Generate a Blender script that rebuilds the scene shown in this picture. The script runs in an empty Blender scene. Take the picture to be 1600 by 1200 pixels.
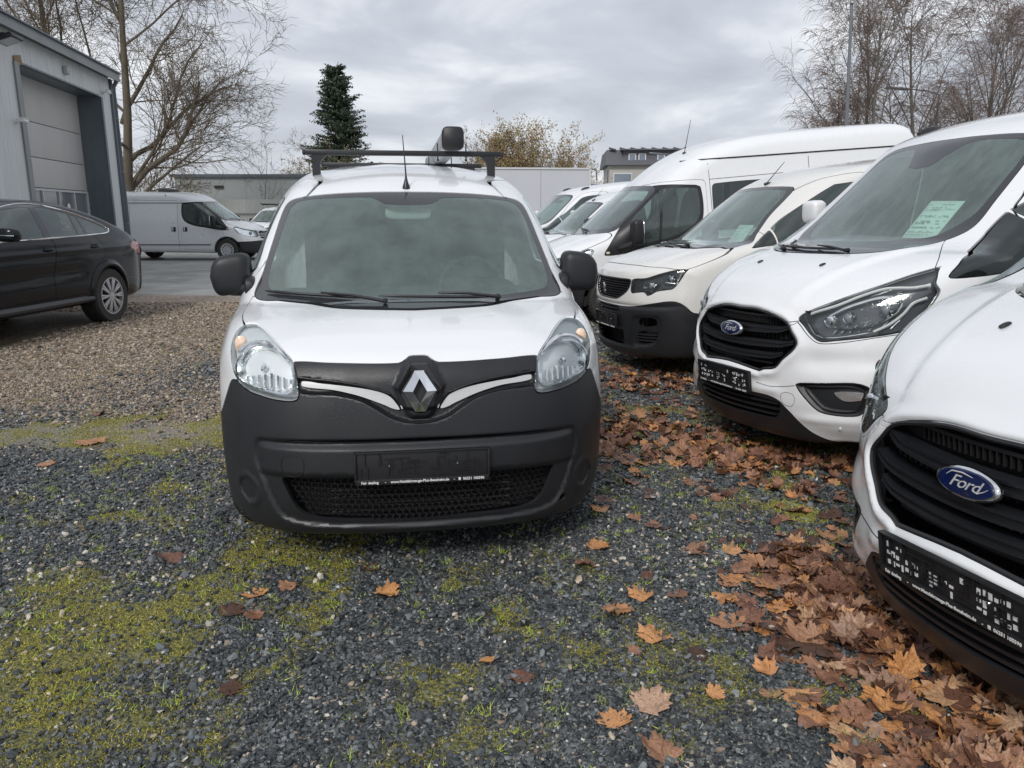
import bpy, bmesh, math, random
import numpy as np
from mathutils import Vector, Matrix, Euler

random.seed(7); RNG = np.random.default_rng(11)
SC = bpy.context.scene
COL = SC.collection

# ---------------------------------------------------------------- camera
CAM_H = 1.46
cam_d = bpy.data.cameras.new('camera'); cam = bpy.data.objects.new('camera', cam_d); COL.objects.link(cam)
cam_d.sensor_width = 36; cam_d.lens = 27.045; cam_d.clip_start = 0.05; cam_d.clip_end = 900
cam.location = (0, 0, CAM_H); cam.rotation_euler = (math.radians(90 - 12.48), 0, 0)
SC.camera = cam

# ---------------------------------------------------------------- sky, sun, exposure
SUN_EL, SUN_AZ = 38.0, 200.0
world = bpy.data.worlds.new('World'); SC.world = world; world.use_nodes = True
wn = world.node_tree; wn.nodes.clear()
def _n(t, **k):
    n = wn.nodes.new(t)
    for a, b in k.items(): setattr(n, a, b)
    return n
w_out = _n('ShaderNodeOutputWorld'); w_bg = _n('ShaderNodeBackground')
w_sky = _n('ShaderNodeTexSky', sky_type='NISHITA', sun_disc=False)
w_sky.sun_elevation = math.radians(SUN_EL); w_sky.sun_rotation = math.radians(SUN_AZ)
w_tc = _n('ShaderNodeTexCoord')
w_sep = _n('ShaderNodeSeparateXYZ'); wn.links.new(w_tc.outputs['Generated'], w_sep.inputs[0])
# cloud deck: project the direction on a flat layer overhead
w_mx = _n('ShaderNodeMath', operation='MAXIMUM'); w_mx.inputs[1].default_value = 0.0; wn.links.new(w_sep.outputs[2], w_mx.inputs[0])
w_ad = _n('ShaderNodeMath', operation='ADD'); w_ad.inputs[1].default_value = 0.22; wn.links.new(w_mx.outputs[0], w_ad.inputs[0])
w_dx = _n('ShaderNodeMath', operation='DIVIDE'); wn.links.new(w_sep.outputs[0], w_dx.inputs[0]); wn.links.new(w_ad.outputs[0], w_dx.inputs[1])
w_dy = _n('ShaderNodeMath', operation='DIVIDE'); wn.links.new(w_sep.outputs[1], w_dy.inputs[0]); wn.links.new(w_ad.outputs[0], w_dy.inputs[1])
w_cb = _n('ShaderNodeCombineXYZ'); wn.links.new(w_dx.outputs[0], w_cb.inputs[0]); wn.links.new(w_dy.outputs[0], w_cb.inputs[1])
w_n1 = _n('ShaderNodeTexNoise'); w_n1.inputs['Scale'].default_value = 1.5; w_n1.inputs['Detail'].default_value = 6; w_n1.inputs['Roughness'].default_value = 0.52
w_n1.inputs['Distortion'].default_value = 0.35
wn.links.new(w_cb.outputs[0], w_n1.inputs['Vector'])
w_cr = _n('ShaderNodeValToRGB'); wn.links.new(w_n1.outputs[0], w_cr.inputs[0])
e = w_cr.color_ramp.elements
e[0].position = 0.33; e[0].color = (3.55, 3.75, 4.2, 1); e[1].position = 0.66; e[1].color = (6.9, 7.05, 7.3, 1)
e2 = w_cr.color_ramp.elements.new(0.5); e2.color = (4.55, 4.78, 5.25, 1)
w_mix = _n('ShaderNodeMixRGB'); w_mix.inputs[0].default_value = 0.93
wn.links.new(w_sky.outputs[0], w_mix.inputs[1]); wn.links.new(w_cr.outputs[0], w_mix.inputs[2])
wn.links.new(w_mix.outputs[0], w_bg.inputs[0]); w_bg.inputs[1].default_value = 0.1
wn.links.new(w_bg.outputs[0], w_out.inputs[0])

sun_d = bpy.data.lights.new('sun', 'SUN'); sun_d.energy = 1.5; sun_d.angle = math.radians(14); sun_d.color = (1, 0.97, 0.93)
sun = bpy.data.objects.new('sun', sun_d); COL.objects.link(sun)
_a = math.radians(SUN_AZ); _e = math.radians(SUN_EL)
_dir = Vector((math.sin(_a)*math.cos(_e), math.cos(_a)*math.cos(_e), math.sin(_e)))
sun.rotation_euler = (-_dir).to_track_quat('-Z', 'Y').to_euler()

SC.view_settings.view_transform = 'Standard'; SC.view_settings.look = 'None'
SC.view_settings.gamma = 1; SC.view_settings.use_curve_mapping = False; SC.view_settings.exposure = 0.48
# ---------------------------------------------------------------- numpy geometry library
def cr(pts, n=8, closed=True):
    """Catmull-Rom through pts; a point given as (x, y, 0) is a sharp corner."""
    P = [np.array(p[:2], float) for p in pts]
    corner = [len(p) > 2 for p in pts]
    N = len(P); out = []
    segs = N if closed else N - 1
    for i in range(segs):
        p1, p2 = P[i], P[(i + 1) % N]
        c1, c2 = corner[i], corner[(i + 1) % N]
        p0 = P[i - 1] if (closed or i > 0) else p1
        p3 = P[(i + 2) % N] if (closed or i + 2 < N) else p2
        L = np.linalg.norm(p2 - p1) + 1e-9
        t1 = (p2 - p1) if c1 else (p2 - p0) / (np.linalg.norm(p1 - p0) + L + 1e-9) * L
        t2 = (p2 - p1) if c2 else (p3 - p1) / (np.linalg.norm(p3 - p2) + L + 1e-9) * L
        if c1 and c2: out.append(p1); continue
        for k in range(n):
            t = k / n
            out.append((2*t**3-3*t*t+1)*p1 + (t**3-2*t*t+t)*t1 + (3*t*t-2*t**3)*p2 + (t**3-t*t)*t2)
    if not closed: out.append(P[-1])
    return np.array(out)

def sdpoly(poly, X, Y, fast=True):
    """signed distance to closed polygon (negative inside), vectorised"""
    poly = np.asarray(poly, float); sh = np.shape(X); X = np.ravel(X); Y = np.ravel(Y)
    if len(X) > 8000 and fast:
        lo, hi = poly.min(0), poly.max(0)
        ex = np.maximum(np.maximum(lo[0] - X, X - hi[0]), np.maximum(lo[1] - Y, Y - hi[1]))
        k = ex < 0.12; out = ex.copy(); out[k] = sdpoly(poly, X[k], Y[k], False); return out.reshape(sh)
    d = np.full(X.shape, 1e9); s = np.ones(X.shape)
    N = len(poly)
    for i in range(N):
        a = poly[i]; b = poly[i - 1]
        ex, ey = b - a; wx = X - a[0]; wy = Y - a[1]
        t = np.clip((wx*ex + wy*ey) / (ex*ex + ey*ey + 1e-12), 0, 1)
        d = np.minimum(d, (wx - ex*t)**2 + (wy - ey*t)**2)
        c1 = Y >= a[1]; c2 = Y < b[1]; c3 = ex*wy > ey*wx
        f = (c1 & c2 & c3) | (~c1 & ~c2 & ~c3)
        s = np.where(f, -s, s)
    return (s * np.sqrt(d)).reshape(sh)

class Grid2:
    def __init__(s, poly, pad=0.6, h=0.01):
        poly = np.asarray(poly); lo = poly.min(0) - pad; hi = poly.max(0) + pad
        s.lo, s.h = lo, h
        a = np.arange(lo[0], hi[0], h); b = np.arange(lo[1], hi[1], h)
        c = 6
        A, B = np.meshgrid(a[::1], b[::1], indexing='ij')
        s.g = sdpoly(poly, A, B, False).astype(np.float32)
    def __call__(s, x, y):
        i = (x - s.lo[0]) / s.h; j = (y - s.lo[1]) / s.h
        n, m = s.g.shape
        i = np.clip(i, 0, n - 1.001); j = np.clip(j, 0, m - 1.001)
        i0 = i.astype(np.int32); j0 = j.astype(np.int32); fi = (i - i0); fj = (j - j0)
        g = s.g.ravel(); k = i0 * m + j0
        return (g[k]*(1-fi)*(1-fj) + g[k+m]*fi*(1-fj) + g[k+1]*(1-fi)*fj + g[k+m+1]*fi*fj)

def smax(a, b, r):
    h = np.maximum(r - np.abs(a - b), 0) / r
    return np.maximum(a, b) + h*h*r*0.25
def smin(a, b, r): return -smax(-a, -b, r)
def sstep(a, b, x):
    t = np.clip((x - a) / (b - a), 0, 1); return t*t*(3 - 2*t)
def itp(x, xs, ys):
    """smooth (cosine-free, monotone-ish) table lookup"""
    key = (tuple(xs), tuple(ys)); tb = _ITP.get(key)
    if tb is None:
        q = np.linspace(xs[0], xs[-1], 401); tb = _ITP[key] = (float(xs[0]), 400/(xs[-1]-xs[0]), _itp(q, xs, ys))
    f = np.nan_to_num(np.clip((x - tb[0])*tb[1], 0, 399.999)); i = f.astype(np.int32); f = f - i; t = tb[2]
    return t[i]*(1-f) + t[i+1]*f
_ITP = {}
def _itp(x, xs, ys):
    xs = np.asarray(xs, float); ys = np.asarray(ys, float)
    m = np.gradient(ys, xs)
    k = np.clip(np.searchsorted(xs, x) - 1, 0, len(xs) - 2)
    h = xs[k+1] - xs[k]; t = np.clip((x - xs[k]) / h, 0, 1)
    return (2*t**3-3*t*t+1)*ys[k] + (t**3-2*t*t+t)*h*m[k] + (3*t*t-2*t**3)*ys[k+1] + (t**3-t*t)*h*m[k+1]

def grad(f, p, e=2e-3):
    g = np.stack([(f(p + np.eye(3)[k]*e) - f(p - np.eye(3)[k]*e)) / (2*e) for k in range(3)], 1)
    return g
def unit(v): return v / (np.linalg.norm(v, axis=-1, keepdims=True) + 1e-12)

def surfnet(f, xs, ys, zs):
    nx, ny, nz = len(xs), len(ys), len(zs)
    # coarse pass first: only blocks near the surface are evaluated finely
    st = 4
    def sub(a):
        i = list(range(0, len(a), st))
        if i[-1] != len(a) - 1: i.append(len(a) - 1)
        return np.array(i)
    ci = [sub(xs), sub(ys), sub(zs)]
    A, B, C_ = np.meshgrid(xs[ci[0]], ys[ci[1]], zs[ci[2]], indexing='ij')
    Dc = f(np.stack([A.ravel(), B.ravel(), C_.ravel()], 1)).reshape(A.shape)
    h = np.sqrt(np.diff(xs[ci[0]]).max()**2 + np.diff(ys[ci[1]])[None, :, None]**2 + np.diff(zs[ci[2]])[None, None, :]**2)
    bx = np.full((len(ci[0])-1, len(ci[1])-1, len(ci[2])-1), 1e9)
    for a in (0, 1):
        for b in (0, 1):
            for c in (0, 1):
                bx = np.minimum(bx, np.abs(Dc[a:len(ci[0])-1+a, b:len(ci[1])-1+b, c:len(ci[2])-1+c]))
    near = bx < h*1.0 + 0.012
    D = np.empty((nx, ny, nz), np.float32)
    # fill far points with the sign of the nearest coarse sample
    nn = [np.clip(np.searchsorted(ci[k], np.arange(n)), 0, len(ci[k])-1) for k, n in enumerate((nx, ny, nz))]
    D[:] = Dc[np.ix_(*nn)]
    mk = np.zeros((nx, ny, nz), bool)
    for (i, j, k) in np.argwhere(near):
        mk[ci[0][i]:ci[0][i+1]+1, ci[1][j]:ci[1][j+1]+1, ci[2][k]:ci[2][k+1]+1] = True
    I, J, K = np.nonzero(mk)
    D[I, J, K] = f(np.stack([xs[I], ys[J], zs[K]], 1))
    S = D < 0
    c = np.zeros((nx-1, ny-1, nz-1), np.int8)
    for a in (0, 1):
        for b in (0, 1):
            for d in (0, 1):
                c += S[a:nx-1+a, b:ny-1+b, d:nz-1+d]
    act = (c > 0) & (c < 8)
    I, J, K = np.nonzero(act)
    idx = -np.ones(act.shape, np.int64); idx[act] = np.arange(len(I))
    P = np.zeros((len(I), 3)); W = np.zeros(len(I))
    G = (xs, ys, zs); ijk = np.stack([I, J, K], 1)
    for ax in range(3):
        for a in (0, 1):
            for b in (0, 1):
                o = np.zeros(3, int); oth = [q for q in range(3) if q != ax]
                o[oth[0]] = a; o[oth[1]] = b
                p0 = ijk + o; p1 = p0.copy(); p1[:, ax] += 1
                d0 = D[p0[:, 0], p0[:, 1], p0[:, 2]]; d1 = D[p1[:, 0], p1[:, 1], p1[:, 2]]
                m = (d0 < 0) != (d1 < 0)
                t = np.where(m, d0 / (d0 - d1 + 1e-12), 0)
                q = np.stack([G[k][p0[:, k]] for k in range(3)], 1)
                q[:, ax] += t * (G[ax][p1[:, ax]] - G[ax][p0[:, ax]])
                P += q * m[:, None]; W += m
    P /= np.maximum(W, 1)[:, None]
    F = []
    for ax in range(3):
        u, v = (ax + 1) % 3, (ax + 2) % 3
        sl0 = [slice(None)]*3; sl1 = [slice(None)]*3
        sl0[ax] = slice(0, -1); sl1[ax] = slice(1, None)
        for q in (u, v):
            sl0[q] = slice(1, -1); sl1[q] = slice(1, -1)
        a = S[tuple(sl0)]; b = S[tuple(sl1)]
        for flip, m in ((False, a & ~b), (True, ~a & b)):
            e = np.stack(np.nonzero(m), 1); e[:, u] += 1; e[:, v] += 1
            def at(du, dv):
                q = e.copy(); q[:, u] += du; q[:, v] += dv
                return idx[q[:, 0], q[:, 1], q[:, 2]]
            quad = np.stack([at(-1, -1), at(0, -1), at(0, 0), at(-1, 0)], 1)
            if flip: quad = quad[:, ::-1]
            F.append(quad)
    F = np.concatenate(F); F = F[(F >= 0).all(1)]
    for _ in range(2):
        d = f(P); g = np.stack([(f(P + np.eye(3)[k]*3e-3) - d)/3e-3 for k in range(3)], 1); n2 = (g*g).sum(1)
        P = P - np.clip(d / np.maximum(n2, 0.2), -0.02, 0.02)[:, None] * g
    d1 = np.linalg.norm(P[F[:, 0]] - P[F[:, 2]], axis=1); d2 = np.linalg.norm(P[F[:, 1]] - P[F[:, 3]], axis=1)
    s = (d1 <= d2)[:, None]
    T = np.concatenate([np.where(s, F[:, [0, 1, 2]], F[:, [0, 1, 3]]), np.where(s, F[:, [0, 2, 3]], F[:, [1, 2, 3]])])
    return P, T

def compact(V, T):
    u, inv = np.unique(T, return_inverse=True)
    return V[u], inv.reshape(T.shape)
def cut(V, T, g):
    """split triangle mesh along g = 0: returns (inside g<0, outside)"""
    g = np.where(np.abs(g) < 1e-7, 1e-7, g)
    s = g < 0; cnt = s[T].sum(1)
    mix = (cnt > 0) & (cnt < 3); M = T[mix]
    sm = s[M]; c = cnt[mix]
    lone = np.where((c == 1)[:, None], sm, ~sm)
    k = lone.argmax(1); r = np.arange(len(M))
    A = M[r, k]; B = M[r, (k+1) % 3]; C_ = M[r, (k+2) % 3]
    E = np.concatenate([np.stack([A, B], 1), np.stack([A, C_], 1)]); Es = np.sort(E, 1)
    u, inv = np.unique(Es, axis=0, return_inverse=True); inv = inv.ravel()
    t = g[u[:, 0]] / (g[u[:, 0]] - g[u[:, 1]])
    NV = V[u[:, 0]] + (V[u[:, 1]] - V[u[:, 0]]) * t[:, None]
    base = len(V); V2 = np.concatenate([V, NV])
    ab = inv[:len(M)] + base; ac = inv[len(M):] + base
    t1 = np.stack([A, ab, ac], 1); t2 = np.concatenate([np.stack([ab, B, C_], 1), np.stack([ab, C_, ac], 1)])
    li = (c == 1)
    li2 = np.concatenate([li, li])
    inn = np.concatenate([T[cnt == 3], t1[li], t2[~li2]])
    out = np.concatenate([T[cnt == 0], t1[~li], t2[li2]])
    return compact(V2, inn), compact(V2, out)

def boundary(T):
    E = np.concatenate([T[:, [0, 1]], T[:, [1, 2]], T[:, [2, 0]]])
    key = np.sort(E, 1); n = key.max() + 1 if len(key) else 1
    k = key[:, 0].astype(np.int64) * n + key[:, 1]
    _, first, cnt = np.unique(k, return_index=True, return_counts=True)
    return E[first[cnt == 1]]
def skirt(V, T, N, depth):
    """thickness: boundary edges drawn inward along the normal"""
    B = boundary(T)
    if not len(B): return V, T, N
    u, inv = np.unique(B, return_inverse=True); inv = inv.reshape(B.shape)
    b = len(V)
    V2 = np.concatenate([V, V[u], V[u] - N[u]*depth])
    m = len(u); i0 = inv[:, 0] + b; i1 = inv[:, 1] + b
    q = np.concatenate([np.stack([i1, i0, i0 + m], 1), np.stack([i1, i0 + m, i1 + m], 1)])
    # side normals
    e = V[B[:, 1]] - V[B[:, 0]]
    sn = unit(np.cross(e, N[B[:, 0]])); acc = np.zeros((m, 3))
    np.add.at(acc, inv[:, 0], sn); np.add.at(acc, inv[:, 1], sn); acc = unit(acc)
    return V2, np.concatenate([T, q]), np.concatenate([N, acc, acc])

def raycast(f, O, D, tmax=2.5, n=160):
    """first zero of f along O + D t, vectorised"""
    n = min(n, 700); out = np.full((len(O), 3), np.nan)
    for c0 in range(0, len(O), 3000):
        o, d = O[c0:c0+3000], D[c0:c0+3000]; t = np.linspace(0, tmax, n)
        v = f((o[:, None, :] + d[:, None, :]*t[None, :, None]).reshape(-1, 3)).reshape(len(o), n)
        x = (v[:, :-1] > 0) & (v[:, 1:] <= 0); m = x.any(1)
        if not m.any(): continue
        k = x[m].argmax(1); a = t[k]; b = t[k+1]; oo, dd = o[m], d[m]
        for _ in range(12):
            c = (a + b)/2; w = f(oo + dd*c[:, None]) > 0
            a = np.where(w, c, a); b = np.where(w, b, c)
        r = np.full((len(o), 3), np.nan); r[m] = oo + dd*((a+b)/2)[:, None]; out[c0:c0+3000] = r
    return out

def front_pts(f, xz, y0=-0.5, tmax=3.2):
    xz = np.asarray(xz, float)
    O = np.stack([xz[:, 0], np.full(len(xz), y0), xz[:, 1]], 1)
    return raycast(f, O, np.tile([0, 1.0, 0], (len(xz), 1)), tmax, 64)
def side_pts(f, yz, sgn=1):
    yz = np.asarray(yz, float)
    O = np.stack([np.full(len(yz), 1.3*sgn), yz[:, 0], yz[:, 1]], 1)
    return raycast(f, O, np.tile([-1.0*sgn, 0, 0], (len(yz), 1)), 1.2, 40)
def top_pts(f, xy, z0=3.2):
    xy = np.asarray(xy, float)
    O = np.stack([xy[:, 0], xy[:, 1], np.full(len(xy), z0)], 1)
    return raycast(f, O, np.tile([0, 0, -1.0], (len(xy), 1)), 2.6, 60)

def rotm(yaw, pitch, roll):
    yaw, pitch, roll = (math.radians(a) for a in (yaw, pitch, roll))
    c, s = math.cos(yaw), math.sin(yaw); Rz = np.array([[c, s, 0], [-s, c, 0], [0, 0, 1]])
    c, s = math.cos(pitch), math.sin(pitch); Rx = np.array([[1, 0, 0], [0, c, -s], [0, s, c]])
    c, s = math.cos(roll), math.sin(roll); Ry = np.array([[c, 0, s], [0, 1, 0], [-s, 0, c]])
    return Rz @ Rx @ Ry
# ---------------------------------------------------------------- materials
MATS = {}
def mat(name, color=(0.5, 0.5, 0.5), rough=0.5, metal=0.0, coat=0.0, spec=0.5, noise=None, bump=None, alpha=None, **kw):
    """noise=(scale, amount, colour2), bump=(scale, strength, distance)"""
    if name in MATS: return MATS[name]
    m = bpy.data.materials.new(name); m.use_nodes = True; nt = m.node_tree; b = nt.nodes['Principled BSDF']
    b.inputs['Base Color'].default_value = (*color, 1); b.inputs['Roughness'].default_value = rough
    b.inputs['Metallic'].default_value = metal; b.inputs['Coat Weight'].default_value = coat
    b.inputs['Coat Roughness'].default_value = kw.get('coat_rough', 0.06)
    b.inputs['Specular IOR Level'].default_value = spec
    tc = nt.nodes.new('ShaderNodeTexCoord'); vec = tc.outputs['Object']
    if noise:
        n = nt.nodes.new('ShaderNodeTexNoise'); n.inputs['Scale'].default_value = noise[0]; n.inputs['Detail'].default_value = 6
        n.inputs['Roughness'].default_value = 0.65
        mp = nt.nodes.new('ShaderNodeMapping'); nt.links.new(vec, mp.inputs[0]); nt.links.new(mp.outputs[0], n.inputs['Vector'])
        if len(noise) > 3: mp.inputs['Scale'].default_value = noise[3]
        r = nt.nodes.new('ShaderNodeValToRGB'); nt.links.new(n.outputs[0], r.inputs[0])
        r.color_ramp.elements[0].position = 0.5 - noise[1]; r.color_ramp.elements[1].position = 0.5 + noise[1]
        r.color_ramp.elements[0].color = (*color, 1); r.color_ramp.elements[1].color = (*noise[2], 1)
        nt.links.new(r.outputs[0], b.inputs['Base Color'])
    if bump:
        n = nt.nodes.new('ShaderNodeTexNoise'); n.inputs['Scale'].default_value = bump[0]; n.inputs['Detail'].default_value = 3
        nt.links.new(vec, n.inputs['Vector'])
        bp = nt.nodes.new('ShaderNodeBump'); bp.inputs['Strength'].default_value = bump[1]; bp.inputs['Distance'].default_value = bump[2]
        nt.links.new(n.outputs[0], bp.inputs['Height']); nt.links.new(bp.outputs[0], b.inputs['Normal'])
    MATS[name] = m; return m

def wet_mat(name, color, rough, coat=0.0, metal=0.0, drops=260, dstr=0.25, dirt=None, spec=0.5, fine=None):
    """paint or plastic with beads of rain: voronoi drops as relief, wet patches change the gloss"""
    if name in MATS: return MATS[name]
    m = mat(name, color, rough, metal, coat, spec); nt = m.node_tree; b = nt.nodes['Principled BSDF']
    tc = nt.nodes.new('ShaderNodeTexCoord')
    v = nt.nodes.new('ShaderNodeTexVoronoi'); v.inputs['Scale'].default_value = drops; nt.links.new(tc.outputs['Object'], v.inputs['Vector'])
    mr = nt.nodes.new('ShaderNodeMapRange'); mr.inputs[1].default_value = 0.02; mr.inputs[2].default_value = 0.34
    mr.inputs[3].default_value = 1; mr.inputs[4].default_value = 0; nt.links.new(v.outputs['Distance'], mr.inputs[0])
    # only some cells carry a drop
    sp = nt.nodes.new('ShaderNodeSeparateColor'); nt.links.new(v.outputs['Color'], sp.inputs[0])
    gt = nt.nodes.new('ShaderNodeMath'); gt.operation = 'GREATER_THAN'; gt.inputs[1].default_value = 0.45; nt.links.new(sp.outputs[0], gt.inputs[0])
    mu = nt.nodes.new('ShaderNodeMath'); mu.operation = 'MULTIPLY'; nt.links.new(mr.outputs[0], mu.inputs[0]); nt.links.new(gt.outputs[0], mu.inputs[1])
    bp = nt.nodes.new('ShaderNodeBump'); bp.inputs['Strength'].default_value = dstr; bp.inputs['Distance'].default_value = 0.0015
    nt.links.new(mu.outputs[0], bp.inputs['Height'])
    last = bp
    if fine:
        n = nt.nodes.new('ShaderNodeTexNoise'); n.inputs['Scale'].default_value = fine[0]; nt.links.new(tc.outputs['Object'], n.inputs['Vector'])
        b2 = nt.nodes.new('ShaderNodeBump'); b2.inputs['Strength'].default_value = fine[1]; b2.inputs['Distance'].default_value = 0.001
        nt.links.new(n.outputs[0], b2.inputs['Height']); nt.links.new(bp.outputs[0], b2.inputs['Normal']); last = b2
    nt.links.new(last.outputs[0], b.inputs['Normal'])
    if coat: nt.links.new(bp.outputs[0], b.inputs['Coat Normal'])
    n = nt.nodes.new('ShaderNodeTexNoise'); n.inputs['Scale'].default_value = 3.5; n.inputs['Detail'].default_value = 5
    nt.links.new(tc.outputs['Object'], n.inputs['Vector'])
    r = nt.nodes.new('ShaderNodeMapRange'); r.inputs[1].default_value = 0.35; r.inputs[2].default_value = 0.65
    r.inputs[3].default_value = rough*0.75; r.inputs[4].default_value = min(1, rough*1.35); nt.links.new(n.outputs[0], r.inputs[0])
    nt.links.new(r.outputs[0], b.inputs['Roughness'])
    if dirt:
        # road film: more of it near the sills, broken by noise
        sx = nt.nodes.new('ShaderNodeSeparateXYZ'); nt.links.new(tc.outputs['Object'], sx.inputs[0])
        zr = nt.nodes.new('ShaderNodeMapRange'); zr.inputs[1].default_value = 0.15; zr.inputs[2].default_value = 0.75
        zr.inputs[3].default_value = 1; zr.inputs[4].default_value = 0.12; nt.links.new(sx.outputs[2], zr.inputs[0])
        n3 = nt.nodes.new('ShaderNodeTexNoise'); n3.inputs['Scale'].default_value = 9; n3.inputs['Detail'].default_value = 7
        mp = nt.nodes.new('ShaderNodeMapping'); mp.inputs['Scale'].default_value = (1, 1, 0.35)
        nt.links.new(tc.outputs['Object'], mp.inputs[0]); nt.links.new(mp.outputs[0], n3.inputs['Vector'])
        mm = nt.nodes.new('ShaderNodeMath'); mm.operation = 'MULTIPLY'; nt.links.new(zr.outputs[0], mm.inputs[0]); nt.links.new(n3.outputs[0], mm.inputs[1])
        m2 = nt.nodes.new('ShaderNodeMath'); m2.operation = 'MULTIPLY'; m2.inputs[1].default_value = dirt[1]; nt.links.new(mm.outputs[0], m2.inputs[0])
        mx = nt.nodes.new('ShaderNodeMixRGB'); mx.inputs[1].default_value = (*color, 1); mx.inputs[2].default_value = (*dirt[0], 1)
        nt.links.new(m2.outputs[0], mx.inputs[0]); nt.links.new(mx.outputs[0], b.inputs['Base Color'])
    return m

def glass_mat(name, tint=(0.55, 0.68, 0.64), fog=0.18, fogcol=(0.42, 0.50, 0.48), rough=0.02, refl=1.0, drops=0.35, streak=True):
    """thin pane: tinted see-through + mirror reflection + a film of damp"""
    if name in MATS: return MATS[name]
    m = bpy.data.materials.new(name); m.use_nodes = True; nt = m.node_tree; nt.nodes.clear()
    N = nt.nodes.new; L = nt.links.new
    out = N('ShaderNodeOutputMaterial'); tr = N('ShaderNodeBsdfTransparent'); tr.inputs[0].default_value = (*tint, 1)
    gl = N('ShaderNodeBsdfGlossy'); gl.inputs['Roughness'].default_value = rough; gl.inputs[0].default_value = (0.9, 0.97, 0.95, 1)
    df = N('ShaderNodeBsdfDiffuse'); df.inputs[0].default_value = (*fogcol, 1)
    fr = N('ShaderNodeFresnel'); fr.inputs[0].default_value = 1.5
    tc = N('ShaderNodeTexCoord')
    v = N('ShaderNodeTexVoronoi'); v.inputs['Scale'].default_value = 170; L(tc.outputs['Object'], v.inputs['Vector'])
    mr = N('ShaderNodeMapRange'); mr.inputs[1].default_value = 0.05; mr.inputs[2].default_value = 0.3; mr.inputs[3].default_value = 1; mr.inputs[4].default_value = 0
    L(v.outputs['Distance'], mr.inputs[0])
    bp = N('ShaderNodeBump'); bp.inputs['Strength'].default_value = drops; bp.inputs['Distance'].default_value = 0.001; L(mr.outputs[0], bp.inputs['Height'])
    L(bp.outputs[0], gl.inputs['Normal']); L(bp.outputs[0], fr.inputs['Normal'])
    n = N('ShaderNodeTexNoise'); n.inputs['Scale'].default_value = 5; n.inputs['Detail'].default_value = 8; n.inputs['Roughness'].default_value = 0.7
    mp = N('ShaderNodeMapping'); mp.inputs['Scale'].default_value = (2.2, 0.6, 0.6) if streak else (1, 1, 1); L(tc.outputs['Object'], mp.inputs[0]); L(mp.outputs[0], n.inputs['Vector'])
    fm = N('ShaderNodeMapRange'); fm.inputs[1].default_value = 0.3; fm.inputs[2].default_value = 0.7; fm.inputs[3].default_value = fog*0.6; fm.inputs[4].default_value = min(1, fog*1.4)
    L(n.outputs[0], fm.inputs[0])
    m1 = N('ShaderNodeMixShader'); L(fm.outputs[0], m1.inputs[0]); L(tr.outputs[0], m1.inputs[1]); L(df.outputs[0], m1.inputs[2])
    fx = N('ShaderNodeMath'); fx.operation = 'MULTIPLY'; fx.inputs[1].default_value = 2.0*refl; fx.use_clamp = True; L(fr.outputs[0], fx.inputs[0])
    m2 = N('ShaderNodeMixShader'); L(fx.outputs[0], m2.inputs[0]); L(m1.outputs[0], m2.inputs[1]); L(gl.outputs[0], m2.inputs[2])
    L(m2.outputs[0], out.inputs[0])
    MATS[name] = m; return m

M_WHITE = wet_mat('white_paint', (0.80, 0.81, 0.82), 0.28, coat=1.0, drops=230, dstr=0.10, dirt=((0.33, 0.31, 0.28), 0.22))
M_IVORY = wet_mat('off_white_paint', (0.74, 0.73, 0.70), 0.30, coat=1.0, drops=230, dstr=0.08, dirt=((0.33, 0.30, 0.25), 0.35))
M_SILVER = wet_mat('silver_paint', (0.72, 0.73, 0.74), 0.36, coat=0.8, metal=0.12, drops=230, dstr=0.015, dirt=((0.30, 0.29, 0.27), 0.3))
M_BLACKP = wet_mat('black_paint', (0.008, 0.010, 0.013), 0.16, coat=0.2, drops=230, dstr=0.10, dirt=((0.03, 0.034, 0.038), 0.05), spec=0.25)
M_PLAST = wet_mat('grey_black_plastic', (0.012, 0.013, 0.016), 0.43, drops=150, dstr=0.35, dirt=((0.06, 0.058, 0.053), 0.14), fine=(900, 0.25))
M_PLAST2 = wet_mat('dark_plastic', (0.014, 0.014, 0.016), 0.38, drops=200, dstr=0.15, fine=(900, 0.2))
M_FRIT = mat('black_glass_border', (0.030, 0.032, 0.035), 0.12, coat=0.6, bump=(60, 0.05, 0.001))
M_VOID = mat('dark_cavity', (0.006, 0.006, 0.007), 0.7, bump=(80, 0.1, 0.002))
M_RUB = mat('rubber', (0.018, 0.018, 0.019), 0.65, bump=(120, 0.3, 0.002), noise=(30, 0.25, (0.045, 0.042, 0.038)))
M_CHROME = mat('chrome', (0.80, 0.81, 0.83), 0.07, 1.0, bump=(12, 0.03, 0.01))
M_SATIN = mat('satin_metal', (0.62, 0.62, 0.61), 0.35, 0.25, noise=(60, 0.3, (0.56, 0.56, 0.57)))
M_ALLOY = mat('alloy', (0.66, 0.66, 0.67), 0.32, 0.6, noise=(20, 0.3, (0.52, 0.52, 0.53)))
M_STEEL = mat('dark_steel', (0.05, 0.05, 0.052), 0.5, 0.6, noise=(40, 0.3, (0.08, 0.07, 0.065)))
M_INT = mat('cabin_dark', (0.035, 0.037, 0.04), 0.7, bump=(200, 0.2, 0.001))
M_INTG = mat('cabin_grey', (0.16, 0.175, 0.175), 0.8, bump=(200, 0.2, 0.001))
M_SEAT = mat('seat_cloth', (0.03, 0.032, 0.036), 0.9, bump=(300, 0.3, 0.001))
M_GLASS = glass_mat('windscreen_glass', fog=0.15, refl=0.8)
M_GLASSF = glass_mat('foggy_windscreen_glass', tint=(0.60, 0.76, 0.70), fog=0.22, fogcol=(0.40, 0.50, 0.47), refl=0.75)
M_SIDEG = glass_mat('side_window_glass', tint=(0.42, 0.52, 0.50), fog=0.10, fogcol=(0.30, 0.38, 0.36), drops=0.1)
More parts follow.
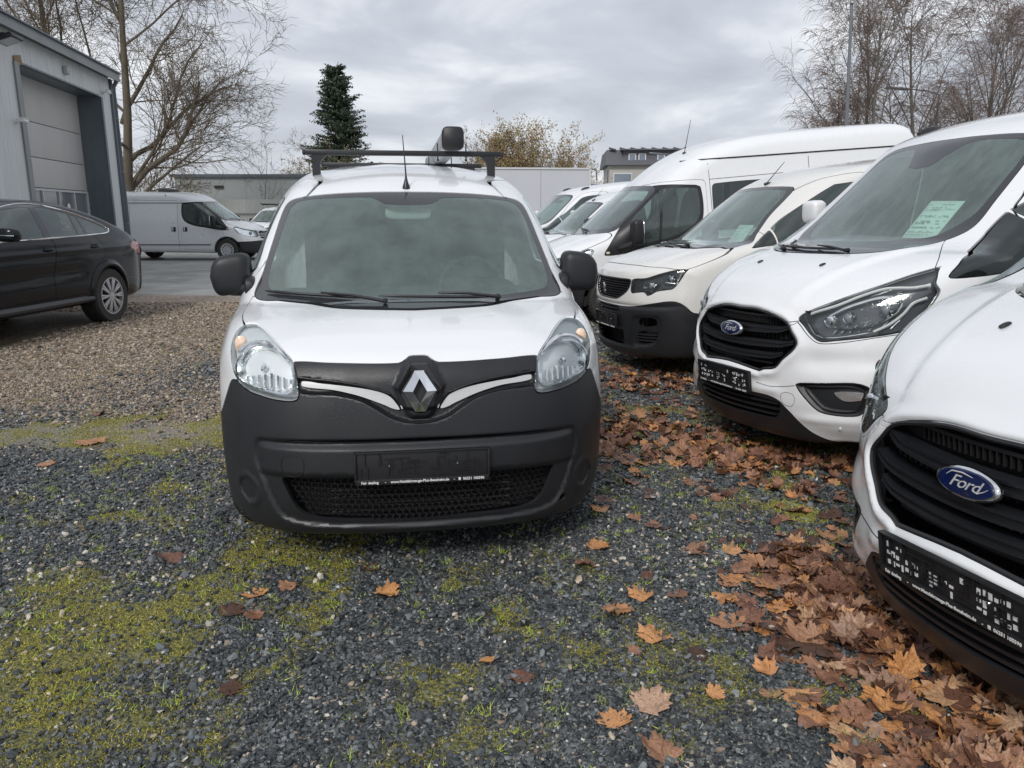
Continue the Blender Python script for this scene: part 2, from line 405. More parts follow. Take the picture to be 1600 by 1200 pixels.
M_GLASSK = glass_mat('misted_windscreen_glass', tint=(0.62, 0.78, 0.72), fog=0.17, fogcol=(0.40, 0.52, 0.48), refl=0.85, streak=False)
M_DARKG = glass_mat('tinted_window_glass', tint=(0.12, 0.15, 0.15), fog=0.03, fogcol=(0.15, 0.17, 0.17), drops=0.12)
M_LENS = glass_mat('lamp_lens', tint=(0.93, 0.95, 0.96), fog=0.02, fogcol=(0.7, 0.72, 0.74), refl=0.6, drops=0.25, streak=False)
M_BOWL = mat('lamp_reflector', (0.93, 0.94, 0.95), 0.2, 1.0, bump=(75, 0.25, 0.004))
M_HOUSE = mat('lamp_housing', (0.86, 0.87, 0.88), 0.35, 0.25, bump=(140, 0.15, 0.002))
M_AMBER = mat('amber_bulb', (0.84, 0.52, 0.34), 0.3, 0.0, coat=0.6, noise=(60, 0.2, (0.88, 0.74, 0.62)))
M_WPLAST = mat('white_print', (0.78, 0.78, 0.76), 0.5, noise=(50, 0.3, (0.70, 0.70, 0.69)))
M_RED = mat('red_lens', (0.45, 0.015, 0.02), 0.15, coat=1.0, noise=(40, 0.3, (0.30, 0.01, 0.012)))

# ---------------------------------------------------------------- object helpers
def raw_mesh(name, V, F, m=None, smooth=True, normals=None, smooth_angle=None):
    me = bpy.data.meshes.new(name)
    V = np.asarray(V, float)
    if isinstance(F, np.ndarray) and F.ndim == 2:
        k = F.shape[1]
        me.vertices.add(len(V)); me.vertices.foreach_set('co', V.ravel())
        me.loops.add(F.size); me.loops.foreach_set('vertex_index', F.ravel().astype(np.int32))
        me.polygons.add(len(F)); me.polygons.foreach_set('loop_start', np.arange(0, F.size, k, dtype=np.int32))
        me.polygons.foreach_set('loop_total', np.full(len(F), k, np.int32))
        me.update(calc_edges=True)
    else:
        me.from_pydata([tuple(v) for v in V], [], [tuple(int(i) for i in f) for f in F]); me.update()
    if smooth:
        me.polygons.foreach_set('use_smooth', np.ones(len(me.polygons), bool))
    if smooth_angle: me.set_sharp_from_angle(angle=math.radians(smooth_angle))
    if normals is not None:
        me.normals_split_custom_set_from_vertices(np.asarray(normals, np.float32))
    if m: me.materials.append(m)
    return me
def link(name, me, parent=None, loc=None, rot=None):
    o = bpy.data.objects.new(name, me); COL.objects.link(o)
    if parent: o.parent = parent
    if loc is not None: o.location = loc
    if rot is not None: o.rotation_euler = rot
    return o
def obj(name, V, F, m, parent=None, **kw):
    return link(name, raw_mesh(name, V, F, m, **kw), parent)
def tag(o, label=None, cat=None, group=None, kind=None):
    if label: o['label'] = label
    if cat: o['category'] = cat
    if group: o['group'] = group
    if kind: o['kind'] = kind
    return o
def empty(name, loc=(0, 0, 0), rz=0, label=None, cat=None, group=None):
    o = bpy.data.objects.new(name, None); COL.objects.link(o); o.location = loc; o.rotation_euler = (0, 0, rz)
    o.empty_display_size = 0.2
    return tag(o, label, cat, group)
class MB:
    """collects simple shapes into one mesh"""
    def __init__(s): s.V = []; s.F = []
    def add(s, V, F):
        b = len(s.V); s.V += [tuple(v) for v in V]; s.F += [tuple(i + b for i in f) for f in F]; return s
    def box(s, c, d, R=None, ch=0.0):
        c = np.array(c, float); h = np.array(d, float)/2
        if ch > 0:
            bm = bmesh.new(); bmesh.ops.create_cube(bm, size=1)
            for v in bm.verts: v.co = Vector(np.array(v.co)*2*h)
            bmesh.ops.bevel(bm, geom=bm.edges[:], offset=ch, segments=2, affect='EDGES', profile=0.6)
            P = np.array([v.co[:] for v in bm.verts]); bm.verts.index_update(); F = [[v.index for v in f.verts] for f in bm.faces]; bm.free()
        else:
            P = np.array([(x, y, z) for x in (-1, 1) for y in (-1, 1) for z in (-1, 1)], float)*h
            F = [(0, 1, 3, 2), (4, 6, 7, 5), (0, 4, 5, 1), (2, 3, 7, 6), (0, 2, 6, 4), (1, 5, 7, 3)]
        if R is not None: P = P @ np.asarray(R).T
        return s.add(P + c, F)
    def tube(s, pts, rad, n=8, caps=True, closed=False):
        P = np.array(pts, float); k = len(P); rad = np.broadcast_to(np.asarray(rad, float), (k,))
        T = np.gradient(P, axis=0) if not closed else (np.roll(P, -1, 0) - np.roll(P, 1, 0)); T = unit(T)
        up = np.array([0, 0, 1.0]) if abs(T[0][2]) < 0.9 else np.array([0, 1.0, 0])
        U = unit(np.cross(T[0], up)); V = []; 
        for i in range(k):
            U = unit(U - T[i]*np.dot(U, T[i])); W = np.cross(T[i], U)
            for j in range(n):
                a = 2*math.pi*j/n; V.append(P[i] + rad[i]*(U*math.cos(a) + W*math.sin(a)))
        F = []
        for i in range(k if closed else k - 1):
            for j in range(n):
                a = i*n + j; b = i*n + (j+1) % n; i2 = ((i+1) % k)*n
                F.append((a, b, i2 + (j+1) % n, i2 + j))
        if caps and not closed: F += [tuple(range(n))[::-1], tuple(range((k-1)*n, k*n))]
        return s.add(V, F)
    def prism(s, outline, t, M=np.eye(4), ch=0.0):
        """outline in local xz (front view), thickness t along +y"""
        O = np.asarray(outline, float); n = len(O)
        V = [(x, 0, z) for x, z in O] + [(x, t, z) for x, z in O]
        if ch:
            c = O.mean(0); Oi = O + unit(c - O)*ch
            V = [(x, 0, z) for x, z in Oi] + [(x, t, z) for x, z in O] + [(x, ch, z) for x, z in O]
            F = [tuple(range(n)), tuple(range(n, 2*n))[::-1]]
            for i in range(n):
                j = (i+1) % n; F += [(i, 2*n + i, 2*n + j, j), (2*n + i, n + i, n + j, 2*n + j)]
        else:
            F = [tuple(range(n)), tuple(range(n, 2*n))[::-1]] + [(i, n+i, n+(i+1) % n, (i+1) % n) for i in range(n)]
        V = np.array(V) @ M[:3, :3].T + M[:3, 3]
        return s.add(V, F)
    def lathe(s, prof, n=24, axis='x', c=(0, 0, 0)):
        V = []; F = []; k = len(prof)
        for (r, a) in prof:
            for j in range(n):
                t = 2*math.pi*j/n; u, w = r*math.cos(t), r*math.sin(t)
                V.append({'x': (a, u, w), 'y': (u, a, w), 'z': (u, w, a)}[axis])
        for i in range(k-1):
            for j in range(n):
                F.append((i*n+j, (i+1)*n+j, (i+1)*n+(j+1) % n, i*n+(j+1) % n))
        return s.add(np.array(V) + np.array(c), F)
    def sellip(s, c, r, e=0.5, n=20, R=None):
        """superellipsoid"""
        V = []; F = []
        f = lambda v, p: math.copysign(abs(v)**p, v)
        for i in range(n//2 + 1):
            ph = -math.pi/2 + math.pi*i/(n//2)
            for j in range(n):
                th = 2*math.pi*j/n
                V.append((r[0]*f(math.cos(ph), e)*f(math.cos(th), e), r[1]*f(math.cos(ph), e)*f(math.sin(th), e), r[2]*f(math.sin(ph), e)))
        for i in range(n//2):
            for j in range(n):
                F.append((i*n+j, i*n+(j+1) % n, (i+1)*n+(j+1) % n, (i+1)*n+j))
        V = np.array(V)
        if R is not None: V = V @ np.asarray(R).T
        return s.add(V + np.array(c), F)
    def build(s, name, m, parent=None, smooth=True, angle=35, matrix=None):
        V = np.array(s.V)
        if matrix is not None: V = V @ matrix[:3, :3].T + matrix[:3, 3]
        me = raw_mesh(name, V, s.F, m, smooth=smooth, smooth_angle=angle if smooth else None)
        bm = bmesh.new(); bm.from_mesh(me); bmesh.ops.recalc_face_normals(bm, faces=bm.faces[:]); bm.to_mesh(me); bm.free()
        return link(name, me, parent)
def rz3(a): c, s = math.cos(a), math.sin(a); return np.array([[c, -s, 0], [s, c, 0], [0, 0, 1]])
def rx3(a): c, s = math.cos(a), math.sin(a); return np.array([[1, 0, 0], [0, c, -s], [0, s, c]])
def ry3(a): c, s = math.cos(a), math.sin(a); return np.array([[c, 0, s], [0, 1, 0], [-s, 0, c]])
def m4(R=np.eye(3), t=(0, 0, 0)): M = np.eye(4); M[:3, :3] = R; M[:3, 3] = t; return M
def copy_tree(o, parent=None):
    c = o.copy(); COL.objects.link(c); c.parent = parent
    for ch in list(o.children): copy_tree(ch, c)
    return c
def text_mesh(s, size, shear=0.0, ext=0.0005, bold=0.0, spacing=1.0, align='CENTER'):
    cu = bpy.data.curves.new('t', 'FONT'); cu.body = s; cu.size = size; cu.shear = shear; cu.extrude = ext; cu.offset = bold
    cu.space_character = spacing; cu.align_x = align; cu.align_y = 'CENTER'; cu.resolution_u = 2
    o = bpy.data.objects.new('t', cu); COL.objects.link(o); bpy.context.view_layer.update()
    me = bpy.data.meshes.new_from_object(o.evaluated_get(bpy.context.evaluated_depsgraph_get())); 
    bpy.data.objects.remove(o); bpy.data.curves.remove(cu)
    V = np.array([v.co[:] for v in me.vertices]); F = [list(p.vertices) for p in me.polygons]; bpy.data.meshes.remove(me)
    return V, F     # in xy plane
# ---------------------------------------------------------------- vehicle body fields
def make_body(side, wz, taper, bow, crown, r=0.07, roofr=None, arches=(), feats=None, mind=None):
    """signed field of a body: side profile x half-width, bowed in plan and crowned;
    arches = [(y, z, radius)], feats(p) adds dents (+) or ridges (-)"""
    G = Grid2(cr(side))
    def f(p):
        x = np.abs(p[:, 0]); y = p[:, 1]; z = p[:, 2]
        w = itp(z, *wz) - itp(y, *taper)
        q = np.clip(x / np.maximum(w, 0.3), 0, 1.1)
        yb = y - bow(q, z); zc = z + crown * q*q * sstep(0.8, 1.5, z)
        ds = G(yb, zc)
        if feats is not None: ds = ds + feats(p, q)
        rr = r
        d = smax(ds, (x - w) * 0.97, rr)
        for (ay, az, ar) in arches:
            c = np.hypot(y - ay, z - az) - ar
            d = smax(d, -np.maximum(c, 0.45 - x), 0.02)
        return d
    return f
# ---------------------------------------------------------------- vehicle builder
def grid_steps(segs):
    """segs: [(start, step), ..., (end, None)]"""
    out = []
    for (a, h), (b, _) in zip(segs[:-1], segs[1:]):
        n = max(1, int(round((b - a)/h))); out += list(a + (b - a)*np.arange(n)/n)
    out.append(segs[-1][0]); return np.array(out)
BODY_CACHE = {}
class Vehicle:
    def __init__(s, name, key, f, pose, box, label, cat, group=None, paint=None):
        s.f = f; s.paint = paint
        s.root = empty(name, label=label, cat=cat, group=group)
        M = m4(rotm(*pose[3:]), pose[:3]); s.M = M; s.root.matrix_world = Matrix(M.tolist())
        if key not in BODY_CACHE:
            BODY_CACHE[key] = surfnet(f, *box)
        s.V, s.T = BODY_CACHE[key]
        s.reserve = {}
    def take(s, g, gap=0.0):
        """cut the region g < 0 out of what is left of the shell"""
        gv = g(s.V)
        (Vi, Ti), (Vo, To) = cut(s.V, s.T, gv + gap/2)
        if gap > 0:
            (_, _), (Vo, To) = cut(Vo, To, g(Vo) - gap/2)
        s.V, s.T = Vo, To
        return Vi, Ti
    def piece(s, name, VT, m, depth=0.014, off=0.0, parent=None, both=False, label=None):
        V, T = VT
        if len(T) == 0: return None
        if both:
            r = []
            for sg in (1, -1):
                c = V[T].mean(1)[:, 0]*sg > 0
                if c.any(): r.append(s.piece(name, compact(V, T[c]), m, depth, off, parent, False, label))
            return r
        N = unit(grad(s.f, V, 3e-3))
        if off: V = V + N*off
        if depth > 0: V, T, N = skirt(V, T, N, depth)
        o = obj(name, V, T, m, parent or s.root, normals=N)
        if label: o['label'] = label
        return o
    def finish(s, name='body', m=None, depth=0.014):
        return s.piece(name, (s.V, s.T), m or s.paint, depth)
    # --- region functions
    def fpoly(s, poly, ymax=2.2, sym=True, n=8):
        P = cr(poly, n); 
        return lambda p: np.maximum(sdpoly(P, np.abs(p[:, 0]) if sym else p[:, 0], p[:, 2]), p[:, 1] - ymax)
    def spoly(s, poly, xmin=0.35, n=8):
        P = cr(poly, n)
        return lambda p: np.maximum(sdpoly(P, p[:, 1], p[:, 2]), xmin - np.abs(p[:, 0]))
    # --- things lying on the shell
    def on_front(s, xz, off=0.0, y0=-0.5):
        P = front_pts(s.f, xz, y0)
        return P + unit(grad(s.f, P, 4e-3))*off
    def on_side(s, yz, off=0.0, sg=1):
        P = side_pts(s.f, yz, sg); return P + unit(grad(s.f, P, 4e-3))*off
    def bead(s, name, P, r, m, n=6, closed=False, parent=None):
        P = P[~np.isnan(P).any(1)]
        if len(P) < 2: return None
        return MB().tube(P, r, n, closed=closed).build(name, m, parent or s.root, angle=60)
    def patch(s, name, poly, m, off=0.004, h=0.02, depth=0.01, smooth=8, parent=None, view='front', sg=1, flat=False, label=None, f=None):
        f = f or s.f
        """a skin laid on the shell: outline in front (xz) or side (yz) view, real thickness"""
        P = cr(poly, smooth) if smooth else np.asarray([q[:2] for q in poly], float)
        from mathutils.geometry import delaunay_2d_cdt
        lo, hi = P.min(0), P.max(0)
        # resample outline
        Q = []
        for i in range(len(P)):
            a, b = P[i], P[(i+1) % len(P)]; k = max(1, int(np.linalg.norm(b - a)/h))
            Q += [a + (b - a)*j/k for j in range(k)]
        Q = np.array(Q)
        A, B = np.meshgrid(np.arange(lo[0], hi[0], h), np.arange(lo[1], hi[1], h)); G = np.stack([A.ravel(), B.ravel()], 1)
        G = G[sdpoly(P, G[:, 0], G[:, 1]) < -h*0.4]
        pts = [Vector(q) for q in np.concatenate([Q, G])]
        r = delaunay_2d_cdt(pts, [(i, (i+1) % len(Q)) for i in range(len(Q))], [list(range(len(Q)))], 1, 1e-5)
        v2 = np.array([v[:] for v in r[0]]); T = np.array([t for t in r[2] if len(t) == 3])
        if view == 'front': V = front_pts(f, v2)
        else: V = side_pts(f, v2, sg)
        ok = ~np.isnan(V).any(1); T = T[ok[T].all(1)]
        V = np.nan_to_num(V); N = unit(grad(f, V, 4e-3)); V = V + N*off
        if view == 'front' : pass
        # orient outwards
        fn = np.cross(V[T[:, 1]] - V[T[:, 0]], V[T[:, 2]] - V[T[:, 0]])
        fl = (fn*N[T[:, 0]]).sum(1) < 0; T[fl] = T[fl][:, ::-1]
        V, T = compact(V, T); N = unit(grad(f, V, 4e-3))
        if depth: V, T, N = skirt(V, T, N, depth)
        o = obj(name, V, T, m, parent or s.root, normals=N)
        if label: o['label'] = label
        return o

def wheel(parent, c, R=0.32, W=0.2, rim_r=0.2, sg=1, style='steel', spokes=5):
    """wheel > tyre, rim; axis along local x, outer face on side sg"""
    w = empty('wheel', c); w.parent = parent
    pr = [(rim_r, -W/2+0.01), (R*0.93, -W/2), (R*0.985, -W/2+0.02), (R, -W/2+0.045), (R, W/2-0.045), (R*0.985, W/2-0.02), (R*0.93, W/2), (rim_r, W/2-0.01)]
    MB().lathe([(r, a*sg) for r, a in pr], 40).build('tyre', M_RUB, w)
    tb = MB()
    for k in range(44):
        for row in (-1, 0, 1):
            a = 2*math.pi*(k + 0.5*(row % 2))/44
            tb.box((row*W*0.25, (R+0.002)*math.cos(a), (R+0.002)*math.sin(a)), (W*0.19, 0.03, 0.012), rx3(a - math.pi/2))
    tag(tb.build('tread', M_RUB, w, smooth=False), kind='stuff')
    f = W/2*sg
    if style == 'steel':     # wheel cover with holes read as dark slots
        MB().lathe([(rim_r*1.02, f*0.75), (rim_r, f*0.98), (rim_r*0.92, f*0.96), (rim_r*0.7, f*0.80), (rim_r*0.4, f*0.72), (0.05, f*0.80), (0.001, f*0.84)], 32).build('rim', M_ALLOY if spokes else M_STEEL, w)
        b = MB()
        for k in range(12):
            a = 2*math.pi*k/12; b.box((f*0.86, rim_r*0.72*math.cos(a), rim_r*0.72*math.sin(a)), (0.03, 0.045, 0.022), rx3(a + math.pi/2))
        b.build('hub_cover_slots', M_VOID, w, smooth=False)
    else:
        MB().lathe([(rim_r*1.02, f*0.7), (rim_r*1.01, f*0.98), (rim_r*0.95, f*0.97), (rim_r*0.93, f*0.5)], 36).build('rim', M_ALLOY, w)
        MB().lathe([(rim_r*0.95, f*0.35), (rim_r*0.2, f*0.3), (0.001, f*0.3)], 24).build('brake_disc', M_STEEL, w)
        for k in range(spokes):
            a = 2*math.pi*k/spokes
            for d in (-0.085, 0.085):
                b = MB(); ang = a + d
                e0 = np.array([f*0.82, rim_r*0.2*math.cos(a), rim_r*0.2*math.sin(a)]); e1 = np.array([f*0.88, rim_r*0.94*math.cos(ang), rim_r*0.94*math.sin(ang)])
                mid = (e0+e1)/2; L = np.linalg.norm(e1-e0)
                b.box(mid, (0.03, L, 0.027), rx3(math.atan2(e1[2]-e0[2], e1[1]-e0[1])), ch=0.005); b.build('spoke', M_ALLOY, w)
        MB().lathe([(rim_r*0.26, f*0.75), (rim_r*0.24, f*0.92), (0.001, f*0.95)], 20).build('hub', M_ALLOY, w)
    return w

def seat(parent, x, y, z):
    s = empty('seat', (x, y, z)); s.parent = parent
    MB().sellip((0, 0.0, 0.42), (0.25, 0.26, 0.09), 0.5).build('cushion', M_SEAT, s)
    MB().sellip((0, 0.28, 0.78), (0.25, 0.08, 0.34), 0.55, R=rx3(-0.2)).build('backrest', M_SEAT, s)
    MB().sellip((0, 0.36, 1.19), (0.13, 0.06, 0.10), 0.6).build('headrest', M_SEAT, s)
    return s
def steering_wheel(parent, c, tilt=0.6, r=0.185):
    a = np.linspace(0, 2*math.pi, 25)[:-1]; R = rx3(-tilt)
    P = np.stack([r*np.cos(a), 0*a, r*np.sin(a)], 1) @ R.T + np.array(c)
    b = MB().tube(P, 0.014, 8, closed=True); b.sellip(c, (0.07, 0.03, 0.05), 0.7, 12, R)
    for q in (0.1, math.pi-0.1, -math.pi/2):
        e1 = np.array([r*math.cos(q), 0, r*math.sin(q)]) @ R.T + np.array(c); b.tube([c, e1], 0.013, 6)
    return b.build('steering_wheel', M_INT, parent)
def wiper(V, name, base, elbow, b0, b1, off=0.016):
    """arm from base to the blade's middle, blade b0-b1; all given in front view xz"""
    w = empty(name); w.parent = V.root
    P = V.on_front([base, elbow], off); MB().tube([P[0]-[0,0,0], P[0]*0.5+P[1]*0.5+[0,-0.012,0.008], P[1]], [0.009, 0.007, 0.005], 8).build('wiper_arm', M_PLAST2, w)
    t = np.linspace(0, 1, 9)[:, None]; Q = V.on_front(np.array(b0)*(1-t) + np.array(b1)*t, 0.012)
    MB().tube(Q, [0.003]+[0.008]*7+[0.003], 6).build('wiper_blade', M_PLAST2, w)
    MB().lathe([(0.001, -0.008), (0.012, -0.006), (0.014, 0.02)], 12, 'y', P[0]).build('wiper_pivot', M_PLAST2, w)
    return w
def plate_holder(parent, c, R, W=0.526, Hh=0.131, light=False, rim=0.006, text=True):
    """empty dealer's number plate frame with its lettered lower bar; local frame: front faces -y"""
    h = empty('plate_holder'); h.parent = parent
    h.matrix_local = Matrix(m4(R, c).tolist())
    b = MB().box((0, 0.008, 0), (W, 0.012, Hh), ch=0.004)
    for (x, z, w, d) in ((0, Hh/2-0.003, W, 0.006), (-W/2+0.004, 0, 0.008, Hh), (W/2-0.004, 0, 0.008, Hh), (0, -Hh/2+0.011, W, 0.022)):
        b.box((x, -0.003, z), (w, 0.012, d), ch=0.002)
    b.build('frame', M_PLAST2, h)
    r = random.Random(3); g = MB(); k = MB()
    z0, z1 = -Hh/2+0.024, Hh/2-0.008
    for i in range(46):
        x = r.uniform(-W/2+0.02, W/2-0.02); z = r.uniform(z0+.004, z1-.004)
        if r.random() < 0.5: g.box((x, 0.0, z), (r.uniform(0.02, 0.07), 0.005+0.0001*i, 0.003))
        else: g.box((x, 0.0, r.uniform(z0+0.02, z1-0.02)), (0.003, 0.0052+0.0001*i, r.uniform(0.02, 0.05)))
    tag(g.build('rib_relief', M_PLAST2, h, smooth=False), kind='stuff')
    if light:
        for i in range(26):
            sx = -W/2+0.022+(W-0.044)*(i + 0.5)/26
            if i % 9 in (7, 8): continue
            for zz in (z0+0.016, z0+0.042, z0+0.070):
                if r.random() < 0.55: k.box((sx, 0.0016-0.0001*(i%3), zz + r.uniform(-.004, .004)), (r.uniform(0.006, 0.015), 0.002, r.uniform(0.006, 0.021)))
        tag(k.build('openings_showing_paint', M_WHITE, h, smooth=False), kind='stuff')
    for sx in (-0.13, 0.135):
        MB().lathe([(0.001, -0.004), (0.004, -0.004), (0.006, -0.001), (0.006, 0.003)], 12, 'y', (sx, 0, 0.008)).build('screw', M_CHROME, h)
    if text:
        for s_, xx in (('Fair dealing', -0.205), ('-', -0.145), ('www.Nutzfahrzeuge-Plus-Bensheim.de', -0.012), ('-', 0.122), ('06251 105590', 0.198)):
            tv, tf = text_mesh(s_, 0.0145, bold=0.00035, ext=0.0004, spacing=1.0)
            if len(tv):
                V = np.stack([tv[:, 0] + xx, -0.0096 - tv[:, 2], tv[:, 1] - Hh/2 + 0.0105], 1); obj('lettering', V, tf, M_WPLAST, h, smooth=False)
        MB().box((0.143, -0.0095, -Hh/2+0.0108), (0.009, 0.001, 0.011), ch=0.0004).build('phone_mark', M_WPLAST, h)
    return h
F_side = [(0.20,0.165,0),(0.07,0.19),(0.02,0.28),(-0.01,0.40),(-0.01,0.50),(0.0,0.60),(0.02,0.72),(0.05,0.82),(0.08,0.88),(0.14,0.955),(0.28,1.05),(0.48,1.13),(0.70,1.185),(0.84,1.205),
 (0.98,1.26),(1.25,1.48),(1.5,1.67),(1.68,1.80),(1.85,1.875),(2.1,1.925),(2.5,1.96),(3.2,1.985),(4.4,1.975),(4.80,1.93),(4.88,1.80),(4.96,1.0),(4.97,0.5),(4.9,0.32),(4.7,0.24,0)]
F_wz = ([0.15,0.30,0.55,0.80,1.00,1.20,1.45,1.70,1.85,2.0],[0.955,0.975,0.985,0.99,0.985,0.955,0.885,0.815,0.775,0.72])
F_taper = ([0,0.15,0.3,0.55,0.8,1.1,1.6,4.3,5],[0.17,0.135,0.095,0.05,0.02,0.005,0.0,0.0,0.03])
def F_bow(q, z):
    a = itp(z, [0.2,0.6,0.9,1.05,1.2,1.35,1.6,1.9],[0.22,0.22,0.22,0.15,0.12,0.16,0.16,0.10])
    b = itp(z, [0.2,0.6,0.9,1.05,1.2,1.35,1.6,1.9],[0.22,0.24,0.32,0.24,0.07,0.08,0.08,0.06])
    return a*q**2 + b*q**7
F_arch = [(1.0,0.34,0.40),(3.93,0.34,0.40)]
K_side = [(0.14,0.175,0),(0.05,0.20),(0.01,0.28),(-0.005,0.42),(0.0,0.55),(0.012,0.66),(0.03,0.76),(0.055,0.85),(0.11,0.915),(0.22,0.955),(0.45,1.005),(0.72,1.045),(0.80,1.06),
 (0.92,1.14),(1.15,1.33),(1.38,1.50),(1.50,1.575),(1.66,1.645),(1.95,1.715),(2.35,1.768),(2.9,1.806),(3.6,1.806),(4.05,1.74),(4.20,1.60),(4.27,1.1),(4.28,0.6),(4.22,0.32),(4.05,0.22,0)]
K_wz = ([0.15,0.30,0.55,0.80,0.98,1.10,1.30,1.50,1.65,1.80],[0.885,0.905,0.915,0.905,0.885,0.862,0.80,0.745,0.69,0.63])
K_taper = ([0,0.15,0.3,0.55,0.8,1.1,1.6,4.3],[0.16,0.135,0.105,0.055,0.025,0.01,0.0,0.02])
def K_bow(q, z):
    a = itp(z, [0.2,0.7,0.9,1.05,1.3,1.6,1.8],[0.10,0.10,0.11,0.10,0.12,0.12,0.08])
    b = itp(z, [0.2,0.7,0.9,1.05,1.3,1.6,1.8],[0.26,0.28,0.26,0.16,0.10,0.08,0.05])
    return a*q**2 + b*q**7
K_arch = [(0.875,0.31,0.365),(3.57,0.31,0.365)]
P_side = [(0.16,0.18,0),(0.05,0.21),(0.01,0.32),(0.0,0.45),(0.0,0.58),(0.01,0.70),(0.03,0.80),(0.06,0.90),(0.10,0.96),(0.22,1.01),(0.5,1.08),(0.85,1.135),(0.98,1.155),
 (1.08,1.21),(1.35,1.42),(1.6,1.59),(1.75,1.66),(1.95,1.72),(2.3,1.76),(3.0,1.79),(3.9,1.78),(4.2,1.72),(4.32,1.5),(4.39,1.0),(4.4,0.5),(4.3,0.3),(4.1,0.2,0)]
P_wz = ([0.15,0.30,0.55,0.80,0.95,1.10,1.30,1.50,1.65,1.80],[0.89,0.91,0.92,0.915,0.905,0.88,0.82,0.755,0.71,0.65])
P_taper = ([0,0.15,0.3,0.55,0.8,1.1,1.6,4.5],[0.14,0.11,0.08,0.04,0.015,0.005,0.0,0.02])
def P_bow(q, z):
    a = itp(z, [0.2,0.7,0.9,1.05,1.3,1.6,1.8],[0.15,0.15,0.14,0.10,0.12,0.12,0.08])
    b = itp(z, [0.2,0.7,0.9,1.05,1.3,1.6,1.8],[0.24,0.24,0.24,0.14,0.08,0.08,0.05])
    return a*q**2 + b*q**7
P_arch = [(0.90,0.325,0.375),(3.68,0.325,0.375)]
T_side = [(0.16,0.22,0),(0.05,0.26),(0.0,0.40),(-0.01,0.55),(0.01,0.70),(0.05,0.85),(0.12,0.98),(0.30,1.08),(0.60,1.17),(0.78,1.22),
 (0.92,1.29),(1.27,1.55),(1.60,1.80),(1.80,1.95),(2.10,2.15),(2.45,2.31),(2.85,2.41),(3.3,2.46),(4.2,2.49),(5.35,2.50),(5.52,2.44),(5.62,2.15),(5.66,1.2),(5.66,0.5),(5.6,0.35),(5.4,0.28,0)]
T_wz = ([0.15,0.30,0.55,0.80,1.00,1.20,1.45,1.70,1.95,2.2,2.6],[0.95,0.97,0.985,0.985,0.98,0.97,0.93,0.885,0.84,0.80,0.68])
T_taper = ([0,0.15,0.3,0.55,0.8,1.1,1.6,4.5,5.7],[0.17,0.13,0.10,0.06,0.04,0.025,0.0,0.0,0.03])
def T_bow(q, z):
    a = itp(z, [0.2,0.7,0.9,1.1,1.3,1.6,1.9],[0.15,0.15,0.14,0.12,0.10,0.10,0.12])
    b = itp(z, [0.2,0.7,0.9,1.1,1.3,1.6,1.9],[0.24,0.24,0.24,0.16,0.10,0.10,0.12])
    return a*q**2 + b*q**7
T_arch = [(1.0,0.34,0.41),(4.75,0.34,0.41)]
